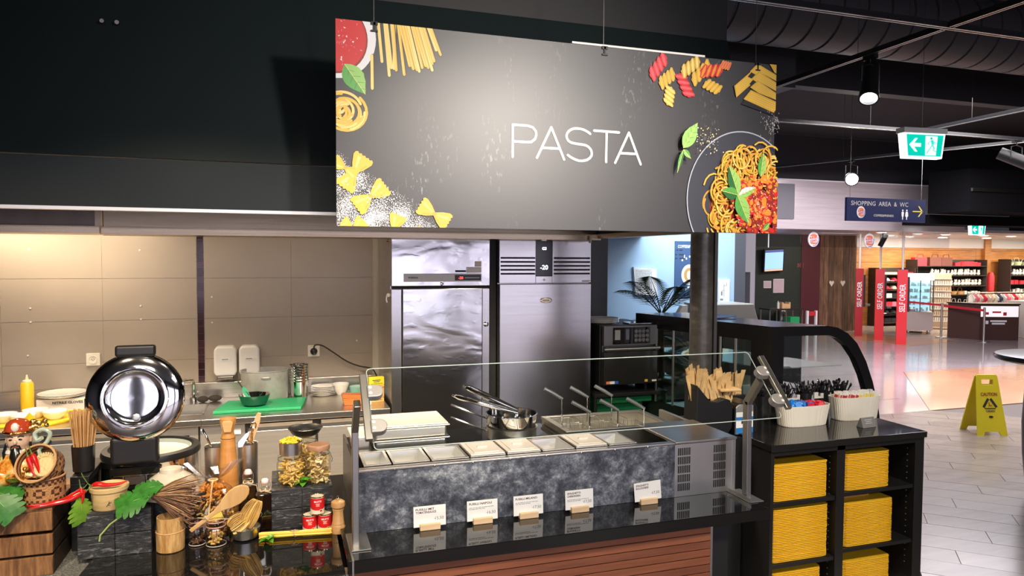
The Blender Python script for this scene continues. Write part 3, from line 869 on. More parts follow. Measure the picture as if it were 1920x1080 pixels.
# fusilli
def fusilli(x0, y0, x1, y1, w, c1, c2):
    L_ = math.hypot(x1 - x0, y1 - y0); ux, uy = (x1 - x0) / L_, (y1 - y0) / L_; nx, ny = -uy, ux
    n = 4
    w *= 1.25
    pr.line([(x0 + ux * .008, y0 + uy * .008), (x1 - ux * .008, y1 - uy * .008)], w * .50, c1)
    for i in range(n):
        t = (i + 0.5) / n
        cx, cy = x0 + (x1 - x0) * t, y0 + (y1 - y0) * t
        q = [(cx + ux * a * L_ / n + nx * b * w, cy + uy * a * L_ / n + ny * b * w) for a, b in ((-.85, -.42), (-.55, -.52), (.05, -.40), (.60, .05), (.85, .42), (.55, .52), (-.05, .40), (-.60, -.05))]
        pr.poly(q, c1)
        q = [(cx + ux * a * L_ / n + nx * b * w, cy + uy * a * L_ / n + ny * b * w) for a, b in ((-.65, -.40), (-.35, -.42), (.30, .0), (.62, .40), (.40, .44), (-.25, .05))]
        pr.poly(q, c2)
fusilli(1.246, 0.628, 1.312, 0.712, 0.042, RED, PNK)
fusilli(1.288, 0.600, 1.352, 0.650, 0.042, GLD, YEL)
fusilli(1.326, 0.520, 1.338, 0.590, 0.040, YEL, PYE)
fusilli(1.380, 0.648, 1.428, 0.560, 0.040, RED, PNK)
fusilli(1.390, 0.655, 1.470, 0.710, 0.042, GLD, PYE)
fusilli(1.440, 0.625, 1.520, 0.700, 0.040, GLD, YEL)
fusilli(1.480, 0.668, 1.580, 0.680, 0.044, RED, ORG)
fusilli(1.575, 0.705, 1.622, 0.700, 0.030, ORG, PNK)
fusilli(1.500, 0.622, 1.572, 0.595, 0.040, GLD, YEL)
# penne
def penne(x0, y0, x1, y1, w):
    L_ = math.hypot(x1 - x0, y1 - y0); ux, uy = (x1 - x0) / L_, (y1 - y0) / L_; nx, ny = -uy * w / 2, ux * w / 2
    pr.poly([(x0 + nx * 1.25 - ux * .004, y0 + ny * 1.25 - .006), (x1 + nx * 1.25 + ux * .030, y1 + ny * 1.25 - .006), (x1 - nx * 1.25, y1 - ny * 1.25 - .006), (x0 - nx * 1.25 - ux * .034, y0 - ny * 1.25 - .008)], SHD)
    pr.poly([(x0 + nx - ux * .004, y0 + ny - uy * .004), (x1 + nx + ux * .022, y1 + ny + uy * .022), (x1 - nx, y1 - ny), (x0 - nx - ux * .026, y0 - ny - uy * .026)], GLD)
    k = 0.92
    pr.poly([(x0 + nx * k, y0 + ny * k), (x1 + nx * k + ux * .020, y1 + ny * k + uy * .020), (x1 - nx * k, y1 - ny * k), (x0 - nx * k - ux * .022, y0 - ny * k - uy * .022)], YEL)
    for f in (-.5, -.15, .2, .55):
        pr.line([(x0 + nx * f, y0 + ny * f), (x1 + nx * f, y1 + ny * f)], 0.0015, PYE)
pr.poly([(1.82, .727), (1.90, .727), (1.90, .62)], YEL)
penne(1.66, 0.606, 1.745, 0.676, 0.044); penne(1.752, 0.700, 1.90, 0.640, 0.048); penne(1.760, 0.668, 1.90, 0.608, 0.046); penne(1.755, 0.630, 1.88, 0.570, 0.046)
penne(1.722, 0.585, 1.852, 0.545, 0.050)
# plate of spaghetti
pcx, pcy, prx, pry = 1.690, 0.140, 0.265, 0.288
pr.disc(pcx, pcy, prx + 0.005, GRY, 64, (pry + .005) / (prx + .005)); pr.disc(pcx, pcy, prx, PLT, 64, pry / prx)
pr.disc(pcx + 0.03, pcy - 0.03, 0.188, DRD, 40, 1.12)
pr.disc(1.90, 0.0, 0.16, DRD, 30)
for k in range(190):
    a = rnd.uniform(0.5, 4.4); r = rnd.uniform(0.125, 0.195)
    cx, cy = pcx + 0.045 + cos(a) * r, pcy - 0.02 + sin(a) * r * 1.12
    rr = rnd.uniform(0.018, 0.055); a1 = rnd.uniform(0, 6.28); sp = rnd.uniform(1.6, 4.2)
    pts = [(cx + rr * cos(a1 + sp * t / 9), cy + rr * 1.2 * sin(a1 + sp * t / 9)) for t in range(10)]
    c = (ORG, YEL, PYE, GLD, YEL)[k % 5]
    pr.line(pts, 0.0072, GLD if c != GLD else ORG); pr.line(pts, 0.0048, c)
for k in range(210):
    a = rnd.uniform(0, 6.28); r = rnd.uniform(0, 0.14)
    cx, cy = pcx + 0.07 + cos(a) * r, pcy - 0.03 + sin(a) * r * 1.1
    rr = rnd.uniform(0.006, 0.026)
    blob(cx, cy, rr, (RED, DRD, ORG, RED, DRD, DRD)[k % 6])
    blob(cx - rr * .2, cy + rr * .3, rr * .5, (ORG, RED, ORG)[k % 3])
for k in range(340):
    a = rnd.uniform(0, 6.28); r = rnd.uniform(0, 0.15)
    cx, cy = pcx + 0.08 + cos(a) * r, pcy - 0.04 + sin(a) * r
    pr.poly([(cx, cy), (cx + rnd.uniform(-.006, .008), cy + rnd.uniform(-.004, .006)), (cx + rnd.uniform(-.004, .005), cy + rnd.uniform(.003, .009))], (PYE, WH, ORG, PNK)[k % 4])
leaf(1.655, 0.158, 0.135, 0.030, 1.95, DGR, LGR); leaf(1.655, 0.158, 0.085, 0.026, 2.95, DGR, GRN); leaf(1.655, 0.155, 0.095, 0.020, 0.42, WH, LGR)
leaf(1.650, 0.160, 0.135, 0.034, -1.12, LGR, GRN); leaf(1.765, 0.240, 0.105, 0.020, 1.45, GRN, LGR); leaf(1.785, 0.012, 0.045, 0.012, 0.8, GRN, LGR)
# basil sprig
leaf(1.385, 0.342, 0.125, 0.030, 1.02, LGR, LGR); leaf(1.386, 0.337, 0.050, 0.012, -0.8, GRN, LGR); leaf(1.386, 0.337, 0.100, 0.010, -1.85, DGR, GRN)
for k in range(70):
    x, y = rnd.gauss(1.505, .030), rnd.gauss(.385, .032)
    pr.disc(x, y, rnd.uniform(.001, .0035), (PYE, WH)[k % 2], 5)
for k in range(110):
    x, y = rnd.gauss(1.825, .030), rnd.gauss(.465, .030)
    pr.poly([(x, y), (x + rnd.uniform(-.005, .005), y + rnd.uniform(.003, .009)), (x + .002, y)], WH)
part('food_print', pr, pmats, sign, kind='stuff')
lt = Print()
LIFT[0] = 0.0020
Ls = [[(0.657, 0.275), (0.657, 0.397), (0.716, 0.397), (0.738, 0.392), (0.751, 0.378), (0.753, 0.364), (0.748, 0.348), (0.733, 0.336), (0.713, 0.334), (0.659, 0.334)],
      [(0.756, 0.276), (0.815, 0.397), (0.870, 0.275)], [(0.779, 0.316), (0.848, 0.316)],
      [(0.981, 0.381), (0.970, 0.388), (0.954, 0.395), (0.940, 0.398), (0.927, 0.399), (0.912, 0.398), (0.900, 0.394), (0.889, 0.387), (0.882, 0.378), (0.879, 0.368), (0.881, 0.358), (0.888, 0.348), (0.900, 0.342), (0.920, 0.339), (0.947, 0.337), (0.962, 0.335), (0.974, 0.329), (0.984, 0.319), (0.988, 0.307), (0.987, 0.296), (0.980, 0.286), (0.968, 0.278), (0.948, 0.273), (0.932, 0.273), (0.917, 0.277), (0.900, 0.284), (0.885, 0.293)],
      [(0.997, 0.395), (1.107, 0.394)], [(1.052, 0.392), (1.051, 0.273)],
      [(1.091, 0.272), (1.151, 0.396), (1.206, 0.271)], [(1.115, 0.312), (1.181, 0.312)]]
for s_ in Ls:
    lt.line(s_, 0.0098, 0)
part('lettering', lt, mat('sign_white', (0.95, 0.95, 0.95), 0.5), sign)
for hx in (0.135, 1.04, 1.76):
    part('hanging_clip', MB().box(SX + hx - .012, SY - .006, SZ + SH - .010, SX + hx + .012, SY + .026, SZ + SH + .002).box(SX + hx - .004, SY - .006, SZ + SH - .032, SX + hx + .004, SY - .001, SZ + SH)
         .box(SX + hx - .012, SY - .007, SZ + SH - .034, SX + hx + .012, SY - .001, SZ + SH - .028), black, sign)
    part('hanging_wire', MB().tube([(SX + hx, SY + .01, SZ + SH), (SX + hx, SY + .01, 4.4)], 0.0012, 5), dark_steel, sign)
part('top_rail', MB().box(SX + 0.9, SY - 0.002, SZ + SH + 0.001, SX + 1.50, SY + 0.012, SZ + SH + 0.009), white_p, sign)

# =================================================================== SERVICE COUNTER
CT = 0.90
ctr = thing('service_counter', 'service counter with glossy black stone top and reddish wood slats below', 'counter', (1.03, 2.9, 0))
part('countertop', MB().box(0.205, 2.335, CT - 0.045, 1.855, 3.30, CT), black_gloss, ctr, bevel=0.003)
slat_m = [ramp_mat('red_wood_' + 'abc'[i], [(0.3, c), (0.7, d)], 5, 0.42, 0, 6, 0.02, (0.6, 10, 10), coat=0.15) for i, (c, d) in enumerate(
    (((0.20, 0.062, 0.030), (0.30, 0.105, 0.052)), ((0.22, 0.07, 0.035), (0.34, 0.125, 0.06)), ((0.17, 0.055, 0.028), (0.27, 0.095, 0.05))))]
part('carcass', MB().box(0.21, 2.385, 0.0, 1.70, 3.28, CT - 0.045), black_m, ctr)
for k in range(27):
    z1 = 0.850 - k * 0.0312
    part('wood_slat', MB().box(0.212, 2.362, z1 - 0.0275, 1.602, 2.385, z1), slat_m[k % 3], ctr)
part('edge_strip', MB().box(1.602, 2.360, 0.0, 1.612, 2.386, 0.852), satin, ctr)
part('left_end_trim', MB().box(0.200, 2.345, 0.0, 0.209, 2.40, CT - 0.046), satin, ctr)

# slate fronted chilled unit
slate = ramp_mat('slate_panel', [(0.38, (0.014, 0.016, 0.024)), (0.47, (0.055, 0.062, 0.085)), (0.54, (0.17, 0.185, 0.23)), (0.64, (0.62, 0.64, 0.68))], 6.5, 0.42, 0, 15, 0.05, (1, 1, 1.1), 0.12, nrough=0.86)
unit = thing('chilled_pan_unit', 'steel chilled unit with slate panel front and vent grilles holding food pans', 'chilled unit', (1.05, 2.9, CT))
part('slate_front', MB().box(0.262, 2.562, CT + 0.001, 1.560, 2.574, 1.122), slate, unit)
vp = MB().box(1.560, 2.562, CT + .001, 1.838, 2.574, 1.122)
vpo = part('vent_panel', vp, satin, unit)
for gx in (1.575, 1.748):
    mb = MB()
    for r_ in range(5):
        for c_ in range(7):
            x = gx + c_ * 0.0088; z = 0.925 + r_ * 0.0375
            if gx > 1.7 and r_ == 0 and False: continue
            mb.box(x, 2.5605, z, x + 0.0046, 2.5625, z + 0.031)
    part('vent_grille', mb, black_m, vpo, kind='stuff')
part('corner_post', MB().box(1.838, 2.562, CT + .001, 1.858, 3.18, 1.126), satin, unit, bevel=0.002)
part('left_end', MB().box(0.262, 2.575, CT + .001, 0.272, 3.18, 1.115), dark_steel, unit)
part('housing', MB().box(0.275, 2.60, CT + .001, 1.836, 3.18, 1.02), dark_steel, unit)
part('front_rail', MB().box(0.262, 2.560, 1.1225, 1.56, 2.594, 1.131), steel_h, unit, bevel=0.002)
part('rear_rail', MB().box(0.275, 2.790, 1.02, 1.19, 2.845, 1.128), dark_steel, unit)
part('steel_lid', MB().box(1.562, 2.560, 1.1225, 1.862, 2.90, 1.134), steel_h, unit, bevel=0.003)
part('hob_plate', MB().box(0.275, 2.85, 1.02, 1.19, 3.18, 1.10), black_gloss, unit)
for k in range(8):
    part('rail_rivet', MB().ball((0.395 + k * 0.148, 2.5605, 1.124), 0.004, 8, 5), satin, unit)

# gastronorm pans in a row
red_sauce = mat('tomato_relish', (0.75, 0.18, 0.03), 0.45, bump=0.6, bscale=120)
cream_food = ramp_mat('grated_cheese', [(0.3, (0.45, 0.38, 0.28)), (0.7, (0.80, 0.72, 0.58))], 90, 0.6, 0, 3, 0.6)
def pan(x0, x1, y0, y1, z, depth, lab, food=None, lid=None, name='food_pan', nameg='row of small steel food pans'):
    p = thing(name, lab, 'food pan', ((x0 + x1) / 2, (y0 + y1) / 2, z - depth), group=nameg)
    w = 0.010
    mb = MB()
    mb.box(x0, y0, z, x1, y0 + w, z + .003).box(x0, y1 - w, z, x1, y1, z + .003).box(x0, y0 + w, z, x0 + w, y1 - w, z + .003).box(x1 - w, y0 + w, z, x1, y1 - w, z + .003)
    a, b, c, d = x0 + w, x1 - w, y0 + w, y1 - w
    t = 0.012
    v = [(a, c, z), (b, c, z), (b, d, z), (a, d, z), (a + t, c + t, z - depth), (b - t, c + t, z - depth), (b - t, d - t, z - depth), (a + t, d - t, z - depth)]
    mb.add(v, [(0, 1, 5, 4), (1, 2, 6, 5), (2, 3, 7, 6), (3, 0, 4, 7), (4, 5, 6, 7)])
    part('pan_body', mb, satin, p)
    if food:
        part('food_heap', MB().lathe([(0.034, 0), (0.028, 0.012), (0.015, 0.02), (0.001, 0.023)], 14, ((x0 + x1) / 2, (y0 + y1) / 2 - .01, z - depth + .001), 1.1, 1.1), food, p)
    if lid:
        l = part('pan_lid', MB().box(x0 + .002, y0 + .002, z + .004, x1 - .002, y1 - .002, z + .009).box(x0 + .02, y0 + .02, z + .009, x1 - .02, y1 - .02, z + .012), lid, p, bevel=0.003)
        part('lid_knob', MB().box((x0 + x1) / 2 - .02, (y0 + y1) / 2 - .006, z + .012, (x0 + x1) / 2 + .02, (y0 + y1) / 2 + .006, z + .017), lid, l)
    return p
lidm = mat('steamy_lid', (0.80, 0.74, 0.68), 0.35, 0.2)
xp = [0.285, 0.392, 0.537, 0.688, 0.836, 0.982, 1.126, 1.272, 1.405]
labs = ['empty steel food pan at the left end beside the guard post', 'empty steel food pan, second from the left', 'empty steel food pan left of the two lidded pans', 'lidded pale food pan left of its twin',
        'lidded pale food pan beside the orange relish pan', 'food pan with orange relish between lidded pans', 'lidded cream food pan right of the orange relish', 'food pan with grated cheese nearest the steel lid']
for i in range(8):
    pan(xp[i] + .003, xp[i + 1] - .004, 2.598, 2.785, 1.133, 0.055, labs[i], food={5: red_sauce, 7: cream_food}.get(i), lid=lidm if i in (3, 4, 6) else None)

# pasta cooker with baskets at the back right
ck = thing('pasta_cooker', 'steel pasta cooker basin with six hanging baskets', 'pasta cooker', (1.44, 2.98, 1.02))
b_ = MB().box(1.195, 2.86, 1.119, 1.735, 2.885, 1.133).box(1.195, 3.155, 1.119, 1.735, 3.18, 1.133).box(1.195, 2.885, 1.119, 1.225, 3.155, 1.133).box(1.705, 2.885, 1.119, 1.735, 3.155, 1.133)
part('basin_rim', b_, steel_h, ck, bevel=0.002)
part('basin', MB().box(1.20, 2.865, 1.021, 1.225, 3.175, 1.119).box(1.705, 2.865, 1.021, 1.73, 3.175, 1.119).box(1.225, 2.865, 1.021, 1.705, 2.885, 1.119).box(1.225, 3.155, 1.021, 1.705, 3.175, 1.119), satin, ck)
part('water', MB().box(1.226, 2.886, 1.03, 1.704, 3.154, 1.055), mat('cooking_water', (0.35, 0.33, 0.28), 0.05), ck)
bh = [(1.236, 2.985 + .03, 'back left'), (1.365, 3.015, 'back middle'), (1.490, 3.015, 'back right'), (1.322, 2.895, 'front left'), (1.462, 2.895, 'front middle'), (1.596, 2.895, 'front right')]
mesh_m = mat('basket_wire', (0.55, 0.53, 0.50), 0.3, 1.0)
for x, y, lab in bh:
    bk = thing('cooking_basket', 'steel pasta basket with upright handle, %s in the cooker' % lab, 'basket', (x, y, 1.06), group='pasta baskets in the cooker')
    x0 = x - 0.01 if lab.startswith('back') else x - .09; x1 = x0 + 0.10; y0 = y - .002 if lab.startswith('front') else y + .01; y1 = y0 + 0.105
    mb = MB()
    mb.tube([(x0, y0, 1.128), (x1, y0, 1.128), (x1, y1, 1.128), (x0, y1, 1.128)], 0.0025, 6, closed=True)
    for k in range(6):
        t = k / 5
        mb.tube([(x0 + .1 * t, y0, 1.128), (x0 + .1 * t, y0 + .003, 1.06), (x0 + .1 * t, y1 - .003, 1.06), (x0 + .1 * t, y1, 1.128)], 0.0011, 4)
        mb.tube([(x0, y0 + .105 * t, 1.128), (x0 + .003, y0 + .105 * t, 1.06), (x1 - .003, y0 + .105 * t, 1.06), (x1, y0 + .105 * t, 1.128)], 0.0011, 4)
    part('basket_mesh', mb, mesh_m, bk)
    top = 1.205 if lab.startswith('front') else 1.248
    hnd = part('handle_wire', MB().tube([(x, y, 1.128), (x, y, top), (x - .004, y, top + .003)], 0.0032, 8), chrome, bk)
    part('handle_grip', MB().tube([(x + .004, y, top - .002), (x - .035, y + .01, top + .022), (x - .078, y + .02, top + .046)], [0.0065, 0.0085, 0.0085], 10), mat('grey_grip', (0.14, 0.14, 0.14), 0.3, 0.3), bk)

# frying pans, tongs
def fry(cz, lab, k):
    cx, cy, r = 0.972, 2.955, 0.112
    p = thing('frying_pan', lab, 'pan', (cx, cy, cz), group='steel pans stacked on the hob')
    part('pan_body', MB().lathe([(0.0, 0.0), (r - .012, 0), (r - .003, .006), (r, .052), (r + .004, .055), (r - .003, .054), (r - .006, .008), (0.0, .004)], 40, (cx, cy, cz), cap=False), satin if k == 0 else chrome, p)
    hx = cx - r + .002
    part('pan_handle', MB().tube([(hx, cy + .012, cz + .035), (hx - .03, cy + .022, cz + .046), (hx - .11, cy + .05, cz + .078), (hx - .15, cy + .065, cz + .094)], [.006, .0075, .009, .006], 10, flat=.6), chrome, p)
    return p
fry(1.1015, 'lower steel frying pan of the stack on the black hob', 0)
fry(1.1575, 'upper steel frying pan with tongs laid across it', 1)
for i, (a, b, lab) in enumerate((((0.985, 2.905, 1.222), (0.728, 3.00, 1.292), 'steel tongs nearest the counter, across the upper frying pan'),
                                 ((1.000, 2.945, 1.224), (0.790, 3.05, 1.320), 'steel tongs further back across the upper frying pan'))):
    t_ = thing('tongs', lab, 'tongs', a, group='kitchen tongs on the pans')
    A_, B_ = Vector(a), Vector(b)
    d = (B_ - A_).normalized(); sd = d.cross(Vector((0, 0, 1))).normalized()
    for s_ in (-1, 1):
        mb = MB()
        pts = [A_ + sd * s_ * .012, A_ + sd * s_ * .014 + d * .06, A_ + sd * s_ * .018 + d * .16, B_ + sd * s_ * .014 - d * .015, B_ + sd * s_ * 0.004]
        mb.tube(pts, [.004, .0055, .007, .007, .005], 8, flat=1.4)
        part('tong_arm', mb, chrome, t_)
    part('spring_end', MB().tube([B_ + sd * .010, B_ + d * .012, B_ - sd * .010], .005, 8), chrome, t_)

# stacked steel trays left of the pans
for k in range(2):
    z = 1.1015 + k * 0.052
    t_ = thing('oven_tray', ('lower steel tray under the pale one on the service unit', 'upper steel tray with pale lid on the service unit')[k], 'tray', (0.515, 2.945 - .0, z), group='stacked gastronorm trays')
    x0, x1, y0, y1 = 0.352, 0.672, 2.862, 3.105
    mb = MB()
    h = 0.045
    mb.box(x0 + .012, y0 + .012, z, x1 - .012, y1 - .012, z + h)
    part('tray_body', mb, satin, t_, bevel=0.008)
    part('tray_rim', MB().box(x0, y0, z + h, x1, y1, z + h + .006), satin, t_, bevel=0.002)
    if k == 1:
        part('tray_lid', MB().box(x0 + .006, y0 + .006, z + h + .006, x1 - .006, y1 - .006, z + h + .012), lidm, t_, bevel=0.004)
# insert with pale lid behind the left guard post
t_ = thing('steel_insert', 'tall steel insert with pale lid behind the left guard post', 'container', (0.31, 3.0, 1.03))
part('insert_body', MB().box(0.278, 2.868, 1.1015, 0.342, 3.03, 1.168), satin, t_, bevel=0.004)
part('insert_lid', MB().box(0.268, 2.86, 1.168, 0.349, 3.04, 1.178), lidm, t_, bevel=0.004)
part('insert_handle', MB().tube([(0.288, 2.866, 1.15), (0.280, 2.855, 1.165), (0.280, 2.85, 1.185)], .006, 8), dark_steel, t_)

# =================================================================== SNEEZE GUARD
gsteel = mat('guard_steel', (0.42, 0.41, 0.39), 0.36, 1.0)
gd = thing('sneeze_guard', 'tilted clear glass sneeze guard on steel posts above the food pans', 'glass guard', (1.05, 2.44, CT))
def rr_poly(w, h, r, n=5):
    out = []
    for cx, cy, a0 in ((w - r, r, -pi / 2), (w - r, h - r, 0), (r, h - r, pi / 2), (r, r, pi)):
        for k in range(n + 1):
            a = a0 + pi / 2 * k / n
            out.append((cx + r * cos(a), cy + r * sin(a)))
    return out
GT, GB = Vector((0, 2.473, 1.509)), Vector((0, 2.253, 1.284))
gh = (GT - GB).length
gM = frame((0.283, GB.y, GB.z), (1, 0, 0), GT - GB)
gpn = MB(gM).prism(rr_poly(1.557, gh, 0.015), 0.0, 0.006)
gl_o = part('glass_pane', gpn, glass_mat('guard_glass', (0.955, 0.975, 0.965), 0.075), gd)
edge = MB(gM).tube([(p[0], p[1], 0.003) for p in rr_poly(1.557, gh, 0.015)], 0.0017, 6, closed=True)
part('glass_edge', edge, mat('polished_glass_edge', (0.62, 0.72, 0.69), 0.15, coat=1.0), gd)
def guard_post(x, sgn):
    w = 0.011
    def bar(p0, p1, wx=0.011, wy=0.016):
        p0, p1 = Vector(p0), Vector(p1)
        t = (p1 - p0).normalized(); s_ = Vector((1, 0, 0)); n_ = t.cross(s_).normalized()
        v = []
        for p in (p0, p1):
            for a, b in ((-1, -1), (1, -1), (1, 1), (-1, 1)):
                v.append(tuple(p + s_ * a * wx + n_ * b * wy))
        return v, [(0, 3, 2, 1), (4, 5, 6, 7), (0, 1, 5, 4), (1, 2, 6, 5), (2, 3, 7, 6), (3, 0, 4, 7)]
    mb = MB(); mb.add(*bar((x, 2.455, CT + .004), (x, 2.460, 1.310)))
    part('post', mb, gsteel, gd, bevel=.002)
    mb = MB(); mb.add(*bar((x, 2.462, 1.300), (x, 2.380, 1.412)))
    part('post_bend', mb, gsteel, gd, bevel=.002)
    mb = MB(); xo = x + 0.022
    mb.add(*bar((xo, 2.412, 1.500), (xo, 2.236, 1.322), 0.012, 0.008))
    part('glass_arm', mb, gsteel, gd, bevel=.002)
    mb = MB().box(x - 0.02, 2.405, CT + .0005, x + 0.048, 2.565, CT + .005)
    part('foot_plate', mb, satin, gd, bevel=.001)
    part('foot_flange', MB().box(x - 0.024, 2.325, 0.70, x - 0.018, 2.565, CT + .005) if sgn < 0 else MB().box(x - .02, 2.40, CT + .005, x - .016, 2.56, CT + .02), satin, gd)
    # glass clamps
    side = 1 if sgn < 0 else -1
    for f in (0.30, 0.83):
        c = Vector((xo, 2.412, 1.500)).lerp(Vector((xo, 2.236, 1.322)), f)
        M = frame((c.x + side * 0.008, c.y, c.z), (side, 0, 0), (0, 0.703, 0.711))
        n_sh = MB(M)
        pl_ = [(0, -.024), (.028, -.024)] + [(.028 + .024 * cos(a), .024 * sin(a)) for a in [(-pi / 2 + pi * k / 8) for k in range(1, 8)]] + [(.028, .024), (0, .024)]
        if side < 0: pl_ = pl_
        n_sh.prism(pl_, -0.010, 0.018)
        cl = part('glass_clamp', n_sh, mat('clamp_grey', (0.42, 0.41, 0.40), 0.4, 0.5), gd, bevel=.003)
        for dy in (-.011, .011):
            for zz in ((-0.0125, -0.0095), (0.0175, 0.0205)):
                part('clamp_screw', MB(M).lathe([(.006, zz[0]), (.006, zz[1])], 12, (.009, dy, 0)), white_p, cl)
guard_post(0.243, -1)
guard_post(1.836, 1)

# =================================================================== PRICE CARDS
cards = [(0.458, 0.120, ('FUSILLI MIT', 'TOMATENSAUCE'), '15,50', 'white price card for fusilli with tomato sauce in wooden holder', 0.0),
         (0.659, 0.119, ('FUSILLI NAPOLI',), '16,50', 'white price card for fusilli napoli in wooden holder', 0.0),
         (0.842, 0.120, ('FUSILLI MILANO',), '17,50', 'white price card for fusilli milano in wooden holder', 0.0),
         (1.055, 0.119, ('SPAGHETTI', 'CARBONARA'), '17,50', 'white price card for spaghetti carbonara in wooden holder', 0.0),
         (1.358, 0.121, ('SPAGHETTI', 'BOLOGNESE'), '17,50', 'tilted white price card for spaghetti bolognese in wooden holder', 0.0)]
wood_pale = ramp_mat('pale_wood', [(0.3, (0.72, 0.50, 0.30)), (0.7, (0.84, 0.62, 0.40))], 6, 0.5, 0, 5, 0.03, (1, 8, 8))
for x0, w, ls, pr_, lab, _ in cards:
    y = 2.528
    c = thing('price_card', lab, 'price card', (x0 + w / 2, y, CT), group='price cards along the slate panel')
    part('card_holder', MB().box(x0 + .022, y - .012, CT + .0005, x0 + w - .022, y + .012, CT + .024), wood_pale, c, bevel=.002)
    rot = -0.05 if 'tilted' in lab else 0.0
    cm = Matrix.Translation((x0, y - .001, CT + .012)) @ Matrix.Rotation(RD(-4), 4, 'X') @ Matrix.Rotation(rot, 4, 'Y')
    cd = part('card', MB(cm).box(0, 0, 0.0, w, 0.0012, 0.075), paper, c)
    mb = MB()
    R3 = cm.to_3x3(); U = R3 @ Vector((1, 0, 0)); V = R3 @ Vector((0, 0, 1))
    def at_(a, b): return cm @ Vector((a, -.0004, b))
    for i, l in enumerate(ls):
        put_text(mb, l, at_(.008, .0595 - i * .0108), U, V, .0076, width=(.0063 * len(l)), offset=.02, lift=.0002)
    part('card_title', mb, red_ink, cd)
    mb = MB()
    if ls[-1] in ('FUSILLI NAPOLI', 'FUSILLI MILANO', 'CARBONARA'):
        z_ = .0590 - len(ls) * .0108
        for i in range(2):
            xx = .008
            while xx < (.095 if i == 0 else .06):
                wl = random.uniform(.006, .014)
                mb.at(cm).box(xx, -.0006, z_ - i * .005, xx + wl, -.0002, z_ + .0016 - i * .005); xx += wl + .002
        mb.at(Matrix.Identity(4))
    mb.at(cm).box(w - .045, -.0006, .026, w - .039, -.0002, .0272).at(Matrix.Identity(4))
    put_text(mb, pr_, at_(w - .008, .022), U, V, .0110, offset=.01, align='r', lift=.0002)
    part('card_price', mb, grey_ink, cd)
# =================================================================== LEFT DISPLAY COUNTER
LZ = 0.88
granite = ramp_mat('speckled_granite', [(0.35, (0.05, 0.052, 0.048)), (0.5, (0.17, 0.17, 0.16)), (0.68, (0.42, 0.41, 0.38))], 160, 0.3, 0, 3)
lc = thing('display_counter', 'dark speckled stone display counter under the food decorations at left', 'counter', (-1.0, 2.8, 0))
part('countertop', MB().box(-2.6, 2.30, 0.822, 0.196, 3.22, 0.862), granite, lc, bevel=.003)
part('carcass', MB().box(-2.58, 2.36, 0, 0.194, 3.20, 0.822), black_m, lc)
solo('glass_plate', MB().prism([(-0.632, 2.32), (0.194, 2.32), (0.194, 3.215), (-0.56, 3.215)], 0.8625, LZ), black_gloss, 'glossy black glass plate lying on the speckled display counter', 'plate', bevel=.002)
GZ = 0.8625

crate_wood = ramp_mat('crate_wood', [(0.3, (0.10, 0.042, 0.014)), (0.5, (0.25, 0.115, 0.042)), (0.72, (0.42, 0.215, 0.085))], 7, 0.65, 0, 8, 0.15, (9, 2, 1.2))
crate_dark = ramp_mat('dark_crate_wood', [(0.3, (0.02, 0.012, 0.006)), (0.7, (0.05, 0.028, 0.014))], 6, 0.7, 0, 6, 0.1, (1, 2, 8))  # darker brown for the side planks of the crate
cr_ = thing('wooden_crate', 'brown slatted wooden crate with three planks under the figurine at far left', 'crate', (-1.0, 2.8, GZ))
for z0, z1 in ((GZ, 0.924), (0.933, 0.996), (1.008, 1.072)):
    part('plank', MB().box(-1.32, 2.615, z0, -0.706, 2.628, z1), crate_wood, cr_, bevel=.002)
    part('plank', MB().box(-1.32, 2.93, z0, -0.706, 2.943, z1), crate_wood, cr_, bevel=.002)
    part('side_plank', MB().box(-0.718, 2.629, z0, -0.706, 2.929, z1), crate_dark, cr_, bevel=.001)
for k in range(4):
    part('top_plank', MB().box(-1.32, 2.618 + k * .082, 1.0725, -0.706, 2.694 + k * .082, 1.081), crate_wood, cr_, bevel=.001)
CZ = 1.0815
black_wood = ramp_mat('black_painted_wood', [(0.38, (0.012, 0.012, 0.013)), (0.55, (0.040, 0.041, 0.044)), (0.66, (0.24, 0.24, 0.25))], 9, 0.42, 0, 12, 0.35, (2.5, 2.5, 9), 1.2, nrough=0.7)
def black_crate(x0, x1, y0, y1, z0, z1, lab):
    c = thing('black_crate', lab, 'crate', ((x0 + x1) / 2, (y0 + y1) / 2, z0), group='black painted crates')
    zm = (z0 + z1) / 2; xm = (x0 + x1) / 2
    for a, b in ((x0, xm - .0006), (xm + .0006, x1)):
        for c0, c1 in ((z0, zm - .002), (zm + .001, z1 - .010)):
            part('plank', MB().box(a, y0, c0, b, y0 + .012, c1), black_wood, c, bevel=.0015)
    for c0, c1 in ((z0, zm - .002), (zm + .001, z1 - .010)):
        part('side_plank', MB().box(x0, y0 + .0125, c0, x0 + .010, y1, c1), black_wood, c, bevel=.001)
        part('side_plank', MB().box(x1 - .010, y0 + .0125, c0, x1, y1, c1), black_wood, c, bevel=.001)
    n = max(2, round((y1 - y0) / .09))
    for k in range(n):
        part('top_plank', MB().box(x0, y0 + (y1 - y0) * k / n + .0005, z1 - .0095, x1, y0 + (y1 - y0) * (k + 1) / n - .001, z1), black_wood, c, bevel=.001)
    return c
black_crate(-0.648, -0.425, 2.665, 2.765, LZ, 1.034, 'black wooden crate under the bamboo steamer and leaves')
black_crate(-0.034, 0.185, 2.745, 3.00, LZ, 1.030, 'black wooden crate carrying the pasta jars behind the tomato cans')
black_crate(-0.44, -0.26, 2.75, 2.795, LZ, 1.045, 'small black crate under the upturned cream bowl')

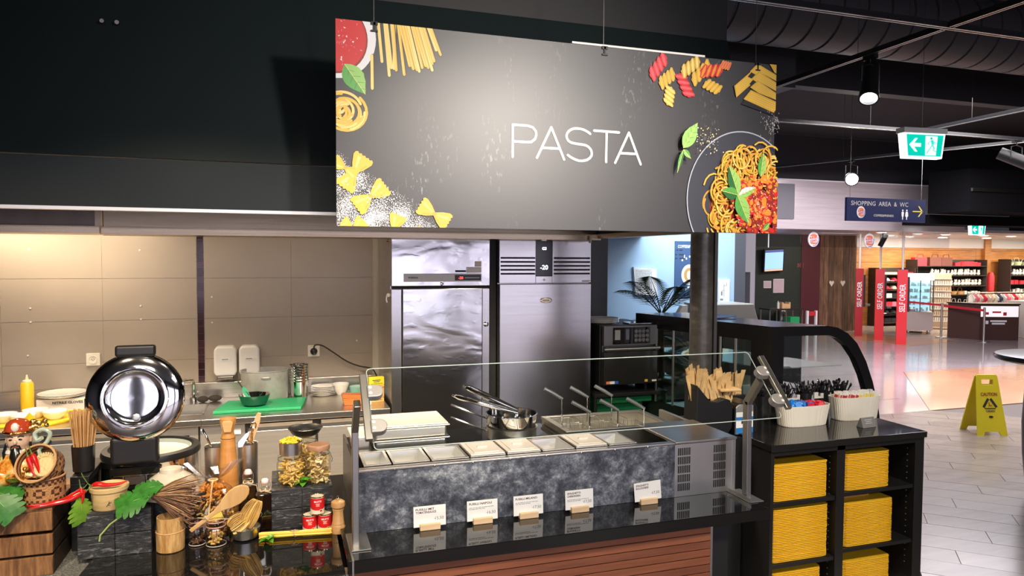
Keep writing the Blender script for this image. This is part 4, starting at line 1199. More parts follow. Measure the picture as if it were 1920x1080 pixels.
# ---- porcelain figurine
skin = mat('porcelain_skin', (0.80, 0.55, 0.40), 0.12, coat=1.0)
gold = ramp_mat('gold_glaze', [(0.35, (0.55, 0.28, 0.05)), (0.65, (0.95, 0.72, 0.30))], 60, 0.14, 1.0, 4, 0.5)
redg = mat('red_glaze', (0.48, 0.06, 0.02), 0.10, coat=1.0)
robe_m = ramp_mat('robe_glaze', [(0.36, (0.42, 0.05, 0.01)), (0.50, (0.75, 0.35, 0.05)), (0.60, (0.85, 0.62, 0.25)), (0.70, (0.25, 0.45, 0.20))], 38, 0.12, 0, 5, 0.3, coat=1.0)
jade = mat('jade_glaze', (0.50, 0.62, 0.50), 0.15, coat=1.0)
blk_gl = mat('black_glaze', (0.01, 0.01, 0.01), 0.1, coat=1.0)
wht_gl = mat('white_glaze', (0.85, 0.83, 0.76), 0.12, coat=1.0)
fx, fy = -0.828, 2.735
fg = thing('porcelain_figurine', 'porcelain figurine of a bearded man in red and gold robe holding a jade scepter', 'figurine', (fx, fy, CZ))
part('robe', MB().lathe([(0.068, 0), (0.072, .01), (0.062, .03), (0.066, .06), (0.072, .09), (0.070, .12), (0.052, .15), (0.030, .165), (0.022, .172)], 28, (fx, fy, CZ), 1.05, .8), robe_m, fg)
part('sleeve', MB().tube([(fx - .05, fy, CZ + .14), (fx - .075, fy - .02, CZ + .10), (fx - .04, fy - .06, CZ + .085), (fx - .01, fy - .07, CZ + .09)], [.022, .026, .026, .018], 12), robe_m, fg)
part('sleeve', MB().tube([(fx + .05, fy, CZ + .14), (fx + .078, fy - .02, CZ + .105), (fx + .055, fy - .06, CZ + .09), (fx + .03, fy - .07, CZ + .10)], [.022, .027, .028, .020], 12), gold, fg)
part('collar', MB().tube([(fx + .032 * cos(a), fy + .028 * sin(a), CZ + .165) for a in [2 * pi * k / 16 for k in range(16)]], .010, 8, closed=True), wht_gl, fg)
hd = MB()
hd.ball((fx, fy - .004, CZ + .205), .036, 20, 14, (.95, .92, 1.12)); hd.ball((fx, fy - .038, CZ + .203), .006, 10, 8, (1, 1, 1.4))
hd.ball((fx - .034, fy, CZ + .203), .009, 8, 6, (.6, 1, 1.5)).ball((fx + .034, fy, CZ + .203), .009, 8, 6, (.6, 1, 1.5))
h_ = part('head', hd, skin, fg)
for s_ in (-1, 1):
    part('eye', MB().ball((fx + s_ * .0135, fy - .0345, CZ + .211), .0042, 10, 6, (1.4, .5, .7)), blk_gl, h_)
    part('eyebrow', MB().tube([(fx + s_ * .006, fy - .036, CZ + .219), (fx + s_ * .014, fy - .0355, CZ + .223), (fx + s_ * .023, fy - .030, CZ + .220)], .0013, 6), blk_gl, h_)
    part('moustache', MB().tube([(fx + s_ * .001, fy - .038, CZ + .193), (fx + s_ * .011, fy - .036, CZ + .190), (fx + s_ * .016, fy - .033, CZ + .176)], [.002, .0028, .001], 6), blk_gl, h_)
part('mouth', MB().ball((fx, fy - .0365, CZ + .188), .004, 8, 5, (1.4, .5, .6)), redg, h_)
part('beard', MB().tube([(fx, fy - .032, CZ + .180), (fx + .002, fy - .045, CZ + .155), (fx + .010, fy - .066, CZ + .120)], [.014, .017, .004], 10, flat=.6), blk_gl, h_)
for s_ in (-1, 1):
    part('side_hair', MB().tube([(fx + s_ * .034, fy - .006, CZ + .195), (fx + s_ * .038, fy - .018, CZ + .165), (fx + s_ * .034, fy - .035, CZ + .140)], [.004, .006, .002], 8), blk_gl, h_)
ht = part('hat', MB().lathe([(.038, 0), (.042, .006), (.040, .016), (.036, .030), (.024, .042), (.001, .048)], 20, (fx, fy, CZ + .228), 1, .95), redg, fg)
part('hat_band', MB().tube([(fx + .041 * cos(a), fy + .038 * sin(a), CZ + .232) for a in [2 * pi * k / 20 for k in range(20)]], .0055, 8, closed=True), gold, ht)
part('hat_ornament', MB().tube([(fx + .030, fy - .012, CZ + .238), (fx + .052, fy - .01, CZ + .250), (fx + .065, fy - .008, CZ + .242), (fx + .060, fy - .008, CZ + .226)], .009, 8)
     .ball((fx + .046, fy - .012, CZ + .262), .011).ball((fx + .062, fy - .01, CZ + .258), .010).ball((fx + .078, fy - .008, CZ + .262), .009).ball((fx + .082, fy - .006, CZ + .248), .008), gold, ht, kind='stuff')
part('hat_wing', MB().ball((fx, fy - .036, CZ + .252), .012, 10, 6, (1, .6, 1.3)), wht_gl, ht)
part('yellow_peak', MB().lathe([(.020, 0), (.001, .026)], 4, (fx + .026, fy + .02, CZ + .262)), yellow_p, ht)
part('scepter', MB().tube(smooth([(fx + .070, fy - .04, CZ + .10), (fx + .082, fy - .035, CZ + .135), (fx + .066, fy - .035, CZ + .17), (fx + .088, fy - .03, CZ + .195), (fx + .098, fy - .03, CZ + .225), (fx + .078, fy - .03, CZ + .240), (fx + .055, fy - .03, CZ + .228), (fx + .060, fy - .03, CZ + .205), (fx + .076, fy - .032, CZ + .212)], 3), .0085, 8, flat=.8), jade, fg)
part('ingot', MB().lathe([(.010, 0), (.024, .008), (.030, .020), (.022, .021), (.010, .018), (.001, .026)], 16, (fx + .01, fy - .075, CZ + .082)), gold, fg)
part('sash', MB().tube([(fx - .07, fy - .02, CZ + .075), (fx - .03, fy - .058, CZ + .062), (fx + .03, fy - .060, CZ + .062), (fx + .072, fy - .02, CZ + .080)], .009, 8), wht_gl, fg)
mb = MB()
for k in range(26):
    a = rnd.uniform(-2.9, -.2); z = rnd.uniform(.03, .14)
    mb.ball((fx + .070 * cos(a), fy + .056 * sin(a), CZ + z), rnd.uniform(.004, .009), 8, 5)
part('robe_ornaments', mb, gold, fg, kind='stuff')

# ---- woven baskets
wv1 = mat('woven_tan', (0.52, 0.27, 0.10), 0.6, bump=.6, bscale=220)
wv2 = mat('woven_dark', (0.10, 0.025, 0.012), 0.6, bump=.6, bscale=220)
wv3 = mat('woven_rim', (0.62, 0.36, 0.16), 0.5)
def woven(name, lab, M, r, h, loc, floor_c=True):
    b = thing(name, lab, 'basket', loc, group='patterned woven baskets')
    mb = MB(M)
    n = 44
    rows = 12
    for k in range(rows):
        z0, z1 = h * k / rows, h * (k + 1) / rows
        for i in range(n):
            a0, a1 = 2 * pi * i / n, 2 * pi * (i + 1) / n
            zig = {2: 1, 3: 0, 8: 0, 9: 1}.get(k)
            if k in (1, 10): c = 1 if i % 2 else 0
            elif k in (4, 5, 6, 7): c = 1 if ((i % 6) in ((2, 3) if k in (4, 7) else (1, 4) if False else (1, 2, 3, 4)) and not (k in (5, 6) and i % 6 in (2, 3))) else 0
            elif k in (0, 11): c = 1
            elif k in (2, 9): c = 0 if i % 2 else 1
            else: c = 0
            mb.cm = c
            o = r + (.0006 if c else 0)
            mb.add([(o * cos(a0), o * sin(a0), z0), (o * cos(a1), o * sin(a1), z0), (o * cos(a1), o * sin(a1), z1), (o * cos(a0), o * sin(a0), z1)], [(0, 1, 2, 3)])
            mb.cm = 1 if (k // 2) % 2 else 0
            q = r - .004
            mb.add([(q * cos(a0), q * sin(a0), z0), (q * cos(a1), q * sin(a1), z0), (q * cos(a1), q * sin(a1), z1), (q * cos(a0), q * sin(a0), z1)], [(3, 2, 1, 0)])
    mb.cm = 0
    mb.lathe([(r - .003, 0.0), (r - .003, .004)], n, (0, 0, 0))
    part('woven_wall', mb, [wv1, wv2], b)
    part('basket_rim', MB(M).tube([((r - .001) * cos(a), (r - .001) * sin(a), h) for a in [2 * pi * k / 36 for k in range(36)]], .0035, 6, closed=True), wv3, b)
    return b
bx, by = -0.745, 2.69
woven('woven_basket', 'upright patterned woven basket standing on the brown crate', T(bx, by, CZ), .060, .088, (bx, by, CZ))
tM = T(bx - .002, by - .004, CZ + .118) @ Matrix.Rotation(RD(58), 4, 'X') @ Matrix.Rotation(RD(-14), 4, 'Y')
woven('woven_basket', 'tilted patterned woven basket facing forward with red chilies inside', tM @ Matrix.Translation((0, 0, -.01)), .063, .055, (bx, by, CZ + .1))
cookie = mat('dried_noodle_cake', (0.82, 0.62, 0.30), 0.6, bump=.8, bscale=90)
dm = tM @ Matrix.Translation((.018, -.006, .012))
nk = thing('noodle_cake', 'round pale noodle cake inside the tilted woven basket', 'noodles', tuple(dm @ Vector((0, 0, 0))))
part('cake_body', MB(dm).lathe([(.034, 0), (.038, .006), (.034, .014), (.001, .018)], 24), cookie, nk)
fan = MB(dm)
for k in range(16):
    a = RD(10 + k * 11)
    fan.cm = 0
    fan.tube([(.030 * cos(a), .030 * sin(a), .016), (.044 * cos(a), .044 * sin(a), .018)], .0028, 5)
part('cake_fringe', fan, cookie, nk, kind='stuff')

chili_m = mat('red_chili', (0.62, 0.012, 0.010), 0.12, coat=1.0)
stem_m = mat('green_stem', (0.12, 0.20, 0.04), 0.5)
def chili(pts, r, lab, group=None, stem=None):
    pts = [Vector(p) for p in pts]
    c = thing('red_chili', lab, 'chili', tuple(pts[0]), group=group)
    sp = smooth(pts, 5)
    n = len(sp)
    rs = [r * (min(1, .55 + .45 * (i / (n * .2))) if i < n * .2 else max(.06, 1 - ((i - n * .2) / (n * .8)) ** 1.5)) for i in range(n)]
    part('chili_body', MB().tube(sp, rs, 12), chili_m, c)
    d = (pts[0] - pts[1]).normalized()
    e = stem or [pts[0] + d * .012, pts[0] + d * .022 + Vector((0, 0, .006))]
    part('chili_stem', MB().tube([pts[0] - d * .003, pts[0] + d * .003] + e, [r * .7, r * .35] + [r * .18] * len(e), 8), stem_m, c)
def tp(x, y, z): return tuple(tM @ Vector((x, y, z)))
chili([tp(-.030, .028, .040), tp(-.022, .0, .030), tp(-.012, -.035, .020)], .009, 'red chili at left inside the tilted woven basket', 'chilies in the tilted basket')
chili([tp(-.016, .034, .044), tp(-.004, .006, .034), tp(.008, -.036, .022)], .009, 'red chili at right inside the tilted woven basket', 'chilies in the tilted basket')
chili([(-0.618, 2.66, 1.115), (-0.66, 2.632, 1.098), (-0.725, 2.612, 1.093), (-0.768, 2.606, 1.090)], .009, 'long red chili lying across the front edge of the brown crate', 'chilies on the brown crate')
chili([(-0.640, 2.70, 1.110), (-0.68, 2.655, 1.092), (-0.735, 2.632, 1.091), (-0.780, 2.625, 1.091)], .0085, 'red chili behind the long one on the brown crate', 'chilies on the brown crate')
chili([(-0.632, 2.655, 1.128), (-0.626, 2.652, 1.10), (-0.628, 2.650, 1.075)], .007, 'small red chili hanging down beside the bamboo steamer', None)

# ---- riser, cup and chopsticks
solo('riser_box', MB().box(-0.699, 2.80, GZ, -0.653, 3.05, 1.10).box(-0.699, 2.80, 1.10, -0.640, 3.05, 1.125), black, 'black riser box behind the woven baskets', 'riser', bevel=.002)
cx, cy = -0.672, 2.87
cup = thing('black_cup', 'black round cup holding wooden chopsticks behind the woven baskets', 'cup', (cx, cy, 1.1255))
part('cup_body', MB().lathe([(.030, 0), (.034, .004), (.038, .095), (.036, .095), (.032, .006), (.001, .006)], 24, (cx, cy, 1.1255), cap=False), black, cup)
stick_m = ramp_mat('chopstick_wood', [(0.3, (0.55, 0.30, 0.11)), (0.7, (0.74, 0.47, 0.22))], 10, 0.5, 0, 4)
for k in range(38):
    a = 2 * pi * k * 0.381966; q = math.sqrt((k + .5) / 38)
    b0 = Vector((cx + .024 * q * cos(a), cy + .024 * q * sin(a), 1.135)); b1 = Vector((cx + .052 * q * cos(a) + .004, cy + .040 * q * sin(a) - .01, 1.345 + .006 * rnd.random()))
    solo('chopstick', MB().tube([b0, b1], [.0016, .0029], 6), stick_m, 'square wooden chopstick standing in the black cup', 'chopstick', 'chopsticks in the black cup', loc=tuple(b0))

# ---- monstera leaves
leaf_g = ramp_mat('leaf_green', [(0.3, (0.012, 0.10, 0.010)), (0.7, (0.05, 0.26, 0.03))], 30, 0.42, 0, 4)
leaf_l = ramp_mat('leaf_light_green', [(0.3, (0.10, 0.30, 0.02)), (0.7, (0.28, 0.50, 0.06))], 30, 0.35, 0, 4)
vein_m = mat('leaf_vein', (0.42, 0.58, 0.18), 0.5)
def monstera(M, s, lab, m=leaf_g, name='monstera_leaf', fingers=5, stem=None, droop=.25):
    c = thing(name, lab, 'leaf', tuple(M @ Vector((0, 0, 0))), group='artificial leaves on the display')
    mb = MB(M)
    def Pz(u, v): return (u * s, v * s, (-droop * (v * v) - .18 * u * u) * s)
    # outline half width as a function of u
    def W_(u): return .62 * math.sqrt(max(0, 1 - ((u - .38) / .64) ** 2)) if -.26 < u < 1.02 else 0
    for sg in (1, -1):
        for k in range(fingers):
            ua = -.24 + 1.20 * k / fingers; ub = -.24 + 1.20 * (k + 1) / fingers
            v = []; f = []
            ts = (0, .3, .55, .75, .90, 1.0)
            for i, t in enumerate(ts):
                gap = 0 if t < .58 else (.035 + .10 * (t - .58))
                sw = .20 * t * (1 - k / fingers * .6)
                w0 = W_(min(.97, max(-.22, ua * .9 + .04))) * t; w1 = W_(min(.97, max(-.22, ub * .9 + .04))) * t
                if i == 5:
                    wm = (w0 + w1) / 2 * 1.05; um_ = (ua + ub) / 2 + sw + .02
                    v += [Pz(um_ - .035, sg * wm), Pz(um_ + .035, sg * wm)]
                else:
                    v += [Pz(ua + sw + gap * .5, sg * w0), Pz(ub + sw - gap * .5, sg * w1)]
            for i in range(5):
                q = (2 * i, 2 * i + 1, 2 * i + 3, 2 * i + 2)
                f.append(q if sg > 0 else q[::-1])
            mb.add(v, f, True)
    part('leaf_blade', mb, m, c)
    part('leaf_midrib', MB(M).tube([Pz(-.24, 0), Pz(.3, 0), Pz(.98, 0)], [.012 * s, .009 * s, .003 * s], 6), vein_m, c)
    if stem:
        part('leaf_stem', MB().tube([M @ Vector(Pz(-.2, 0))] + [Vector(p) for p in stem], .0028, 6), vein_m, c)
    return c
def LM(loc, yaw, pitch, roll=0):
    return Matrix.Translation(loc) @ Matrix.Rotation(yaw, 4, 'Z') @ Matrix.Rotation(pitch, 4, 'Y') @ Matrix.Rotation(roll, 4, 'X')
# large bright leaf hanging over the crate front: faces camera
def face(loc, ang, tilt=20, turn=0):
    """leaf plane roughly facing -Y, midrib direction at ang in the picture plane"""
    return Matrix.Translation(loc) @ Matrix.Rotation(RD(turn), 4, 'Z') @ Matrix.Rotation(RD(90 - tilt), 4, 'X') @ Matrix.Rotation(RD(ang), 4, 'Z')
monstera(face((-0.850, 2.600, 1.128), -48, 30), .078, 'large green monstera leaf hanging over the front of the brown crate', leaf_g)
monstera(face((-0.868, 2.64, 1.142), -20, 55), .075, 'dark monstera leaf lying behind the large hanging one below the figurine', leaf_g, droop=.1)
monstera(face((-0.872, 2.60, 1.128), -100, 20), .065, 'light green leaf at the far left edge over the brown crate', leaf_l)
monstera(face((-0.632, 2.648, 1.085), -86, 10, 55), .075, 'narrow light green leaf hanging down over the black crate corner', leaf_l, fingers=5)
monstera(face((-0.440, 2.635, 1.082), 194, 55), .088, 'broad green leaf lying in front of the bamboo steamer', leaf_g, stem=[(-0.49, 2.63, 1.04), (-0.545, 2.64, 1.0), (-0.575, 2.642, .965), (-0.578, 2.643, .945)])
monstera(face((-0.400, 2.665, 1.108), 182, 64), .075, 'flat green leaf lying over the upturned cream bowl edge', leaf_g)

# ---- bamboo steamer on the black crate
bam_m = ramp_mat('bamboo', [(0.3, (0.60, 0.40, 0.17)), (0.7, (0.78, 0.57, 0.29))], 14, 0.45, 0, 4, 0.02, (1, 1, 6))
st = thing('bamboo_steamer', 'pale round bamboo steamer box with a chili on top', 'steamer', (-0.562, 2.725, 1.0345))
part('steamer_wall', MB().lathe([(.050, 0), (.053, .004), (.055, .055), (.0555, .062), (.050, .062), (.050, .02), (.001, .02)], 36, (-0.562, 2.722, 1.0345), cap=False), bam_m, st)
part('steamer_lid', MB().lathe([(.056, .060), (.060, .062), (.061, .075), (.056, .077), (.054, .070), (.001, .070)], 36, (-0.562, 2.722, 1.0345), cap=False), bam_m, st)
part('painted_twig', MB().tube([(-0.560, 2.667, 1.052), (-0.553, 2.6665, 1.062), (-0.545, 2.667, 1.066)], .0008, 5).tube([(-0.556, 2.6665, 1.058), (-0.548, 2.667, 1.056)], .0007, 5).tube([(-0.553, 2.666, 1.062), (-0.551, 2.6665, 1.070)], .0007, 5), ink, st, kind='stuff')
chili([(-0.610, 2.70, 1.118), (-0.590, 2.690, 1.125), (-0.560, 2.690, 1.119), (-0.520, 2.695, 1.120), (-0.500, 2.70, 1.128)], .009, 'red chili lying on the bamboo steamer lid', None,
      stem=[Vector((-0.622, 2.70, 1.128)), Vector((-0.634, 2.70, 1.150)), Vector((-0.640, 2.70, 1.165))])

# ---- upturned bowl, twig bundle
bowlc = ramp_mat('cream_china', [(0.3, (0.62, 0.56, 0.46)), (0.7, (0.74, 0.68, 0.58))], 12, 0.12, 0, 4, coat=.8)
bw = thing('china_bowl', 'upturned cream china bowl behind the twig bundle', 'bowl', (-0.375, 2.775, 1.0455))
part('bowl_body', MB().lathe([(.098, 0), (.097, .006), (.088, .035), (.068, .062), (.042, .078), (.038, .080), (.036, .092), (.033, .092), (.032, .082), (.001, .082)], 44, (-0.375, 2.772, 1.0455), cap=False), bowlc, bw)
twig_m = [ramp_mat('twig_tan', [(0.3, (0.36, 0.20, 0.09)), (0.7, (0.62, 0.40, 0.20))], 20, 0.7), ramp_mat('twig_brown', [(0.3, (0.10, 0.045, 0.025)), (0.7, (0.24, 0.11, 0.06))], 20, 0.7)]
tw = thing('twig_bundle', 'fanned bundle of brown dried noodle sticks above the woven cup', 'dried sticks', (-0.34, 2.66, 1.05))
mb = MB()
for k in range(150):
    t = rnd.random()
    a = RD(24 - 72 * t + rnd.gauss(0, 3))
    o = Vector((-0.418 + rnd.uniform(-.01, .012), 2.668 + rnd.uniform(-.012, .012), 1.083 - .012 * t))
    l = rnd.uniform(.115, .155)
    e = o + Vector((cos(a) * l, rnd.uniform(-.03, .012), sin(a) * l))
    mb.cm = 1 if (rnd.random() < .35 + .3 * t) else 0
    m_ = o.lerp(e, .55) + Vector((0, 0, .006 * (1 - t)))
    mb.tube([o, m_, e], [.0016, .0014, .0008], 4)
part('sticks', mb, twig_m, tw, kind='stuff')
mb = MB()
for k in range(44):
    a = RD(rnd.uniform(-48, 18)); l = rnd.uniform(.10, .15)
    c_ = Vector((-0.415 + cos(a) * l, 2.655 + rnd.uniform(-.03, .02), 1.075 + sin(a) * l))
    mb.ball(tuple(c_), rnd.uniform(.002, .0045), 6, 4, (1.6, 1, 1))
part('seed_heads', mb, twig_m[1], tw, kind='stuff')

# ---- woven cup
wc = thing('woven_cup', 'tall cylindrical woven bamboo cup on the black glass plate', 'basket', (-0.366, 2.672, LZ))
weave = ramp_mat('bamboo_weave', [(0.35, (0.42, 0.22, 0.06)), (0.65, (0.70, 0.44, 0.18))], 45, 0.5, 0, 3, 0.8, (1, 1, .25))
part('lower_wall', MB().lathe([(.042, 0), (.045, .003), (.046, .068), (.0445, .070)], 36, (-0.366, 2.672, LZ + .0005), cap=False).lathe([(.001, .002), (.042, .001)], 36, (-0.366, 2.672, LZ + .0005), cap=False), weave, wc)
part('upper_wall', MB().lathe([(.0445, .066), (.0425, .068), (.0430, .118), (.040, .118), (.040, .010), (.001, .010)], 36, (-0.366, 2.672, LZ), cap=False), weave, wc)
part('seam_ring', MB().tube([(-0.366 + .0455 * cos(a), 2.672 + .0455 * sin(a), LZ + .068) for a in [2 * pi * k / 30 for k in range(30)]], .0018, 6, closed=True), wv3, wc)

# ---- small clip-top jars
wire_m = mat('clip_wire', (0.7, 0.68, 0.66), 0.15, 1.0)
past_m = ramp_mat('dry_pasta', [(0.3, (0.80, 0.48, 0.10)), (0.7, (0.94, 0.70, 0.24))], 40, 0.55, 0, 3)
past_p = ramp_mat('pale_pasta', [(0.3, (0.80, 0.56, 0.22)), (0.7, (0.93, 0.78, 0.45))], 40, 0.55, 0, 3)
def small_jar(x, y, r, h, lab, fill):
    j = thing('clip_jar', lab, 'jar', (x, y, LZ), group='small clip-top jars on the black plate')
    part('jar_glass', MB().lathe([(.001, .001), (r * .86, .001), (r, .008), (r, h * .62), (r * .86, h * .74), (r * .86, h * .78)], 28, (x, y, LZ + .0003), cap=False), glass_mat('small_jar_glass', (0.93, 0.93, 0.92), 0.22), j)
    lid = part('jar_lid', MB().lathe([(r * .92, h * .80), (r * .95, h * .83), (r * .95, h * .93), (r * .80, h * .98), (.001, h)], 28, (x, y, LZ), cap=False), glass_mat('lid_glass', (0.90, 0.72, 0.68), 0.30, 0.05), j)
    part('rubber_ring', MB().lathe([(r * .95, h * .775), (r * .98, h * .79), (r * .95, h * .805)], 28, (x, y, LZ), cap=False), mat('pink_rubber', (0.62, 0.30, 0.25), 0.6), lid)
    part('edge_glint_ring', MB().tube([(x + r * .90 * cos(a), y + r * .90 * sin(a), LZ + h * .765) for a in [2 * pi * k / 28 for k in range(28)]], .0016, 6, closed=True).tube([(x + r * .95 * cos(a), y + r * .95 * sin(a), LZ + .004) for a in [2 * pi * k / 28 for k in range(28)]], .0014, 6, closed=True).tube([(x + r * .88 * cos(a), y + r * .88 * sin(a), LZ + h * .955) for a in [2 * pi * k / 28 for k in range(28)]], .0012, 6, closed=True), mat('edge_glint', (0.70, 0.62, 0.58), 0.1, coat=1.0), j, kind='stuff')  # opaque pale rings added to stand in for bright glass edges
    part('wire_clip', MB().tube([(x + (r + .001) * cos(a), y + (r + .001) * sin(a), LZ + h * .70) for a in [2 * pi * k / 24 for k in range(24)]], .0011, 5, closed=True)
         .tube([(x - r * .3, y - r * .98, LZ + h * .70), (x - r * .35, y - r * 1.12, LZ + h * .5), (x + r * .1, y - r * 1.12, LZ + h * .45), (x + r * .15, y - r, LZ + h * .70)], .0011, 5), wire_m, j)
    mb = MB()
    for k in range(60 if fill else 24):
        a = rnd.uniform(0, 6.28); q = rnd.uniform(0, r * .66); zz = rnd.uniform(.008, h * (.55 if fill else .2))
        c_ = Vector((x + q * cos(a), y + q * sin(a), LZ + zz)); d = Vector((rnd.uniform(-1, 1), rnd.uniform(-1, 1), rnd.uniform(-.6, .6))).normalized() * .007
        mb.tube([c_ - d, c_ + d], .0035, 6)
    part('jar_filling', mb, past_m if fill else twig_m[1], j, kind='stuff')
small_jar(-0.283, 2.692, .029, .088, 'small clear clip jar with dark spice beside the woven cup', False)
small_jar(-0.219, 2.668, .035, .090, 'small clip jar with pale pasta and wire clip', True)

# ---- saucepan with tagliatelle
sp_ = thing('small_saucepan', 'small steel saucepan filled with tagliatelle nests', 'saucepan', (-0.124, 2.70, LZ))
part('pan_body', MB().lathe([(.001, 0), (.034, 0), (.044, .006), (.050, .030), (.052, .042), (.050, .042), (.046, .030), (.036, .008), (.001, .008)], 36, (-0.124, 2.70, LZ + .0005), cap=False), satin, sp_)
for (c0, c1, n_, lab) in (((-0.168, 2.672, .925), (-0.115, 2.69, .955), 20, 'flat tagliatelle nest at the left in the small saucepan'), ((-0.118, 2.69, .925), (-0.078, 2.685, 1.012), 22, 'upright folded tagliatelle nest at the right in the small saucepan')):
    nst = thing('pasta_nest', lab, 'pasta', c0, group='tagliatelle nests in the saucepan')
    mb = MB()
    A_, B_ = Vector(c0), Vector(c1); d = (B_ - A_); L_ = d.length; d.normalize(); sd = d.cross(Vector((0, 1, 0))).normalized()
    for k in range(n_ + 10):
        w = .023 * (k / n_ - .5) * 2; o_ = rnd.uniform(-.014, .004); mb.cm = k % 2
        pts = [A_ + sd * w * .7 + Vector((0, o_, 0)), A_ + d * L_ * .35 + sd * w + Vector((0, o_ - .006, 0)), A_ + d * L_ * .75 + sd * w * .9 + Vector((0, o_ - .003, 0)), B_ + sd * w * .5 + d * .004 + Vector((0, o_, 0)), B_ + sd * w * .1 - d * .004 + Vector((0, .01, 0))]
        mb.tube(smooth(pts, 3), rnd.uniform(.0013, .0021), 5)
    part('noodle_strands', mb, [past_m, mat('noodle_shade', (0.60, 0.36, 0.11), 0.6)], nst, kind='stuff')

# ---- cellophane pasta bag
bgx, bgy = -0.235, 2.765
bg = thing('pasta_bag', 'cellophane bag of orange and brown pasta tied with a pale ribbon', 'pasta bag', (bgx, bgy, LZ))
mb = MB()
N_, K_ = 26, 10
prof = [(.058, 0), (.070, .02), (.076, .08), (.072, .14), (.052, .175), (.022, .200), (.012, .206), (.030, .222), (.062, .255)]
rows = []
for i, (r, z) in enumerate(prof):
    for k in range(N_):
        a = 2 * pi * k / N_
        rr = r * (1 + (.10 if i < 5 else .28) * sin(k * 3.1 + i * 1.7) * (.5 + .5 * rnd.random()))
        fl = .75 if i < 6 else .35
        zz = z + (.02 * abs(cos(a)) * (1 if i == 8 else 0)) - (.012 * abs(sin(a)) if i == 8 else 0)
        rows.append((bgx + rr * cos(a) * (1.15 if i < 6 else 1.5), bgy + rr * fl * sin(a), LZ + zz + .0005))
fs = [(i * N_ + k, i * N_ + (k + 1) % N_, (i + 1) * N_ + (k + 1) % N_, (i + 1) * N_ + k) for i in range(len(prof) - 1) for k in range(N_)]
mb.add(rows, fs, False)
part('cellophane', mb, glass_mat('cellophane', (0.97, 0.95, 0.92), 0.26, 0.08), bg)
mb = MB(); bm = [mat('orange_pasta', (0.72, 0.30, 0.05), 0.5), mat('brown_pasta', (0.32, 0.13, 0.05), 0.5), mat('green_pasta', (0.30, 0.27, 0.08), 0.5), past_m]
for k in range(430):
    a = rnd.uniform(0, 6.28); z = rnd.uniform(.008, .190)
    R_ = .062 if z < .14 else .062 * (1 - (z - .14) / .09)
    q = R_ * math.sqrt(rnd.random())
    c_ = Vector((bgx + q * 1.15 * cos(a), bgy + q * .72 * sin(a), LZ + z)); d = Vector((rnd.uniform(-1, 1), rnd.uniform(-1, 1), rnd.uniform(-1, 1))).normalized() * .009
    mb.cm = 0 if z > .14 else rnd.choice((0, 1, 1, 2, 3))
    mb.tube([c_ - d, c_ + Vector((.002, .002, .002)), c_ + d], .0042, 5)
part('bag_pasta', mb, bm, bg, kind='stuff')
part('ribbon', MB().tube([(bgx + .016 * cos(a), bgy + .012 * sin(a), LZ + .204) for a in [2 * pi * k / 12 for k in range(12)]], .003, 6, closed=True)
     .tube([(bgx, bgy - .014, LZ + .204), (bgx - .004, bgy - .035, LZ + .17), (bgx - .010, bgy - .055, LZ + .11), (bgx - .014, bgy - .062, LZ + .07)], .0028, 6, flat=.4), mat('pale_ribbon', (0.75, 0.55, 0.28), 0.5), bg)
tg = MB(face((-0.252, 2.700, .965), 20, 12)).box(0, -.022, 0, .052, .008, .0012)
part('yellow_tag', tg, mat('yellow_tag', (0.85, 0.68, 0.10), 0.6), bg)

# ---- wooden spoon leaning on the bag
spn = thing('wooden_spoon', 'large wooden spoon leaning diagonally against the pasta bag', 'spoon', (-0.30, 2.64, .93))
sM = face((-0.300, 2.652, .945), 37, -6)
spoon_m = ramp_mat('spoon_wood', [(0.3, (0.60, 0.34, 0.13)), (0.7, (0.74, 0.48, 0.22))], 5, 0.5, 0, 4, 0.02, (6, 1, 1))
o_ = [(0, .007), (.10, .008), (.125, .013), (.15, .024), (.18, .031), (.205, .030), (.225, .022), (.236, .010)]
poly = [(a, -b) for a, b in o_] + [(.239, 0)] + [(a, b) for a, b in o_[::-1]]
part('spoon_body', MB(sM).prism(poly, 0, .008), spoon_m, spn, bevel=.003)
part('twine', MB().tube([tuple(sM @ Vector((.068, .010 * cos(a) , .004 + .007 * sin(a)))) for a in [2 * pi * k / 12 for k in range(12)]], .0022, 6, closed=True)
     .tube([tuple(sM @ Vector((.068, -.008, .012))), tuple(sM @ Vector((.10, -.03, .010))), tuple(sM @ Vector((.125, -.055, .008)))], .0016, 6)
     .tube([tuple(sM @ Vector((.066, .008, .012))), tuple(sM @ Vector((.05, .025, .012)))], .0016, 6), mat('jute', (0.66, 0.50, 0.32), 0.8, bump=.5, bscale=300), spn)

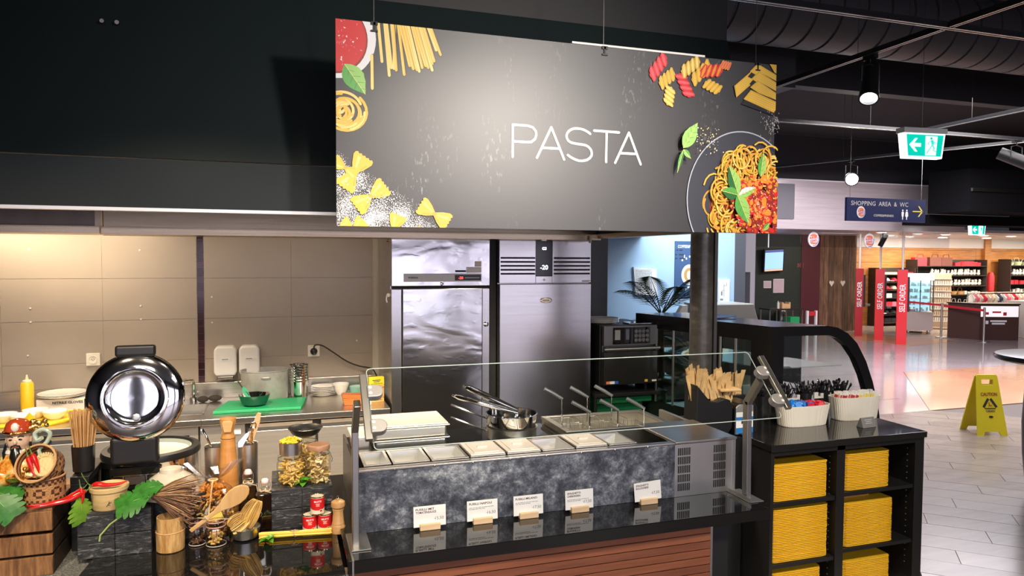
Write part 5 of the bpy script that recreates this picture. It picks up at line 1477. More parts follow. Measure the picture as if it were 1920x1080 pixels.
# ---- swing-top bottles
oil = mat('dark_oil', (0.012, 0.005, 0.003), 0.06, coat=1.0)
for x, y, h, lab in ((-0.118, 2.83, .205, 'taller dark oil bottle with white swing cap left of the other'), (-0.057, 2.775, .182, 'shorter dark oil bottle with white swing cap beside the black crate')):
    b = thing('oil_bottle', lab, 'bottle', (x, y, LZ), group='dark bottles with white swing caps')
    w = .034
    part('bottle_body', MB().prism(rr_poly(w * 2, .06, .010), 0, h, 'z') if False else MB(T(x - w, y - .022, LZ + .0005)).prism(rr_poly(w * 2, .044, .009), 0, h * .74, 'z', True), oil, b, bevel=.003)
    part('bottle_neck', MB().lathe([(w * .95, h * .742), (.016, h * .80), (.013, h * .86), (.014, h * .955), (.016, h * .96)], 22, (x, y, LZ), cap=False), glass_jar, b)
    c_ = part('swing_cap', MB().lathe([(.013, h * .962), (.0135, h * 1.0), (.010, h * 1.03), (.001, h * 1.035)], 18, (x, y, LZ)), white_p, b)
    part('cap_seal', MB().lathe([(.0145, h * .952), (.0145, h * .966)], 18, (x, y, LZ)), mat('pink_seal', (0.75, 0.35, 0.35), 0.5), c_)
    part('swing_wire', MB().tube([(x - .018, y, LZ + h * .84), (x - .019, y, LZ + h * .93), (x - .014, y, LZ + h * 1.0)], .0011, 5).tube([(x + .018, y, LZ + h * .84), (x + .019, y, LZ + h * .93), (x + .014, y, LZ + h * 1.0)], .0011, 5)
         .tube([(x + .016 * cos(a), y + .016 * sin(a), LZ + h * .84) for a in [2 * pi * k / 16 for k in range(16)]], .0011, 5, closed=True), wire_m, b, kind='stuff')
    part('raffia_tie', MB().tube([(x + .017 * cos(a), y + .017 * sin(a), LZ + h * .80 + .003 * sin(3 * a)) for a in [2 * pi * k / 16 for k in range(16)]], .0028, 6, closed=True)
         .tube([(x, y - .018, LZ + h * .80), (x + .03, y - .022, LZ + h * .76), (x + .036, y - .024, LZ + h * .62)], .0016, 5), mat('raffia', (0.66, 0.52, 0.34), 0.8), b)

# ---- tomato cans
can_w = mat('can_cream', (0.78, 0.73, 0.60), 0.35); can_r = mat('can_red', (0.66, 0.015, 0.02), 0.32); can_g = mat('can_gold', (0.72, 0.55, 0.28), 0.18, 1.0)
for x, y, z, lab, tw_ in ((0.100, 2.695, LZ + .0005, 'small red tomato can, lower left of the three', 0), (0.1535, 2.690, LZ + .0005, 'small red tomato can, lower right of the three', 0), (0.128, 2.692, LZ + .0675, 'small red tomato can standing on top of two others', 0)):
    c = thing('tomato_can', lab, 'can', (x, y, z), group='stacked tomato cans')
    R0, Hh = .0255, .0655
    part('can_body', MB().lathe([(R0 - .001, .002), (R0, .003), (R0, Hh - .003), (R0 - .001, Hh - .002)], 32, (x, y, z)), can_w, c)
    part('can_foot', MB().lathe([(R0 - .002, 0), (R0 + .0005, 0), (R0 + .0005, .003), (R0 - .001, .003)], 32, (x, y, z), cap=False), can_g, c)
    part('can_rim', MB().lathe([(R0 - .001, Hh - .003), (R0 + .0006, Hh - .003), (R0 + .0006, Hh), (R0 - .002, Hh), (R0 - .003, Hh - .003), (.001, Hh - .003)], 32, (x, y, z), cap=False), can_g, c)
    lbl = MB(); n = 22; a0, a1 = -pi / 2 - 1.5, -pi / 2 + 1.5
    v = []; f = []
    for i in range(n + 1):
        a = a0 + (a1 - a0) * i / n
        t = abs(i / n - .5) * 2
        zb = .017 + .010 * t ** 2; zt = Hh - .005
        v += [(x + (R0 + .0004) * cos(a), y + (R0 + .0004) * sin(a), z + zb), (x + (R0 + .0004) * cos(a), y + (R0 + .0004) * sin(a), z + zt)]
        if i < n: f.append((2 * i, 2 * i + 2, 2 * i + 3, 2 * i + 1))
    lbl.add(v, f, True)
    lo = part('red_label', lbl, can_r, c)
    vs, fs2 = text_geo('MUTTI', 0.03)
    x0_ = min(p[0] for p in vs); x1_ = max(p[0] for p in vs)
    tb = MB(); wd = .026
    tb.add([(x + (R0 + .0008) * cos(-pi / 2 + ((p[0] - x0_) / (x1_ - x0_) - .5) * wd / R0), y + (R0 + .0008) * sin(-pi / 2 + ((p[0] - x0_) / (x1_ - x0_) - .5) * wd / R0), z + .046 + p[1] * .009) for p in vs], fs2)
    part('label_lettering', tb, paper, lo)
    tb = MB()
    for q, (zz, hw) in enumerate(((.040, .30), (.036, .22), (.032, .26))):
        v = [(x + (R0 + .0008) * cos(-pi / 2 + s * hw), y + (R0 + .0008) * sin(-pi / 2 + s * hw), z + zz + dz) for dz in (0, .0018) for s in (-1, -.5, 0, .5, 1)]
        tb.add(v, [(i, i + 1, i + 6, i + 5) for i in range(4)])
    part('label_lines', tb, can_w, lo, kind='stuff')
    tb = MB()
    for s, rr_ in ((.45, .006), (.45, .004)):
        v = [(x + (R0 + (.0010 if rr_ > .005 else .0014)) * cos(-pi / 2 + s + rr_ / R0 * cos(a)), y + (R0 + (.0010 if rr_ > .005 else .0014)) * sin(-pi / 2 + s + rr_ / R0 * cos(a)), z + .015 + rr_ * sin(a)) for a in [2 * pi * k / 14 for k in range(14)]]
        tb.cm = 0 if rr_ > .005 else 1
        tb.add(v, [tuple(range(14))])
    part('tomato_emblem', tb, [can_w, can_r], lo)

# ---- spaghetti bundle and basil
sg = thing('spaghetti_bundle', 'yellow dry spaghetti bundle tied with twine in front of the cans', 'pasta', (0.05, 2.64, LZ))
mb = MB()
for k in range(70):
    a = rnd.uniform(0, 6.28); q = math.sqrt(rnd.random())
    dy, dz = .013 * q * cos(a), .0105 * q * sin(a)
    j = rnd.uniform(-.004, .004)
    mb.tube([(-0.074 + j, 2.672 + dy, LZ + .0125 + dz), (0.05, 2.656 + dy * .85, LZ + .0125 + dz * .85), (0.172 + j, 2.640 + dy, LZ + .0125 + dz)], .0013, 5)
part('spaghetti_strands', mb, mat('spaghetti_yellow', (0.95, 0.58, 0.01), 0.4), sg, kind='stuff')
part('twine_tie', MB().tube([(0.045 + .012 * sin(a * 2) * .3, 2.657 + .0135 * cos(a), LZ + .0125 + .0115 * sin(a)) for a in [2 * pi * k / 14 for k in range(14)]], .0022, 6, closed=True)
     .tube([(0.030, 2.657, LZ + .024), (0.035, 2.650, LZ + .027), (0.055, 2.65, LZ + .026), (0.062, 2.654, LZ + .023)], .0016, 5), MATS['jute'], sg)
bas_m = mat('basil_green', (0.09, 0.33, 0.02), 0.4, coat=.2)
def basil(cx, cy, cz, lab, s=1.0, n=6, seed=1):
    r_ = random.Random(seed)
    b = thing('basil_sprig', lab, 'herb', (cx, cy, cz), group='fresh basil sprigs')
    for k in range(n):
        a = 2 * pi * k / n + r_.uniform(-.3, .3); el = r_.uniform(.0, .7)
        M = Matrix.Translation((cx, cy, cz + .004)) @ Matrix.Rotation(a, 4, 'Z') @ Matrix.Rotation(-el, 4, 'Y')
        v = []; f = []
        L_, W_ = .034 * s * r_.uniform(.8, 1.15), .013 * s
        for i in range(6):
            t = i / 5
            w = W_ * sin(pi * min(1, t * .92 + .08)) ; zz = .010 * s * sin(pi * t) - .006 * t * s
            v += [(L_ * t, -w, zz + .003 * s), (L_ * t, 0, zz), (L_ * t, w, zz + .003 * s)]
        for i in range(5):
            f += [(3 * i, 3 * i + 3, 3 * i + 4, 3 * i + 1), (3 * i + 1, 3 * i + 4, 3 * i + 5, 3 * i + 2)]
        part('basil_leaf', MB(M).add(v, f, True), bas_m, b)
basil(-0.045, 2.625, LZ, 'basil sprig at the left end of the spaghetti bundle', 1.0, 7, 2)
basil(0.082, 2.775, 1.031, 'basil sprig between the two pasta jars', 1.05, 7, 5)

# ---- pepper mills
ml = thing('pepper_mill', 'small turned light wood pepper mill beside the tomato cans', 'pepper mill', (0.200, 2.655, LZ))
mw = ramp_mat('mill_wood', [(0.3, (0.62, 0.33, 0.12)), (0.7, (0.76, 0.46, 0.20))], 12, 0.35, 0, 4, 0.0, (1, 1, 5), coat=.3)
part('mill_body', MB().lathe([(.001, 0), (.0265, 0), (.027, .004), (.026, .022), (.0225, .030), (.0235, .034), (.0215, .040), (.0185, .075), (.0205, .084), (.0215, .088), (.018, .090)], 30, (0.200, 2.655, LZ + .0005), cap=False), mw, ml)
part('mill_head', MB().lathe([(.018, .091), (.024, .095), (.027, .104), (.0245, .114), (.015, .120), (.001, .121)], 30, (0.200, 2.655, LZ + .0005), cap=False), mw, ml)
part('mill_knob', MB().lathe([(.004, .121), (.0055, .125), (.0075, .129), (.005, .134), (.001, .135)], 16, (0.200, 2.655, LZ), cap=False), chrome, ml)
m2 = thing('pepper_mill', 'tall brown wooden pepper mill behind the wooden spoon', 'pepper mill', (-0.190, 2.885, LZ))
mw2 = ramp_mat('mill_wood_dark', [(0.3, (0.52, 0.22, 0.05)), (0.7, (0.66, 0.32, 0.09))], 8, 0.3, 0, 4, 0.0, (1, 1, 5), coat=.5)
part('mill_body', MB().lathe([(.001, 0), (.036, 0), (.037, .01), (.036, .15), (.034, .20), (.0335, .215)], 30, (-0.190, 2.885, LZ + .0005), cap=False), mw2, m2)
part('mill_collar', MB().lathe([(.0335, .2165), (.0325, .22), (.0275, .30), (.0265, .325)], 30, (-0.190, 2.885, LZ), cap=False), mw2, m2)
part('mill_head', MB().lathe([(.0265, .327), (.0215, .345), (.0215, .352), (.026, .372), (.0300, .392), (.0290, .402), (.001, .406)], 30, (-0.190, 2.885, LZ), cap=False), mw2, m2)
part('head_inlay', MB().prism([(-.020, 0), (.020, 0), (.026, .040), (.020, .047), (-.020, .047), (-.026, .040)], 0, .004, 'y') if False else MB(T(-0.190, 2.853, LZ + .353)).prism([(-.012, 0), (.012, 0), (.020, .036), (.014, .043), (-.014, .043), (-.020, .036)], 0, .006, 'y'), mw, m2, bevel=.002)

# ---- utensil pots behind
for x, y, r, h, lab, kind_ in ((-0.245, 3.0, .040, .27, 'steel utensil pot right of the round cooker', 0), (-0.125, 3.0, .038, .27, 'steel utensil pot holding a knife and scoop', 1)):
    u = thing('utensil_pot', lab, 'container', (x, y, LZ), group='steel utensil pots behind the display')
    part('pot_body', MB().lathe([(r * .95, 0), (r, .006), (r, h), (r + .002, h + .002), (r - .002, h), (r - .003, .01), (.001, .01)], 28, (x, y, LZ + .0005), cap=False), satin, u)
kn = thing('kitchen_knife', 'knife with a light wooden handle standing in the steel pot', 'knife', (-0.125, 2.99, 1.0))
kM = face((-0.150, 2.985, 1.05), 72, 0)
part('knife_blade', MB(kM).prism([(0, -.012), (.12, -.014), (.12, .012), (0.03, .012)], 0, .0015), chrome, kn)
part('knife_handle', MB(kM).prism([(.12, -.011), (.20, -.012), (.235, -.006), (.235, .008), (.22, .012), (.12, .011)], -.006, .008), wood_l, kn, bevel=.003)
sc = thing('serving_scoop', 'steel spoon with ring handle in the steel pot', 'spoon', (-0.105, 2.99, 1.0))
part('scoop_handle', MB().tube([(-0.130, 2.98, 1.05), (-0.112, 2.975, 1.15), (-0.104, 2.972, 1.215)], .005, 8), chrome, sc)
part('handle_ring', MB().tube([(-0.102 + .010 * cos(a), 2.972, 1.228 + .012 * sin(a)) for a in [2 * pi * k / 16 for k in range(16)]], .0028, 6, closed=True), chrome, sc)
part('scoop_blade', MB(face((-0.152, 2.955, 1.155), 55, 10)).prism([(0, -.012), (.05, -.006), (.062, 0), (.05, .008), (0, .014), (-.01, 0)], 0, .002), chrome, sc, bevel=.0008)
lp = thing('ladle', 'steel ladle hooked over the pot beside the cooker', 'ladle', (-0.27, 3.0, 1.1))
part('ladle_handle', MB().tube([(-0.29, 2.97, 1.225), (-0.275, 2.965, 1.20), (-0.258, 2.97, 1.155), (-0.25, 2.99, 1.05)], [.010, .007, .005, .004], 8, flat=.5), chrome, lp)

# ---- pasta jars on the black crate
def big_jar(x, y, z, r, h, lab, mater, closed, seed, shape):
    r_ = random.Random(seed)
    j = thing('pasta_jar', lab, 'jar', (x, y, z), group='glass pasta jars on the black crate')
    part('jar_glass', MB().lathe([(.001, .001), (r * .92, .001), (r, .010), (r, h * .72), (r * .90, h * .84), (r * .90, h)], 32, (x, y, z + .0005), cap=False), glass_jar, j)
    part('jar_neck_wire', MB().tube([(x + r * .93 * cos(a), y + r * .93 * sin(a), z + h * .88) for a in [2 * pi * k / 28 for k in range(28)]], .0013, 5, closed=True)
         .tube([(x + r * .93, y, z + h * .88), (x + r * 1.12, y - .01, z + h * .7), (x + r * 1.05, y - .015, z + h * .6)], .0012, 5), wire_m, j, kind='stuff')
    if closed:
        part('jar_lid', MB().lathe([(r * .92, h), (r * .95, h + .004), (r * .92, h + .016), (r * .8, h + .020), (.001, h + .020)], 32, (x, y, z), cap=False), mat('amber_lid', (0.60, 0.33, 0.20), 0.2, 0.3, coat=.5), j)
    mb = MB()
    for k in range(170):
        a = r_.uniform(0, 6.28); q = r * .80 * math.sqrt(r_.random()); zz = r_.uniform(.008, h * .80)
        if zz > h * .7: q *= .8
        c_ = Vector((x + q * cos(a), y + q * sin(a), z + zz)); d = Vector((r_.uniform(-1, 1), r_.uniform(-1, 1), r_.uniform(-.5, .5))).normalized()
        if shape == 'penne':
            s2 = d.cross(Vector((0, 0, 1))).normalized()
            mb.tube([c_ - d * .012, c_ + s2 * .003, c_ + d * .012], .0035, 6)
        else:
            s2 = d.cross(Vector((r_.uniform(-1, 1), r_.uniform(-1, 1), 1))).normalized()
            for sg in (-1, 1):
                v = [c_ + s2 * .002, c_ - s2 * .002, c_ + d * sg * .013 - s2 * .009, c_ + d * sg * .014, c_ + d * sg * .013 + s2 * .009]
                mb.add([tuple(p) for p in v], [(0, 1, 2, 3, 4)])
    part('jar_pasta', mb, mater, j, kind='stuff')
big_jar(0.037, 2.805, 1.0305, .052, .112, 'glass jar of yellow pasta ribbons under the small steel pot', past_m, False, 4, 'penne')
big_jar(0.1385, 2.80, 1.0305, .0455, .128, 'taller glass jar of pale bow tie pasta with amber lid', past_p, True, 9, 'bow')
big_jar(0.095, 2.925, 1.0305, .045, .150, 'glass jar standing behind the other two under the black bowl', past_m, False, 12, 'penne')
pt = thing('steel_measuring_pot', 'small steel pot heaped with yellow pasta on top of a jar', 'pot', (0.037, 2.805, 1.143))
part('pot_body', MB().lathe([(.001, 0), (.036, 0), (.041, .004), (.043, .050), (.046, .053), (.042, .051), (.040, .006), (.001, .006)], 30, (0.037, 2.805, 1.1432), cap=False), satin, pt)
mb = MB()
for k in range(130):
    a = rnd.uniform(0, 6.28); t = math.sqrt(rnd.random()); q = .038 * t
    c_ = Vector((0.037 + q * cos(a), 2.805 + q * sin(a), 1.195 + .020 * (1 - t) * rnd.uniform(.5, 1.1)))
    d = Vector((rnd.uniform(-1, 1), rnd.uniform(-1, 1), rnd.uniform(-1, 1))).normalized() * .005
    mb.tube([c_ - d, c_ + d], .0028, 5)
part('pasta_heap', mb, mat('bright_yellow_pasta', (0.90, 0.66, 0.04), 0.45), pt, kind='stuff')
bb = thing('black_bowl', 'shallow black bowl resting on the rear pasta jar', 'bowl', (0.095, 2.925, 1.182))
part('bowl_body', MB().lathe([(.001, 0), (.030, 0), (.052, .012), (.066, .034), (.068, .036), (.063, .034), (.048, .014), (.001, .006)], 32, (0.095, 2.925, 1.1815), cap=False), black, bb)
part('bowl_rim', MB().tube([(0.095 + .067 * cos(a), 2.925 + .067 * sin(a), 1.217) for a in [2 * pi * k / 36 for k in range(36)]], .0016, 6, closed=True), dark_steel, bb)

# ---- round induction cooker with open lid
kx, ky = -0.477, 3.035
ck2 = thing('round_cooker', 'large round chrome cooker with its mirror lid standing open', 'cooker', (kx, ky, LZ))
R1 = .173
part('cooker_body', MB().lathe([(R1 * .9, 0), (R1 * .92, .02), (R1, .06), (R1, .252)], 56, (kx, ky, LZ + .0005)), chrome, ck2)
part('black_rim', MB().lathe([(R1 + .001, .252), (R1 + .003, .262), (R1 - .002, .276), (R1 - .022, .280), (R1 - .030, .270), (R1 - .030, .254)], 56, (kx, ky, LZ), cap=False), black, ck2)
part('inner_pot', MB().lathe([(R1 - .031, .272), (R1 - .036, .262), (R1 - .038, .258), (.001, .257)], 56, (kx, ky, LZ), cap=False), mat('pot_water', (0.62, 0.68, 0.62), 0.12), ck2)
part('hinge_block', MB().box(kx - .105, ky - .205, LZ + .262, kx + .052, ky - .150, LZ + .365), black, ck2, bevel=.014, seg=4)
fb = part('control_fascia', MB(T(kx - .026, ky - .178, LZ + .10)).box(-.085, -.012, 0, .085, .03, .150), black_gloss, ck2, bevel=.006)
part('fascia_trim', MB(T(kx - .026, ky - .191, LZ + .17)).box(-.075, -.003, 0, .080, 0, .006).box(-.075, -.003, .05, .08, 0, .054).box(-.075, -.003, 0, -.070, 0, .054).box(-.04, -.003, .018, -.036, 0, .05).box(.035, -.003, .018, .039, 0, .05).box(-.04, -.003, .018, .039, 0, .022), chrome, fb)
part('fascia_window', MB(T(kx - .026, ky - .191, LZ + .19)).box(-.033, -.0035, 0, .033, 0, .028), mat('smoked_window', (0.06, 0.05, 0.05), 0.05), fb)
part('side_lug', MB(T(kx + .125, ky - .128, LZ + .205)).ball((0, 0, 0), .016, 12, 8, (.9, .7, 1.6)), chrome, ck2)
lM = T(kx - .020, ky - .185, LZ + .505) @ Matrix.Rotation(RD(84), 4, 'X')
LR = .160
lid_ = part('open_lid', MB(lM).lathe([(LR, -.010), (LR + .003, -.004), (LR, .002), (LR * .97, .007), (LR * .92, .011), (LR * .86, .0145), (LR * .80, .0170), (LR * .74, .0190), (LR * .70, .0200), (LR * .685, .0235), (LR * .67, .0215), (LR * .655, .0250), (LR * .62, .0255), (LR * .605, .0215), (LR * .58, .0190), (LR * .45, .0170), (LR * .30, .0157), (LR * .15, .0150), (.001, .0148)], 72, cap=False), chrome, ck2)
part('lid_back', MB(lM).lathe([(LR, -.010), (LR * .8, -.026), (.001, -.034)], 48, cap=False), chrome, lid_)
part('lid_screw', MB(lM).lathe([(.013, .018), (.013, .026), (.009, .028), (.001, .027)], 20, (.004, -.070, 0)), satin, lid_)
part('lid_handle', MB(lM).box(-.066, LR - .012, -.014, .066, LR + .030, .022), black, lid_, bevel=.010, seg=4)
# =================================================================== THINGS ON THE BACK WORK TABLE
wt = TZ + .0005
# sauce bottle
b = thing('sauce_bottle', 'yellow plastic squeeze bottle on the back work table', 'bottle', (-1.50, 5.12, TZ))
part('bottle_body', MB().lathe([(.001, 0), (.034, 0), (.036, .005), (.036, .195), (.030, .205), (.001, .205)], 28, (-1.50, 5.12, wt), cap=False), yellow_p, b)
part('bottle_nozzle', MB().lathe([(.026, .206), (.024, .218), (.010, .222), (.004, .252), (.001, .253)], 20, (-1.50, 5.12, wt), cap=False), mat('pale_cap', (0.85, 0.80, 0.55), 0.4), b)
# carton of gloves with plates on top
g = thing('glove_carton', 'white carton of nitrile gloves under the white plates', 'box', (-1.32, 5.20, TZ))
part('carton_body', MB().box(-1.46, 5.14, wt, -1.185, 5.30, wt + .085), white_p, g, bevel=.003)
part('carton_print', put_text(MB(), 'NITRILE GLOVES', (-1.37, 5.139, wt + .055), (1, 0, 0), (0, 0, 1), .015, width=.17, offset=.03), ink, g)
part('carton_side_print', MB().box(-1.192, 5.138, wt + .005, -1.186, 5.1395, wt + .08), ink, g)
def plate_at(x, y, z, r, lab, grp, sx=1.0, name='plate', m=None, cat='plate'):
    return tag(solo(name, MB().lathe([(.001, .002), (r * .6, 0), (r * .64, .002), (r * .97, .014), (r, .016), (r * .97, .018), (r * .62, .006), (.001, .005)], 40, (x, y, z), sx, 1, cap=False), m or white_c, lab, cat, grp, loc=(x, y, z)))
for k in range(3):
    plate_at(-1.335, 5.22, wt + .086 + k * .0065, .138, 'white oval china plate stacked on the glove carton, %s' % ('bottom of three', 'middle of three', 'top of three')[k], 'plates on the glove carton', 1.0)
# yellow tray with bowls
tr = thing('yellow_tray', 'shallow yellow plastic tray holding white bowls on the back work table', 'tray', (-1.42, 4.88, TZ))
part('tray_base', MB().prism([(-1.80, 4.76), (-1.28, 4.76), (-1.22, 4.82), (-1.16, 5.02), (-1.18, 5.06), (-1.80, 5.06)], wt, wt + .006), yellow_p, tr)
part('tray_rim', MB().tube([(-1.80, 4.76, wt + .010), (-1.28, 4.76, wt + .010), (-1.21, 4.82, wt + .018), (-1.15, 5.02, wt + .022), (-1.18, 5.07, wt + .020), (-1.80, 5.07, wt + .012)], .008, 8, closed=True), yellow_p, tr)
t2 = solo('yellow_scraper', MB().prism([(-1.13, 4.86), (-0.98, 4.86), (-0.98, 5.02), (-1.08, 5.06), (-1.14, 4.93)], wt, wt + .02), yellow_p, 'small yellow plastic tray beside the round cooker lid', 'tray', bevel=.006)
for i, (x, y, r) in enumerate(((-1.555, 4.90, .070), (-1.445, 4.85, .068), (-1.42, 4.985, .070), (-1.30, 4.92, .068))):
    z = wt + .0065
    solo('white_bowl', MB().lathe([(.001, .001), (r * .5, 0), (r * .85, .022), (r, .048), (r * .98, .052), (r * .93, .048), (r * .78, .022), (.001, .008)], 32, (x, y, z), cap=False), white_c,
         ('small white bowl at the left end of the yellow tray', 'small white bowl nearest the front of the yellow tray', 'small white bowl at the back of the yellow tray', 'small white bowl at the right end of the yellow tray')[i], 'bowl', 'white bowls on the yellow tray', loc=(x, y, z))
# steel tap handle left of the mosaic strip
sc_ = mat('scourer', (0.06, 0.05, 0.045), 0.7, 0.4, bump=1.0, bscale=180)
for i, (x, y, sx_) in enumerate(((-0.50, 5.215, 1.1), (-0.425, 5.235, 1.3))):
    solo('scouring_pad', MB().ball((x, y, wt + .022), .026, 14, 8, (sx_ * 1.3, 1, .85)), sc_, ('dark steel scouring pad nearest the tap', 'dark steel scouring pad right of the other behind the sink')[i], 'scourer', 'scouring pads behind the sink', loc=(x, y, wt))
# green board, bowl, spatula
grn_b = mat('green_board', (0.01, 0.30, 0.12), 0.45)
solo('cutting_board', MB().prism([(-0.405, 4.80), (0.130, 4.79), (0.175, 5.12), (-0.335, 5.13)], wt, wt + .018), grn_b, 'green plastic cutting board on the back work table', 'cutting board', bevel=.004)
gb = thing('mixing_bowl', 'small mixing bowl with green outside on the cutting board', 'bowl', (-0.16, 4.93, wt + .0185))
part('bowl_outer', MB().lathe([(.001, 0), (.060, 0), (.078, .012), (.098, .068), (.101, .073)], 36, (-0.16, 4.93, wt + .0185), cap=False), mat('dark_green_glaze', (0.012, 0.10, 0.055), 0.25), gb)
part('bowl_inner', MB().lathe([(.101, .073), (.097, .071), (.076, .016), (.058, .006), (.001, .006)], 36, (-0.16, 4.93, wt + .0185), cap=False), chrome, gb)
sp2 = thing('spatula', 'green spatula with dark handle leaning in the mixing bowl', 'spatula', (-0.20, 4.93, 1.0))
part('spatula_handle', MB().tube([(-0.190, 4.93, .985), (-0.245, 4.95, 1.05), (-0.262, 4.955, 1.075)], .007, 8, flat=.6), black, sp2)
part('spatula_blade', MB(face((-0.192, 4.925, .955), 118, 10)).prism([(0, -.016), (.075, -.022), (.10, -.008), (.075, .012), (0, .010)], 0, .003), mat('spatula_green', (0.05, 0.35, 0.20), 0.4), sp2)
# big pot
po = thing('stock_pot', 'large grey aluminium stock pot behind the cutting board', 'pot', (-0.10, 5.215, TZ))
alu = ramp_mat('worn_aluminium', [(0.3, (0.34, 0.33, 0.32)), (0.7, (0.56, 0.55, 0.53))], 9, 0.5, 0.35, 8, 0.05)
part('pot_body', MB().lathe([(.001, 0), (.150, 0), (.158, .010), (.161, .20), (.165, .204), (.165, .21), (.157, .208), (.154, .012), (.001, .010)], 48, (-0.10, 5.215, wt + .0), .98, .78, cap=False), alu, po)
part('pot_handle', MB().tube([(-0.12, 5.09, wt + .165), (-0.11, 5.075, wt + .17), (-0.07, 5.075, wt + .17), (-0.06, 5.09, wt + .165)], .005, 8), alu, po)
# stack of steel inserts
for k in range(7):
    z = wt + k * .0185
    x, y = 0.128, 5.20
    i_ = solo('steel_insert', MB().lathe([(.001, .0), (.050, 0), (.056, .004), (.064, .118), (.069, .120), (.069, .126), (.063, .124), (.055, .008), (.001, .006)], 30, (x, y, z), cap=False), chrome,
              'round steel insert, %s of the nested stack beside the stock pot' % ('lowest', 'second from the bottom', 'third from the bottom', 'middle one', 'third from the top', 'second from the top', 'topmost')[k], 'container', 'nested steel inserts', loc=(x, y, z))
# plates
for k in range(6):
    solo('side_plate', MB().lathe([(.001, .002), (.055, 0), (.058, .002), (.086, .012), (.088, .015), (.083, .014), (.055, .005), (.001, .004)], 32, (0.295 + .003 * (k % 2), 5.235, wt + k * .0115), 1.0, .8, cap=False), white_c,
         'pale side plate, %s of the stack beside the steel inserts' % ('lowest', 'second', 'third', 'fourth', 'fifth', 'topmost')[k], 'plate', 'side plates beside the steel inserts', loc=(0.295, 5.235, wt + k * .0115))
solo('white_bowl', MB().lathe([(.001, .001), (.028, 0), (.048, .035), (.060, .078), (.058, .080), (.045, .038), (.001, .008)], 30, (0.418, 5.24, wt), cap=False), white_c, 'deep white bowl between the side plates and the teal dish', 'bowl')
solo('teal_dish', MB().lathe([(.001, 0), (.050, 0), (.056, .010), (.056, .052), (.052, .056), (.001, .056)], 30, (0.535, 5.23, wt), cap=False), mat('teal_glaze', (0.25, 0.55, 0.48), 0.3), 'round teal dish behind the orange box', 'dish')
ob = thing('terracotta_dish', 'orange brown rectangular dish with lid on the back work table', 'dish', (0.455, 4.86, TZ))
ter = mat('terracotta_glaze', (0.50, 0.13, 0.02), 0.3, coat=.4)
part('dish_body', MB().prism([(-.055, 0), (.055, 0), (.066, .048), (-.066, .048)], -.045, .045, 'y').at(Matrix.Identity(4)) if False else MB(T(0.465, 4.88, wt)).prism([(-.056, 0), (.056, 0), (.066, .046), (-.066, .046)], -.05, .05, 'y'), ter, ob, bevel=.004)
part('dish_lid', MB(T(0.465, 4.88, wt)).prism([(-.069, .047), (.069, .047), (.066, .062), (-.060, .070), (-.069, .060)], -.053, .053, 'y'), ter, ob, bevel=.004)
yb = thing('yellow_carton', 'yellow and orange carton at the right end of the back work table', 'box', (0.64, 4.90, TZ))
part('carton_body', MB(T(0.628, 4.90, wt, rz=RD(8))).box(-.052, -.02, 0, .052, .02, .118), mat('carton_orange', (0.80, 0.45, 0.14), 0.5), yb, bevel=.002)
part('carton_top', MB(T(0.628, 4.90, wt, rz=RD(8))).box(-.0525, -.0205, .118, .0525, .0205, .172), mat('carton_yellow', (0.88, 0.72, 0.03), 0.45), yb, bevel=.002)
part('carton_print', MB(T(0.628, 4.90, wt, rz=RD(8))).box(-.03, -.0212, .148, .028, -.0206, .153).box(-.022, -.0212, .138, .02, -.0206, .1425).box(-.04, -.0212, .126, .042, -.0206, .1285), ink, yb)
mb = MB(T(0.628, 4.90, wt, rz=RD(8)))
for k in range(16):
    x_, z_ = rnd.uniform(-.045, .040), rnd.uniform(.008, .105)
    mb.box(x_, -.0212, z_, x_ + rnd.uniform(.005, .014), -.0204, z_ + rnd.uniform(.004, .010))
part('carton_picture', mb, mat('print_brown', (0.45, 0.16, 0.03), 0.5), yb, kind='stuff')
solo('clear_tub', MB().box(0.545, 4.80, wt, 0.585, 4.84, wt + .05), mat('frosted_tub', (0.72, 0.74, 0.70), 0.3), 'small pale square tub beside the yellow carton', 'tub', bevel=.004)

# =================================================================== OVEN, BIN, PALM
ov = thing('speed_oven', 'black countertop speed oven with keypad beside the freezer', 'oven', (2.25, 4.55, 0.955))
ox0, ox1, oy0, oy1 = 2.062, 2.470, 4.30, 4.80
part('oven_body', MB().box(ox0, oy0 + .03, 1.035, ox1, oy1, 1.440), dark_steel, ov, bevel=.006)
part('left_shroud', MB().box(ox0 - .015, oy0 + .04, 1.0, ox0 - .001, oy1, 1.445), black, ov)
top = part('control_head', MB().box(ox0, oy0, 1.305, ox1, oy0 + .029, 1.440), mat('oven_grey', (0.22, 0.21, 0.20), 0.3, 0.8), ov, bevel=.003)
part('control_panel', MB().box(ox0 + .065, oy0 - .004, 1.315, ox1 - .062, oy0 - .0005, 1.428), black_gloss, top)
part('display_left', MB().box(ox0 + .078, oy0 - .0055, 1.345, ox0 + .118, oy0 - .0042, 1.412), mat('display_grey', (0.30, 0.31, 0.30), 0.3), top)
part('display_centre', MB().box(ox0 + .160, oy0 - .0055, 1.345, ox0 + .185, oy0 - .0042, 1.415), mat('display_slate', (0.12, 0.14, 0.18), 0.3), top)
for r_ in range(3):
    for c_ in range(4):
        part('key', MB(T(ox0 + .238 + c_ * .028, oy0 - .004, 1.340 + r_ * .030, rx=pi / 2)).lathe([(.0085, 0), (.0105, 0), (.0105, .0016), (.0085, .0016)], 16, cap=False).box(-.004, -.003, 0, .004, -.001, .0012).box(-.004, .001, 0, .004, .003, .0012), mat('key_grey', (0.42, 0.42, 0.42), 0.4), top)
dr = part('oven_door', MB().box(ox0, oy0 - .002, 1.040, ox1, oy0 + .029, 1.268), mat('oven_door_dark', (0.16, 0.155, 0.14), 0.18, 0.9), ov, bevel=.005)
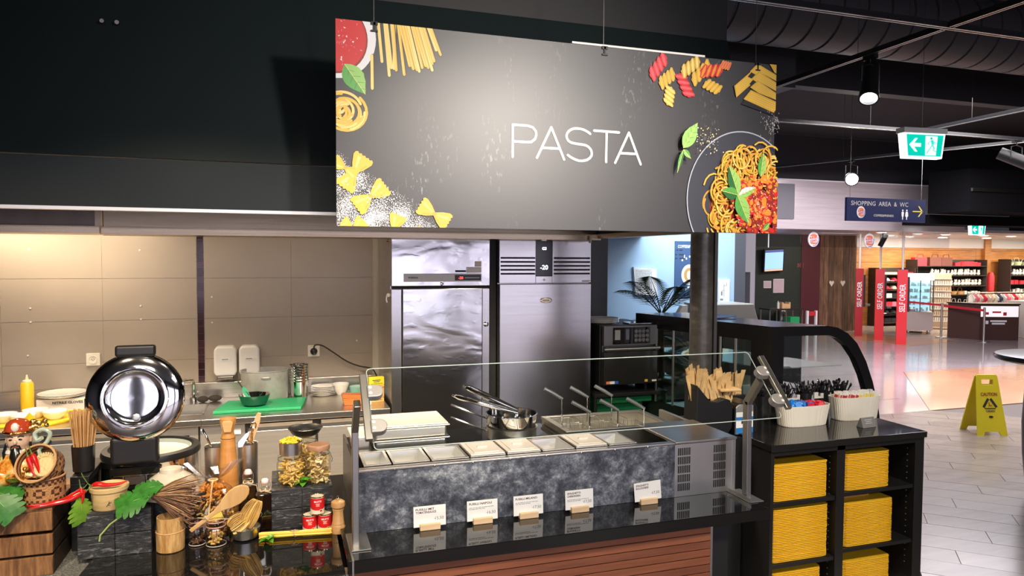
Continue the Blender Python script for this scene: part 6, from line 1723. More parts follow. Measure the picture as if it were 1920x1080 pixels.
part('door_handle', MB().tube([(ox0 - .01, oy0 - .022, 1.285), (ox1 + .002, oy0 - .022, 1.285)], .010, 12), satin, dr)
part('handle_bracket', MB().box(ox0 + .01, oy0 - .022, 1.272, ox0 + .03, oy0, 1.298).box(ox1 - .03, oy0 - .022, 1.272, ox1 - .01, oy0, 1.298), dark_steel, dr)
part('sticker', MB().box(ox0 + .018, oy0 - .004, 1.048, ox0 + .045, oy0 - .0022, 1.066), mat('sticker_orange', (0.80, 0.22, 0.08), 0.5), dr)
part('sticker', MB().box(ox0 + .045, oy0 - .004, 1.048, ox0 + .080, oy0 - .0022, 1.066), paper, dr)
part('sticker', MB().box(ox0 + .080, oy0 - .004, 1.048, ox0 + .108, oy0 - .0022, 1.066), mat('sticker_blue', (0.02, 0.12, 0.55), 0.5), dr)
part('sticker', MB().box(ox1 - .100, oy0 - .004, 1.052, ox1 - .078, oy0 - .0022, 1.068), mat('sticker_gold', (0.80, 0.50, 0.08), 0.5), dr)
part('sticker', MB().box(ox1 - .045, oy0 - .004, 1.052, ox1 - .010, oy0 - .0022, 1.064), cream_p, dr)
for x_ in (ox0 + .03, ox1 - .05):
    part('oven_leg', MB().cyl((x_, oy0 + .08, .9905), .015, .045, 12), black, ov)
    part('oven_leg', MB().cyl((x_, oy1 - .08, .9905), .015, .045, 12), black, ov)
ov.location = (2.502, 5.055, .850); ov.scale = (1.112, 1.112, 1.112)
stand = thing('oven_stand', 'black metal stand carrying the speed oven', 'stand', (2.51, 5.05, 0))
part('shelf', MB().box(2.205, 4.74, .862, 2.815, 5.385, .888), black, stand, bevel=.003)
for x_ in (2.220, 2.800):
    for y_ in (4.76, 5.36):
        part('stand_leg', MB().cyl((x_, y_, 0), .013, .862, 10), black, stand)
gbn = thing('green_bin', 'green plastic bin with rim standing below the speed oven', 'bin', (2.48, 5.05, 0))
gm = mat('bin_green', (0.010, 0.20, 0.07), 0.4)
part('bin_body', MB(T(2.48, 5.05, .0005)).prism([(-.17, 0), (.17, 0), (.20, .80), (-.20, .80)], -.17, .17, 'y'), gm, gbn, bevel=.008)
part('bin_lid', MB().box(2.250, 4.80, .800, 2.715, 5.24, .848), gm, gbn, bevel=.010)
for k in range(4):
    plate_at(2.37, 4.99, 1.3905 + k * .0090, .138, 'white plate, %s of the pile on the speed oven' % ('lowest', 'second', 'third', 'topmost')[k], 'plates on the speed oven')
solo('steel_platter', MB().box(2.53, 4.83, 1.3905, 2.72, 4.95, 1.402), chrome, 'thin steel platter at the front edge on the speed oven', 'platter', bevel=.003)

def palm(px, py, lab, fronds, z0=0):
    p = thing('potted_palm', lab, 'palm', (px, py, z0))
    part('pot', MB().lathe([(.001, 0), (.13, 0), (.16, .30), (.17, .31), (.15, .30), (.001, .28)], 24, (px, py, z0)), black, p)
    part('trunk', MB().tube([(px, py, z0 + .28), (px + .01, py, z0 + .85), (px, py, z0 + 1.44)], [.035, .028, .022], 10), ramp_mat('palm_trunk', [(0.3, (0.06, 0.035, 0.02)), (0.7, (0.16, 0.10, 0.05))], 20, 0.8), p)
    lm = ramp_mat('palm_leaf', [(0.3, (0.010, 0.035, 0.010)), (0.7, (0.035, 0.09, 0.020))], 12, 0.4)
    for (ax, ay, zz, ln, rise, droop) in fronds:
        d = Vector((ax, ay, 0)).normalized()
        o = Vector((px, py, z0 + zz))
        pts = []
        for i in range(15):
            t = i / 14
            pts.append(o + d * ln * t * (1 - .1 * t) + Vector((0, 0, rise * ln * (t - droop * t * t))))
        fr_ = part('frond_rib', MB().tube(pts, [.006 * (1 - .8 * i / 14) for i in range(15)], 5), lm, p)
        mb = MB()
        for i in range(2, 15):
            for h_ in (0, .5):
                if i == 14 and h_: continue
                q = pts[i].lerp(pts[min(14, i + 1)], h_)
                tg_ = (pts[min(i + 1, 14)] - pts[i - 1]).normalized()
                side = tg_.cross(Vector((0, 0, 1))).normalized()
                L_ = .20 * math.sin(pi * min(1, (i + h_) / 14 * .82 + .16))
                for s_ in (-1, 1):
                    dr_ = (tg_ * .75 + side * s_ * .85 + Vector((0, 0, -.12))).normalized()
                    w = tg_.cross(dr_).normalized().cross(dr_) * .0052
                    tip = q + dr_ * L_ + Vector((0, 0, -.18 * L_))
                    m_ = q + dr_ * L_ * .5
                    mb.add([tuple(q), tuple(m_ + w), tuple(tip), tuple(m_ - w)], [(0, 1, 2, 3)])
        part('frond_leaflets', mb, lm, fr_, kind='stuff')
    return p
palm(3.03, 5.22, 'tall potted palm with dark feathery fronds behind the speed oven',
     [(-1, -.2, 1.42, .52, 1.0, .60), (-1, -.3, 1.42, .40, 1.45, .50), (-.8, -.5, 1.42, .24, 2.2, .38), (.3, -1, 1.42, .17, 2.2, .35), (.9, -.4, 1.42, .25, 2.0, .40), (1, -.2, 1.42, .38, 1.3, .5), (1, .05, 1.42, .50, .95, .65),
      (-1, -.6, 1.36, .50, .45, 1.0), (1, -.5, 1.34, .40, .45, 1.0), (-.3, -1, 1.36, .34, .55, 1.2), (.2, -1, 1.1, .35, .2, 2.2), (-.2, -1, .95, .32, .1, 3.0), (.6, -.8, 1.05, .35, .1, 2.6), (-.1, -1, .75, .30, .2, 2.4), (.3, -1, 1.25, .32, .2, 2.2)])
# =================================================================== COLUMN
colm = ramp_mat('column_paint', [(0.35, (0.06, 0.057, 0.055)), (0.6, (0.11, 0.103, 0.097)), (0.78, (0.26, 0.24, 0.22))], 9, 0.33, 0.4, 8, 0.06, (1, 1, 1.6))
co = thing('steel_column', 'round dark steel column rising behind the glass guard', 'column', (2.353, 3.60, 0))
part('column_tube', MB().cyl((2.353, 3.60, 0), .066, 4.38, 32), colm, co)
part('column_strip', MB().box(2.405, 3.545, 0, 2.425, 3.56, 4.38), dark_steel, co)

# =================================================================== TRAY CABINET
KX0, KX1, KY0, KY1, KT = 2.458, 3.508, 3.085, 3.74, 0.915
blk_lam = mat('black_laminate', (0.014, 0.014, 0.015), 0.28)
cab = thing('tray_cabinet', 'black open shelf cabinet with glossy top holding stacks of yellow trays', 'cabinet', ((KX0 + KX1) / 2, 3.4, 0))
part('cabinet_top', MB().box(KX0 - .008, KY0 - .012, KT - .035, KX1 + .008, KY1, KT), mat('cabinet_top_gloss', (0.012, 0.012, 0.012), 0.06, spec=.8), cab, bevel=.003)
part('side_panel', MB().box(KX0, KY0, 0, KX0 + .02, KY1, KT - .036), blk_lam, cab, bevel=.001)
part('side_panel', MB().box(KX1 - .065, KY0, 0, KX1, KY1, KT - .036), blk_lam, cab, bevel=.001)
part('divider', MB().box(2.890, KY0, 0, 2.945, KY1 - .02, KT - .036), blk_lam, cab, bevel=.001)
part('back_panel', MB().box(KX0 + .02, KY1 - .015, 0, KX1 - .065, KY1, KT - .036), blk_lam, cab)
part('top_rail', MB().box(KX0 + .02, KY0, KT - .062, KX1 - .065, KY0 + .02, KT - .036), blk_lam, cab)
shz_l = (0.577, 0.242); shz_r = (0.590, 0.272)
for z in shz_l:
    part('shelf', MB().box(KX0 + .0205, KY0 + .008, z - .002, 2.8895, KY1 - .016, z + .020), blk_lam, cab, bevel=.001)
for z in shz_r:
    part('shelf', MB().box(2.9455, KY0 + .008, z, KX1 - .0655, KY1 - .016, z + .020), blk_lam, cab, bevel=.001)
mb = MB()
for k in range(20):
    z = .14 + k * .035
    for x_ in (2.8893, KX1 - .0652):
        mb.box(x_ - .001, KY0 + .05, z, x_, KY0 + .056, z + .004)
part('peg_holes', mb, mat('peg_hole', (0.35, 0.35, 0.35), 0.5), cab, kind='stuff')
tray_y = ramp_mat('yellow_tray_edge', [(0.3, (0.88, 0.50, 0.015)), (0.7, (0.95, 0.60, 0.04))], 8, 0.42, 0, 3)
ORD = ['', 'second', 'third', 'fourth', 'fifth', 'sixth', 'seventh', 'eighth', 'ninth', 'tenth', 'eleventh', 'twelfth', 'thirteenth', 'fourteenth', 'fifteenth', 'sixteenth']
def ordinal(i, n):
    if i == 0: return 'topmost'
    if i == n - 1: return 'bottom one'
    return (ORD[i] + ' from top') if i < n / 2 else (ORD[n - 1 - i] + ' from bottom')
def tray_mesh(w, d=.42):
    mb = MB()
    pl_ = rr_poly(w, d, .035, 3)
    mb.prism([(a * (w - .012) / w + .006, b * (d - .012) / d + .006) for a, b in pl_], 0, .0042)
    q = rr_poly(w - .03, d - .03, .03, 3)
    v = [(a, b, .0042) for a, b in pl_] + [(a, b, .0090) for a, b in pl_]
    n = len(pl_)
    f = [(i, (i + 1) % n, n + (i + 1) % n, n + i) for i in range(n)]
    # raised lip, slightly smaller so that a dark gap shows under the next tray
    lip = [(a * .996 + w * .002, b * .998 + d * .001) for a, b in pl_]
    v = [(a, b, .0040) for a, b in lip] + [(a, b, .0086) for a, b in lip]
    mb.add(v, f + [tuple(range(n, 2 * n)), tuple(range(n))[::-1]])
    return mb
protos = {}
def tray_stack(x0, w, z0, n, lab, grp, y0=None, pitch=.0094):
    key = round(w, 3)
    if key not in protos:
        protos[key] = _mesh('yellow_tray', tray_mesh(w), tray_y)
    for k in range(n):
        o = bpy.data.objects.new('yellow_tray', protos[key])
        COL.objects.link(o)
        o.location = (x0 + rnd.uniform(-.0012, .0012), (y0 or KY0 + .018) + rnd.uniform(-.0015, .0015), z0 + k * pitch)
        tag(o, lab.replace('in the stack', '%s in the stack' % ordinal(n - 1 - k, n)), 'tray', grp)
tray_stack(2.482, .376, .5975, 21, 'yellow cafeteria tray in the stack on the upper left shelf', 'yellow trays, upper left shelf')
tray_stack(2.484, .384, .2625, 31, 'yellow cafeteria tray in the stack on the middle left shelf', 'yellow trays, middle left shelf')
tray_stack(2.486, .340, .0010, 22, 'yellow cafeteria tray in the stack on the lowest left shelf', 'yellow trays, lowest left shelf')
tray_stack(2.966, .325, .6105, 22, 'yellow cafeteria tray in the stack on the upper right shelf', 'yellow trays, upper right shelf')
tray_stack(2.970, .355, .2925, 26, 'yellow cafeteria tray in the stack on the middle right shelf', 'yellow trays, middle right shelf')
tray_stack(2.972, .340, .0010, 22, 'yellow cafeteria tray in the stack on the lowest right shelf', 'yellow trays, lowest right shelf')
o_ = solo('tan_tray', MB(T(2.965, KY0 + .10, .5385)).prism(rr_poly(.27, .3, .03, 3), 0, .010), mat('tan_tray', (0.55, 0.28, 0.08), 0.5), 'single tan tray lying on the middle right stack', 'tray', bevel=.003)
# black corner counter between the service counter and the cabinet
solo('corner_counter', MB().box(2.06, 3.32, 0, 2.262, 3.9, .90).box(2.262, 3.70, 0, 2.450, 3.9, .90).box(2.262, 3.32, 0, 2.450, 3.50, .90), black, 'black corner counter between the column and the tray cabinet', 'counter')

# ---- basket bins
rib_m = mat('cream_bin', (0.90, 0.86, 0.74), 0.4)
def oval_bin(cx, cy, L_, D_, h, lab, rim=True):
    b = thing('ribbed_bin', lab, 'bin', (cx, cy, KT), group='cream ribbed bins on the tray cabinet')
    mb = MB(); n = 120
    v = []
    for z, k in ((0, .86), (.004, .88), (h * .86, .99), (h, 1.0)):
        for i in range(n):
            a = 2 * pi * i / n
            # superellipse
            ca, sa = cos(a), sin(a)
            e = 2 / 3.2
            x = abs(ca) ** e * (1 if ca > 0 else -1) * L_ / 2; y = abs(sa) ** e * (1 if sa > 0 else -1) * D_ / 2
            rr = 1 - (.012 if i % 3 == 0 and 0 < z < h * .9 else 0)
            v.append((cx + x * k * rr, cy + y * k * rr, KT + .0005 + z))
    f = []
    for j in range(3):
        for i in range(n):
            f.append((j * n + i, j * n + (i + 1) % n, (j + 1) * n + (i + 1) % n, (j + 1) * n + i))
    f.append(tuple(range(n))[::-1])
    mb.add(v, f, False)
    mb2 = []
    o = len(v)
    vi = [(cx + (p[0] - cx) * .965, cy + (p[1] - cy) * .95, p[2]) for p in v[3 * n:]]
    vb = [(cx + (p[0] - cx) * .86, cy + (p[1] - cy) * .84, KT + .03) for p in v[3 * n:]]
    mb.add(v[3 * n:] + vi + vb, [(i, (i + 1) % n, n + (i + 1) % n, n + i) for i in range(n)] + [(n + i, n + (i + 1) % n, 2 * n + (i + 1) % n, 2 * n + i) for i in range(n)] + [tuple(range(2 * n, 3 * n))])
    part('bin_body', mb, rib_m, b)
    return b
oval_bin(2.945, 3.430, .345, .15, .122, 'cream ribbed oval bin filled with blue and red creamer cups')
oval_bin(3.370, 3.470, .340, .15, .142, 'cream ribbed oval bin filled with sugar and sauce sachets')
cblue = mat('creamer_blue', (0.01, 0.25, 0.80), 0.35); cred = mat('creamer_red', (0.70, 0.02, 0.05), 0.35)
cup_b = MB().lathe([(.010, 0), (.015, .020), (.019, .021), (.019, .023), (.001, .023)], 10, cap=True)
me_b = _mesh('creamer_cup', cup_b, cblue); me_r = _mesh('creamer_cup', cup_b, cred)
for k in range(52):
    red = k >= 34
    x = rnd.uniform(2.80, 2.985) if not red else rnd.uniform(2.975, 3.085)
    y = 3.430 + rnd.uniform(-.045, .045)
    hh = .012 + (.028 * max(0, 1 - abs(x - 2.88) / .10) * rnd.random() if not red else .005 * rnd.random())
    o = bpy.data.objects.new('creamer_cup', me_r if red else me_b); COL.objects.link(o)
    o.location = (x, y, KT + .095 + hh)
    o.rotation_euler = (rnd.uniform(-1.3, 1.3), rnd.uniform(-1.3, 1.3), rnd.uniform(0, 6))
    tag(o, 'small red creamer cup in the ribbed oval bin' if red else 'small blue creamer cup in the ribbed oval bin', 'cup', 'red creamers in the oval bin' if red else 'blue creamers in the oval bin')
sr, sy_, sw_ = mat('sachet_red', (0.45, 0.04, 0.04), 0.4), mat('sachet_yellow', (0.80, 0.66, 0.08), 0.4), mat('sachet_white', (0.82, 0.80, 0.76), 0.4)
sach = {}
for nm, m_ in (('red', sr), ('yellow', sy_), ('white', sw_)):
    sach[nm] = _mesh('sachet', MB().box(-.016, -.0012, 0, .016, .0012, .066), sw_), m_
for k in range(46):
    t = k / 45
    nm = 'red' if t < .45 else ('yellow' if t < .9 else 'white')
    x = 3.225 + .29 * t
    y = 3.470 + (.022 if k % 2 else -.028)
    s_ = thing('sachet', ('red striped sauce sachet in the left half of the sachet bin', 'yellow sauce sachet in the right half of the sachet bin', 'white sachet at the right end of the sachet bin')[('red', 'yellow', 'white').index(nm)], 'sachet', (x, y, KT + .102), group='%s sachets in the ribbed bin' % nm, local=True)
    s_.rotation_euler = (RD(rnd.uniform(-12, 4)), RD(rnd.uniform(10, 26)), RD(rnd.uniform(-30, 20)))
    part('sachet_foil', MB().box(-.016, -.0012, 0, .016, .0012, .066), sw_, s_)
    part('sachet_print', MB().box(-.013, -.0017, .010, .013, -.0013, .052), sach[nm][1], s_)
# small grey sign on the cabinet top
nc = thing('grey_notice', 'small grey wedge notice card in front of the sachet bin', 'card', (3.255, 3.27, KT))
nM = T(3.265, 3.262, KT + .0005, rz=RD(4)) @ Matrix.Rotation(RD(-22), 4, 'X')
part('notice_body', MB(T(3.265, 3.262, KT + .0005, rz=RD(4))).prism([(-.022, 0), (.028, 0), (.004, .056), (-.002, .056)], -.052, .052, 'x'), mat('grey_plastic', (0.22, 0.22, 0.22), 0.4), nc, bevel=.001)
mb = MB(T(3.265, 3.262, KT + .0005, rz=RD(4)) @ Matrix.Translation((0, -.0225, 0)) @ Matrix.Rotation(RD(-19.5), 4, 'X'))
for i, (a, b) in enumerate(((-.030, .028), (-.022, .02), (-.026, .024))):
    mb.box(a, -.0012, .044 - i * .010, b, -.0004, .047 - i * .010)
part('notice_lines', mb, mat('pale_ink', (0.6, 0.6, 0.6), 0.5), nc, kind='stuff')

# ---- napkin dispenser
solo('dispenser_mat', MB().box(2.42, 3.345, .9005, 2.449, 3.53, .9006), black, 'black mat', 'mat') if False else None
nd = thing('napkin_dispenser', 'chrome and black napkin dispenser with blue printed side beside the guard post', 'dispenser', (2.56, 3.42, KT))
M = T(2.425, 3.36, KT - .0145)
part('dispenser_body', MB(M).prism([(0, 0), (.150, 0), (.150, .150), (.140, .170), (.120, .182), (.030, .182), (.010, .170), (0, .150)], 0, .16, 'y'), black, nd, bevel=.004)
part('chrome_hood', MB(M).prism([(.004, .135), (.118, .135), (.118, .168), (.105, .178), (.030, .178), (.012, .170), (.004, .160)], -.008, -.0005, 'y'), mat('soft_chrome', (0.75, 0.73, 0.70), 0.3, 0.8), nd, bevel=.002)
part('front_plate', MB(M).box(.006, -.006, .010, .118, -.0005, .134), paper, nd)
part('front_print', MB(M).box(.006, -.0075, .012, .118, -.0062, .045).box(.006, -.0075, .088, .118, -.0062, .106), mat('print_blue', (0.03, 0.20, 0.55), 0.4), nd)
mb = MB(M)
for k in range(5):
    mb.box(.040 + k * .015, -.0085, .068 + .004 * (k % 2), .048 + k * .015, -.0076, .092).box(.050 + k * .012, -.0085, .030, .056 + k * .012, -.0076, .050 - .004 * (k % 2))
part('front_script', mb, ink, nd, kind='stuff')
# ---- kraft cutlery sleeves in black holder
kh = thing('sleeve_holder', 'black curved holder packed with kraft cutlery sleeves', 'holder', (2.35, 3.41, .90))
part('holder_body', MB(T(2.275, 3.36, .9005)).prism([(-.095, .300), (-.10, .0), (.10, 0), (.135, .05), (.138, .17), (.12, .205), (.08, .215), (.03, .20), (-.01, .205), (-.05, .25)][::-1], 0, .13, 'y'), black, kh, bevel=.006)
part('holder_rear', MB().box(2.42, 3.535, KT + .0005, 2.62, 3.60, 1.09), black, kh, bevel=.004)
kraft = ramp_mat('kraft_paper', [(0.3, (0.58, 0.36, 0.15)), (0.7, (0.76, 0.52, 0.26))], 12, 0.7, 0, 4, 0.2)
for k in range(56):
    x = (2.195 + .225 * (k % 14) / 13 if k < 42 else 2.43 + .17 * (k - 42) / 13) + rnd.uniform(-.008, .008)
    y = 3.38 + (.02 + .035 * (k // 14) if k < 42 else .19) + rnd.uniform(-.01, .01)
    zt = 1.125 + .03 * (1 - abs((x - 2.25) / .2)) if x < 2.3 else (1.120 if x < 2.42 else 1.09)
    h = .135 + rnd.uniform(-.02, .03) + .014 * (k // 14)
    s_ = thing('cutlery_sleeve', 'folded kraft paper cutlery sleeve in the black holder', 'paper sleeve', (x, y, zt - .04), group='kraft cutlery sleeves', local=True)
    s_.rotation_euler = (RD(rnd.uniform(-18, 8)), RD(rnd.uniform(-16, 14)), RD(rnd.uniform(-35, 35)))
    w = rnd.uniform(.012, .020)
    part('sleeve_paper', MB().add([(-w, 0, 0), (w, 0, 0), (w, .004, h), (-w, .001, h - .008), (-w * .2, -.008, h * .5), (w * .4, .006, h * .55)], [(0, 1, 5, 4), (1, 2, 5), (5, 2, 3, 4), (3, 0, 4)]).add(
        [(-w * .8, .006, 0), (w * .9, .006, 0), (w * .85, .012, h * .92), (-w * .7, .008, h * .96)], [(0, 1, 2, 3)]), kraft, s_)
solo('folded_napkins', MB(T(2.40, 3.375, 1.148, rz=RD(-6))).box(-.055, 0, 0, .075, .09, .014), kraft, 'flat pile of kraft paper napkins in front of the cutlery sleeves', 'napkins', bevel=.005)

# ---- cutlery cups and trays behind the bins
cut_m = mat('black_cutlery', (0.02, 0.018, 0.022), 0.12, coat=.6)
cmesh = _mesh('plastic_fork', MB().tube([(0, 0, 0), (0, .002, .08), (0, 0, .115)], [.003, .0035, .004], 6).ball((0, 0, .128), .010, 8, 6, (1, .35, 1.5)), cut_m)
holders = [(2.820, 3.635, 26, 'leftmost'), (2.985, 3.640, 30, 'second from the left'), (3.140, 3.645, 34, 'middle'), (3.285, 3.650, 34, 'second from the right'), (3.430, 3.655, 26, 'rightmost')]
for x, y, n, nm in holders:
    h_ = thing('cutlery_cup', 'black cup of plastic cutlery behind the ribbed bins, %s of the row' % nm, 'cup', (x, y, KT), group='black cutlery cups in a row')
    part('cup_body', MB().lathe([(.001, 0), (.040, 0), (.048, .14), (.046, .14), (.040, .01), (.001, .01)], 20, (x, y, KT + .0005)), black, h_)
    for k in range(n):
        a = 2 * pi * k * .381966; q = math.sqrt((k + .5) / n)
        o = bpy.data.objects.new('plastic_fork', cmesh); COL.objects.link(o)
        o.location = (x + .028 * q * cos(a), y + .028 * q * sin(a), KT + .065)
        o.scale = (1, 1, rnd.uniform(.8, 1.1)); o.rotation_euler = (-.5 * q * sin(a) + rnd.uniform(-.1, .1), .5 * q * cos(a) + rnd.uniform(-.1, .1), rnd.uniform(0, 3))
        tag(o, 'black plastic fork standing in the %s cutlery cup' % (nm if nm != 'middle' else 'middle'), 'fork', 'black forks in the %s cup' % nm)
for x0, x1, nm in ((2.93, 3.06, 'left'), (3.17, 3.24, 'middle'), (3.34, 3.44, 'right')):
    solo('white_label_tag', MB(T(x0, 3.585, KT + .110)).box(0, 0, 0, x1 - x0, .012, .012).box(0.0, .0, .012, .03, .012, .038).box(x1 - x0 - .02, 0, .012, x1 - x0, .012, .030), white_p, 'white label bracket behind the ribbed bins, %s one' % nm, 'label bracket', 'white brackets behind the bins')

# =================================================================== DISPLAY CASE
dc = thing('pastry_case', 'black pastry display case with curved front glass', 'display case', (3.3, 4.4, 0))
YC = 3.76
PROF = [(2.985, 1.463), (3.42, 1.458), (3.50, 1.445), (3.575, 1.410), (3.655, 1.345), (3.72, 1.255), (3.785, 1.13), (3.835, .99), (3.870, .85), (3.89, .72)]
def sk(x, y, z):
    """case runs back at a slight skew"""
    t = (y - YC)
    return (x - .245 * t, y, z)
def sk_prism(mb, poly, y0, y1):
    n = len(poly)
    v = [sk(a, y0, b) for a, b in poly] + [sk(a, y1, b) for a, b in poly]
    f = [tuple(range(n)), tuple(range(n, 2 * n))[::-1]] + [(i, n + i, n + (i + 1) % n, (i + 1) % n) for i in range(n)]
    return mb.add(v, f)
YE = YC + 1.25
case_blk = mat('case_black', (0.010, 0.010, 0.012), 0.18)
part('case_base', sk_prism(MB(), [(2.985, 0.0), (3.89, 0.0), (3.89, .72), (2.985, .72)][::-1], YC, YE), case_blk, dc)
# end frame: outer profile minus inner window
def inset(p, d): return p
inner = [(3.075, .76), (3.075, 1.400), (3.43, 1.396), (3.50, 1.375), (3.575, 1.325), (3.65, 1.235), (3.715, 1.115), (3.765, .98), (3.805, .84), (3.82, .76)]
outer = [(2.985, .72), (2.985, 1.463)] + PROF[1:]
# frame strips around the inner outline
def ring(mb, out, inn, y0, y1):
    n = len(out)
    v = [sk(a, y0, b) for a, b in out] + [sk(a, y0, b) for a, b in inn] + [sk(a, y1, b) for a, b in out] + [sk(a, y1, b) for a, b in inn]
    f = []
    for i in range(n):
        j = (i + 1) % n
        f += [(i, n + i, n + j, j), (2 * n + i, 2 * n + j, 3 * n + j, 3 * n + i), (i, j, 2 * n + j, 2 * n + i), (n + i, 3 * n + i, 3 * n + j, n + j)]
    return mb.add(v, f)
out_ = [(2.985, .72), (2.985, 1.463), (3.42, 1.458), (3.50, 1.445), (3.585, 1.405), (3.665, 1.335), (3.745, 1.21), (3.805, 1.07), (3.86, .89), (3.89, .72)]
part('end_frame', ring(MB(), out_, inner, YC, YC + .04), case_blk, dc)
part('end_frame', ring(MB(), out_, inner, YE - .04, YE), case_blk, dc)
part('end_glass', sk_prism(MB(), inner, YC + .015, YC + .021), glass, dc)
part('top_panel', sk_prism(MB(), [(2.985, 1.438), (2.985, 1.463), (3.42, 1.458), (3.42, 1.435)], YC + .04, YE - .04), case_blk, dc)
fg_ = MB()
o2 = out_[2:]
n = len(o2)
v = [sk(a, YC + .04, b) for a, b in o2] + [sk(a, YE - .04, b) for a, b in o2]
fg_.add(v, [(i, i + 1, n + i + 1, n + i) for i in range(n - 1)], True)
part('curved_glass', fg_, glass, dc)
# operator side with two glazed openings
bs = MB()
def sbox(mb, x0, x1, y0, y1, z0, z1): return sk_prism(mb, [(x0, z0), (x1, z0), (x1, z1), (x0, z1)][::-1], y0, y1)
sbox(bs, 2.985, 3.01, YC + .04, YC + .16, .72, 1.438); sbox(bs, 2.985, 3.01, YC + .16, YE - .04, 1.36, 1.438); sbox(bs, 2.985, 3.01, YC + .16, YE - .04, .72, .80)
sbox(bs, 2.985, 3.01, YC + .42, YC + .68, .80, 1.36); sbox(bs, 2.985, 3.01, YE - .22, YE - .04, .80, 1.36)
part('rear_frame', bs, case_blk, dc)
for (a, b) in ((YC + .16, YC + .42), (YC + .68, YE - .22)):
    d_ = part('sliding_door', sbox(MB(), 2.992, 2.998, a, b, .80, 1.36), glass_mat('door_glass', (0.80, 0.88, 0.80), 0.14), dc)
    part('door_edge', sbox(sbox(MB(), 2.982, 2.990, b - .012, b, .80, 1.36), 2.982, 2.990, (a + b) / 2 - .012, (a + b) / 2, .80, 1.36), satin, d_)
for z in (.98, 1.18):
    part('glass_shelf', sk_prism(MB(), [(3.03, z), (3.60 if z > 1.1 else 3.70, z), (3.60 if z > 1.1 else 3.70, z + .006), (3.03, z + .006)][::-1], YC + .05, YE - .05), glass_mat('shelf_glass', (0.85, 0.93, 0.88), 0.15), dc)
part('floor_panel', sk_prism(MB(), [(3.02, .725), (3.80, .725), (3.80, .745), (3.02, .745)][::-1], YC + .045, YE - .045), satin, dc)
solo('blue_cloth', MB(T(2.90, 4.45, 1.464, rz=RD(14))).box(0, -.10, 0, .28, .10, .018), mat('blue_cloth', (0.22, 0.32, 0.62), 0.8, bump=.5, bscale=40), 'folded light blue cloth on top of the pastry case', 'cloth', bevel=.008)
# =================================================================== CAFE WALL (blue) AND NEIGHBOURS
blue_m = mat('cafe_blue_paint', (0.40, 0.58, 0.80), 0.6)
wc_ = struct('wall_cafe', MB().box(3.0, 7.5, 0, 5.37, 7.6, 3.0), blue_m)
struct('wall_cafe_return', MB().box(5.372, 7.5, 0, 5.53, 7.9, 3.0), mat('slate_paint', (0.085, 0.09, 0.11), 0.6))
struct('soffit_cafe', MB().box(3.0, 5.9, 2.16, 4.08, 7.49, 2.35), mat('soffit_dark', (0.02, 0.02, 0.022), 0.6))
wcn = thing('wall_clock_board', 'white speckled menu board hanging on the blue cafe wall', 'menu board', (4.1, 7.49, 1.45))
part('board', MB().prism([(3.955, 1.79), (4.255, 1.765), (4.275, 1.44), (3.985, 1.47)][::-1], 7.46, 7.498, 'y'), paper, wcn)
mb = MB()
for r_ in range(20):
    x = 3.975
    while x < 4.175:
        w = rnd.uniform(.004, .012)
        mb.box(x, 7.4585, 1.505 + r_ * .0128, x + w, 7.4595, 1.512 + r_ * .0128); x += w + rnd.uniform(.004, .008)
part('board_text', mb, grey_ink, wcn, kind='stuff')
part('board_divider', MB().box(4.19, 7.4580, 1.47, 4.193, 7.4595, 1.77), grey_ink, wcn)
ps = thing('cafe_poster', 'tall blue poster with coffee cup seen from above beside the column', 'poster', (4.66, 7.49, 1.4))
part('poster_sheet', MB().box(4.52, 7.485, 1.42, 4.86, 7.498, 2.10), mat('poster_blue', (0.05, 0.10, 0.22), 0.5), ps)
part('poster_title', put_text(MB(), 'COFFEE&FRIENDS', (4.555, 7.4840, 2.02), (1, 0, 0), (0, 0, 1), .035, width=.30, offset=.01), paper, ps)
part('poster_words', MB().box(4.535, 7.4835, 1.985, 4.56, 7.4845, 2.0).box(4.575, 7.4835, 1.985, 4.62, 7.4845, 2.0).box(4.525, 7.4835, 1.93, 4.545, 7.4845, 1.945).box(4.57, 7.4835, 1.93, 4.64, 7.4845, 1.945).box(4.525, 7.4835, 1.885, 4.55, 7.4845, 1.9).box(4.58, 7.4835, 1.885, 4.66, 7.4845, 1.9), ink, ps, kind='stuff')
part('cup_saucer', MB(T(4.715, 7.4835, 1.695, rx=pi / 2)).lathe([(.125, 0), (.125, .001)], 36, sx=.85, sy=1.0), paper, ps)
part('coffee_surface', MB(T(4.715, 7.4820, 1.695, rx=pi / 2)).lathe([(.085, 0), (.085, .001)], 30, sx=.85, sy=1.0), mat('coffee_brown', (0.55, 0.30, 0.10), 0.5), ps)
part('coffee_foam', MB(T(4.715, 7.4805, 1.690, rx=pi / 2)).lathe([(.055, 0), (.055, .001)], 24, sx=.6, sy=1.0), cream_p, ps)
mb = MB()
for k in range(18):
    a, b = rnd.uniform(4.56, 4.84), rnd.choice((rnd.uniform(1.44, 1.56), rnd.uniform(1.82, 1.92)))
    mb.box(a, 7.4825, b, a + rnd.uniform(.008, .03), 7.4845, b + rnd.uniform(.01, .04))
part('milk_splash', mb, paper, ps, kind='stuff')
nb = thing('notice_frame', 'small white framed notice with a branching diagram right of the column', 'notice', (5.21, 7.49, 1.36))
part('frame', MB().box(5.13, 7.47, 1.36, 5.285, 7.498, 1.637), paper, nb, bevel=.002)
part('diagram', MB().box(5.20, 7.468, 1.43, 5.204, 7.4695, 1.58).box(5.17, 7.468, 1.50, 5.20, 7.4695, 1.504).box(5.204, 7.468, 1.56, 5.24, 7.4695, 1.564).box(5.16, 7.468, 1.44, 5.18, 7.4695, 1.49).box(5.238, 7.468, 1.564, 5.242, 7.4695, 1.60).box(5.15, 7.468, 1.38, 5.19, 7.4695, 1.40), grey_ink, nb, kind='stuff')
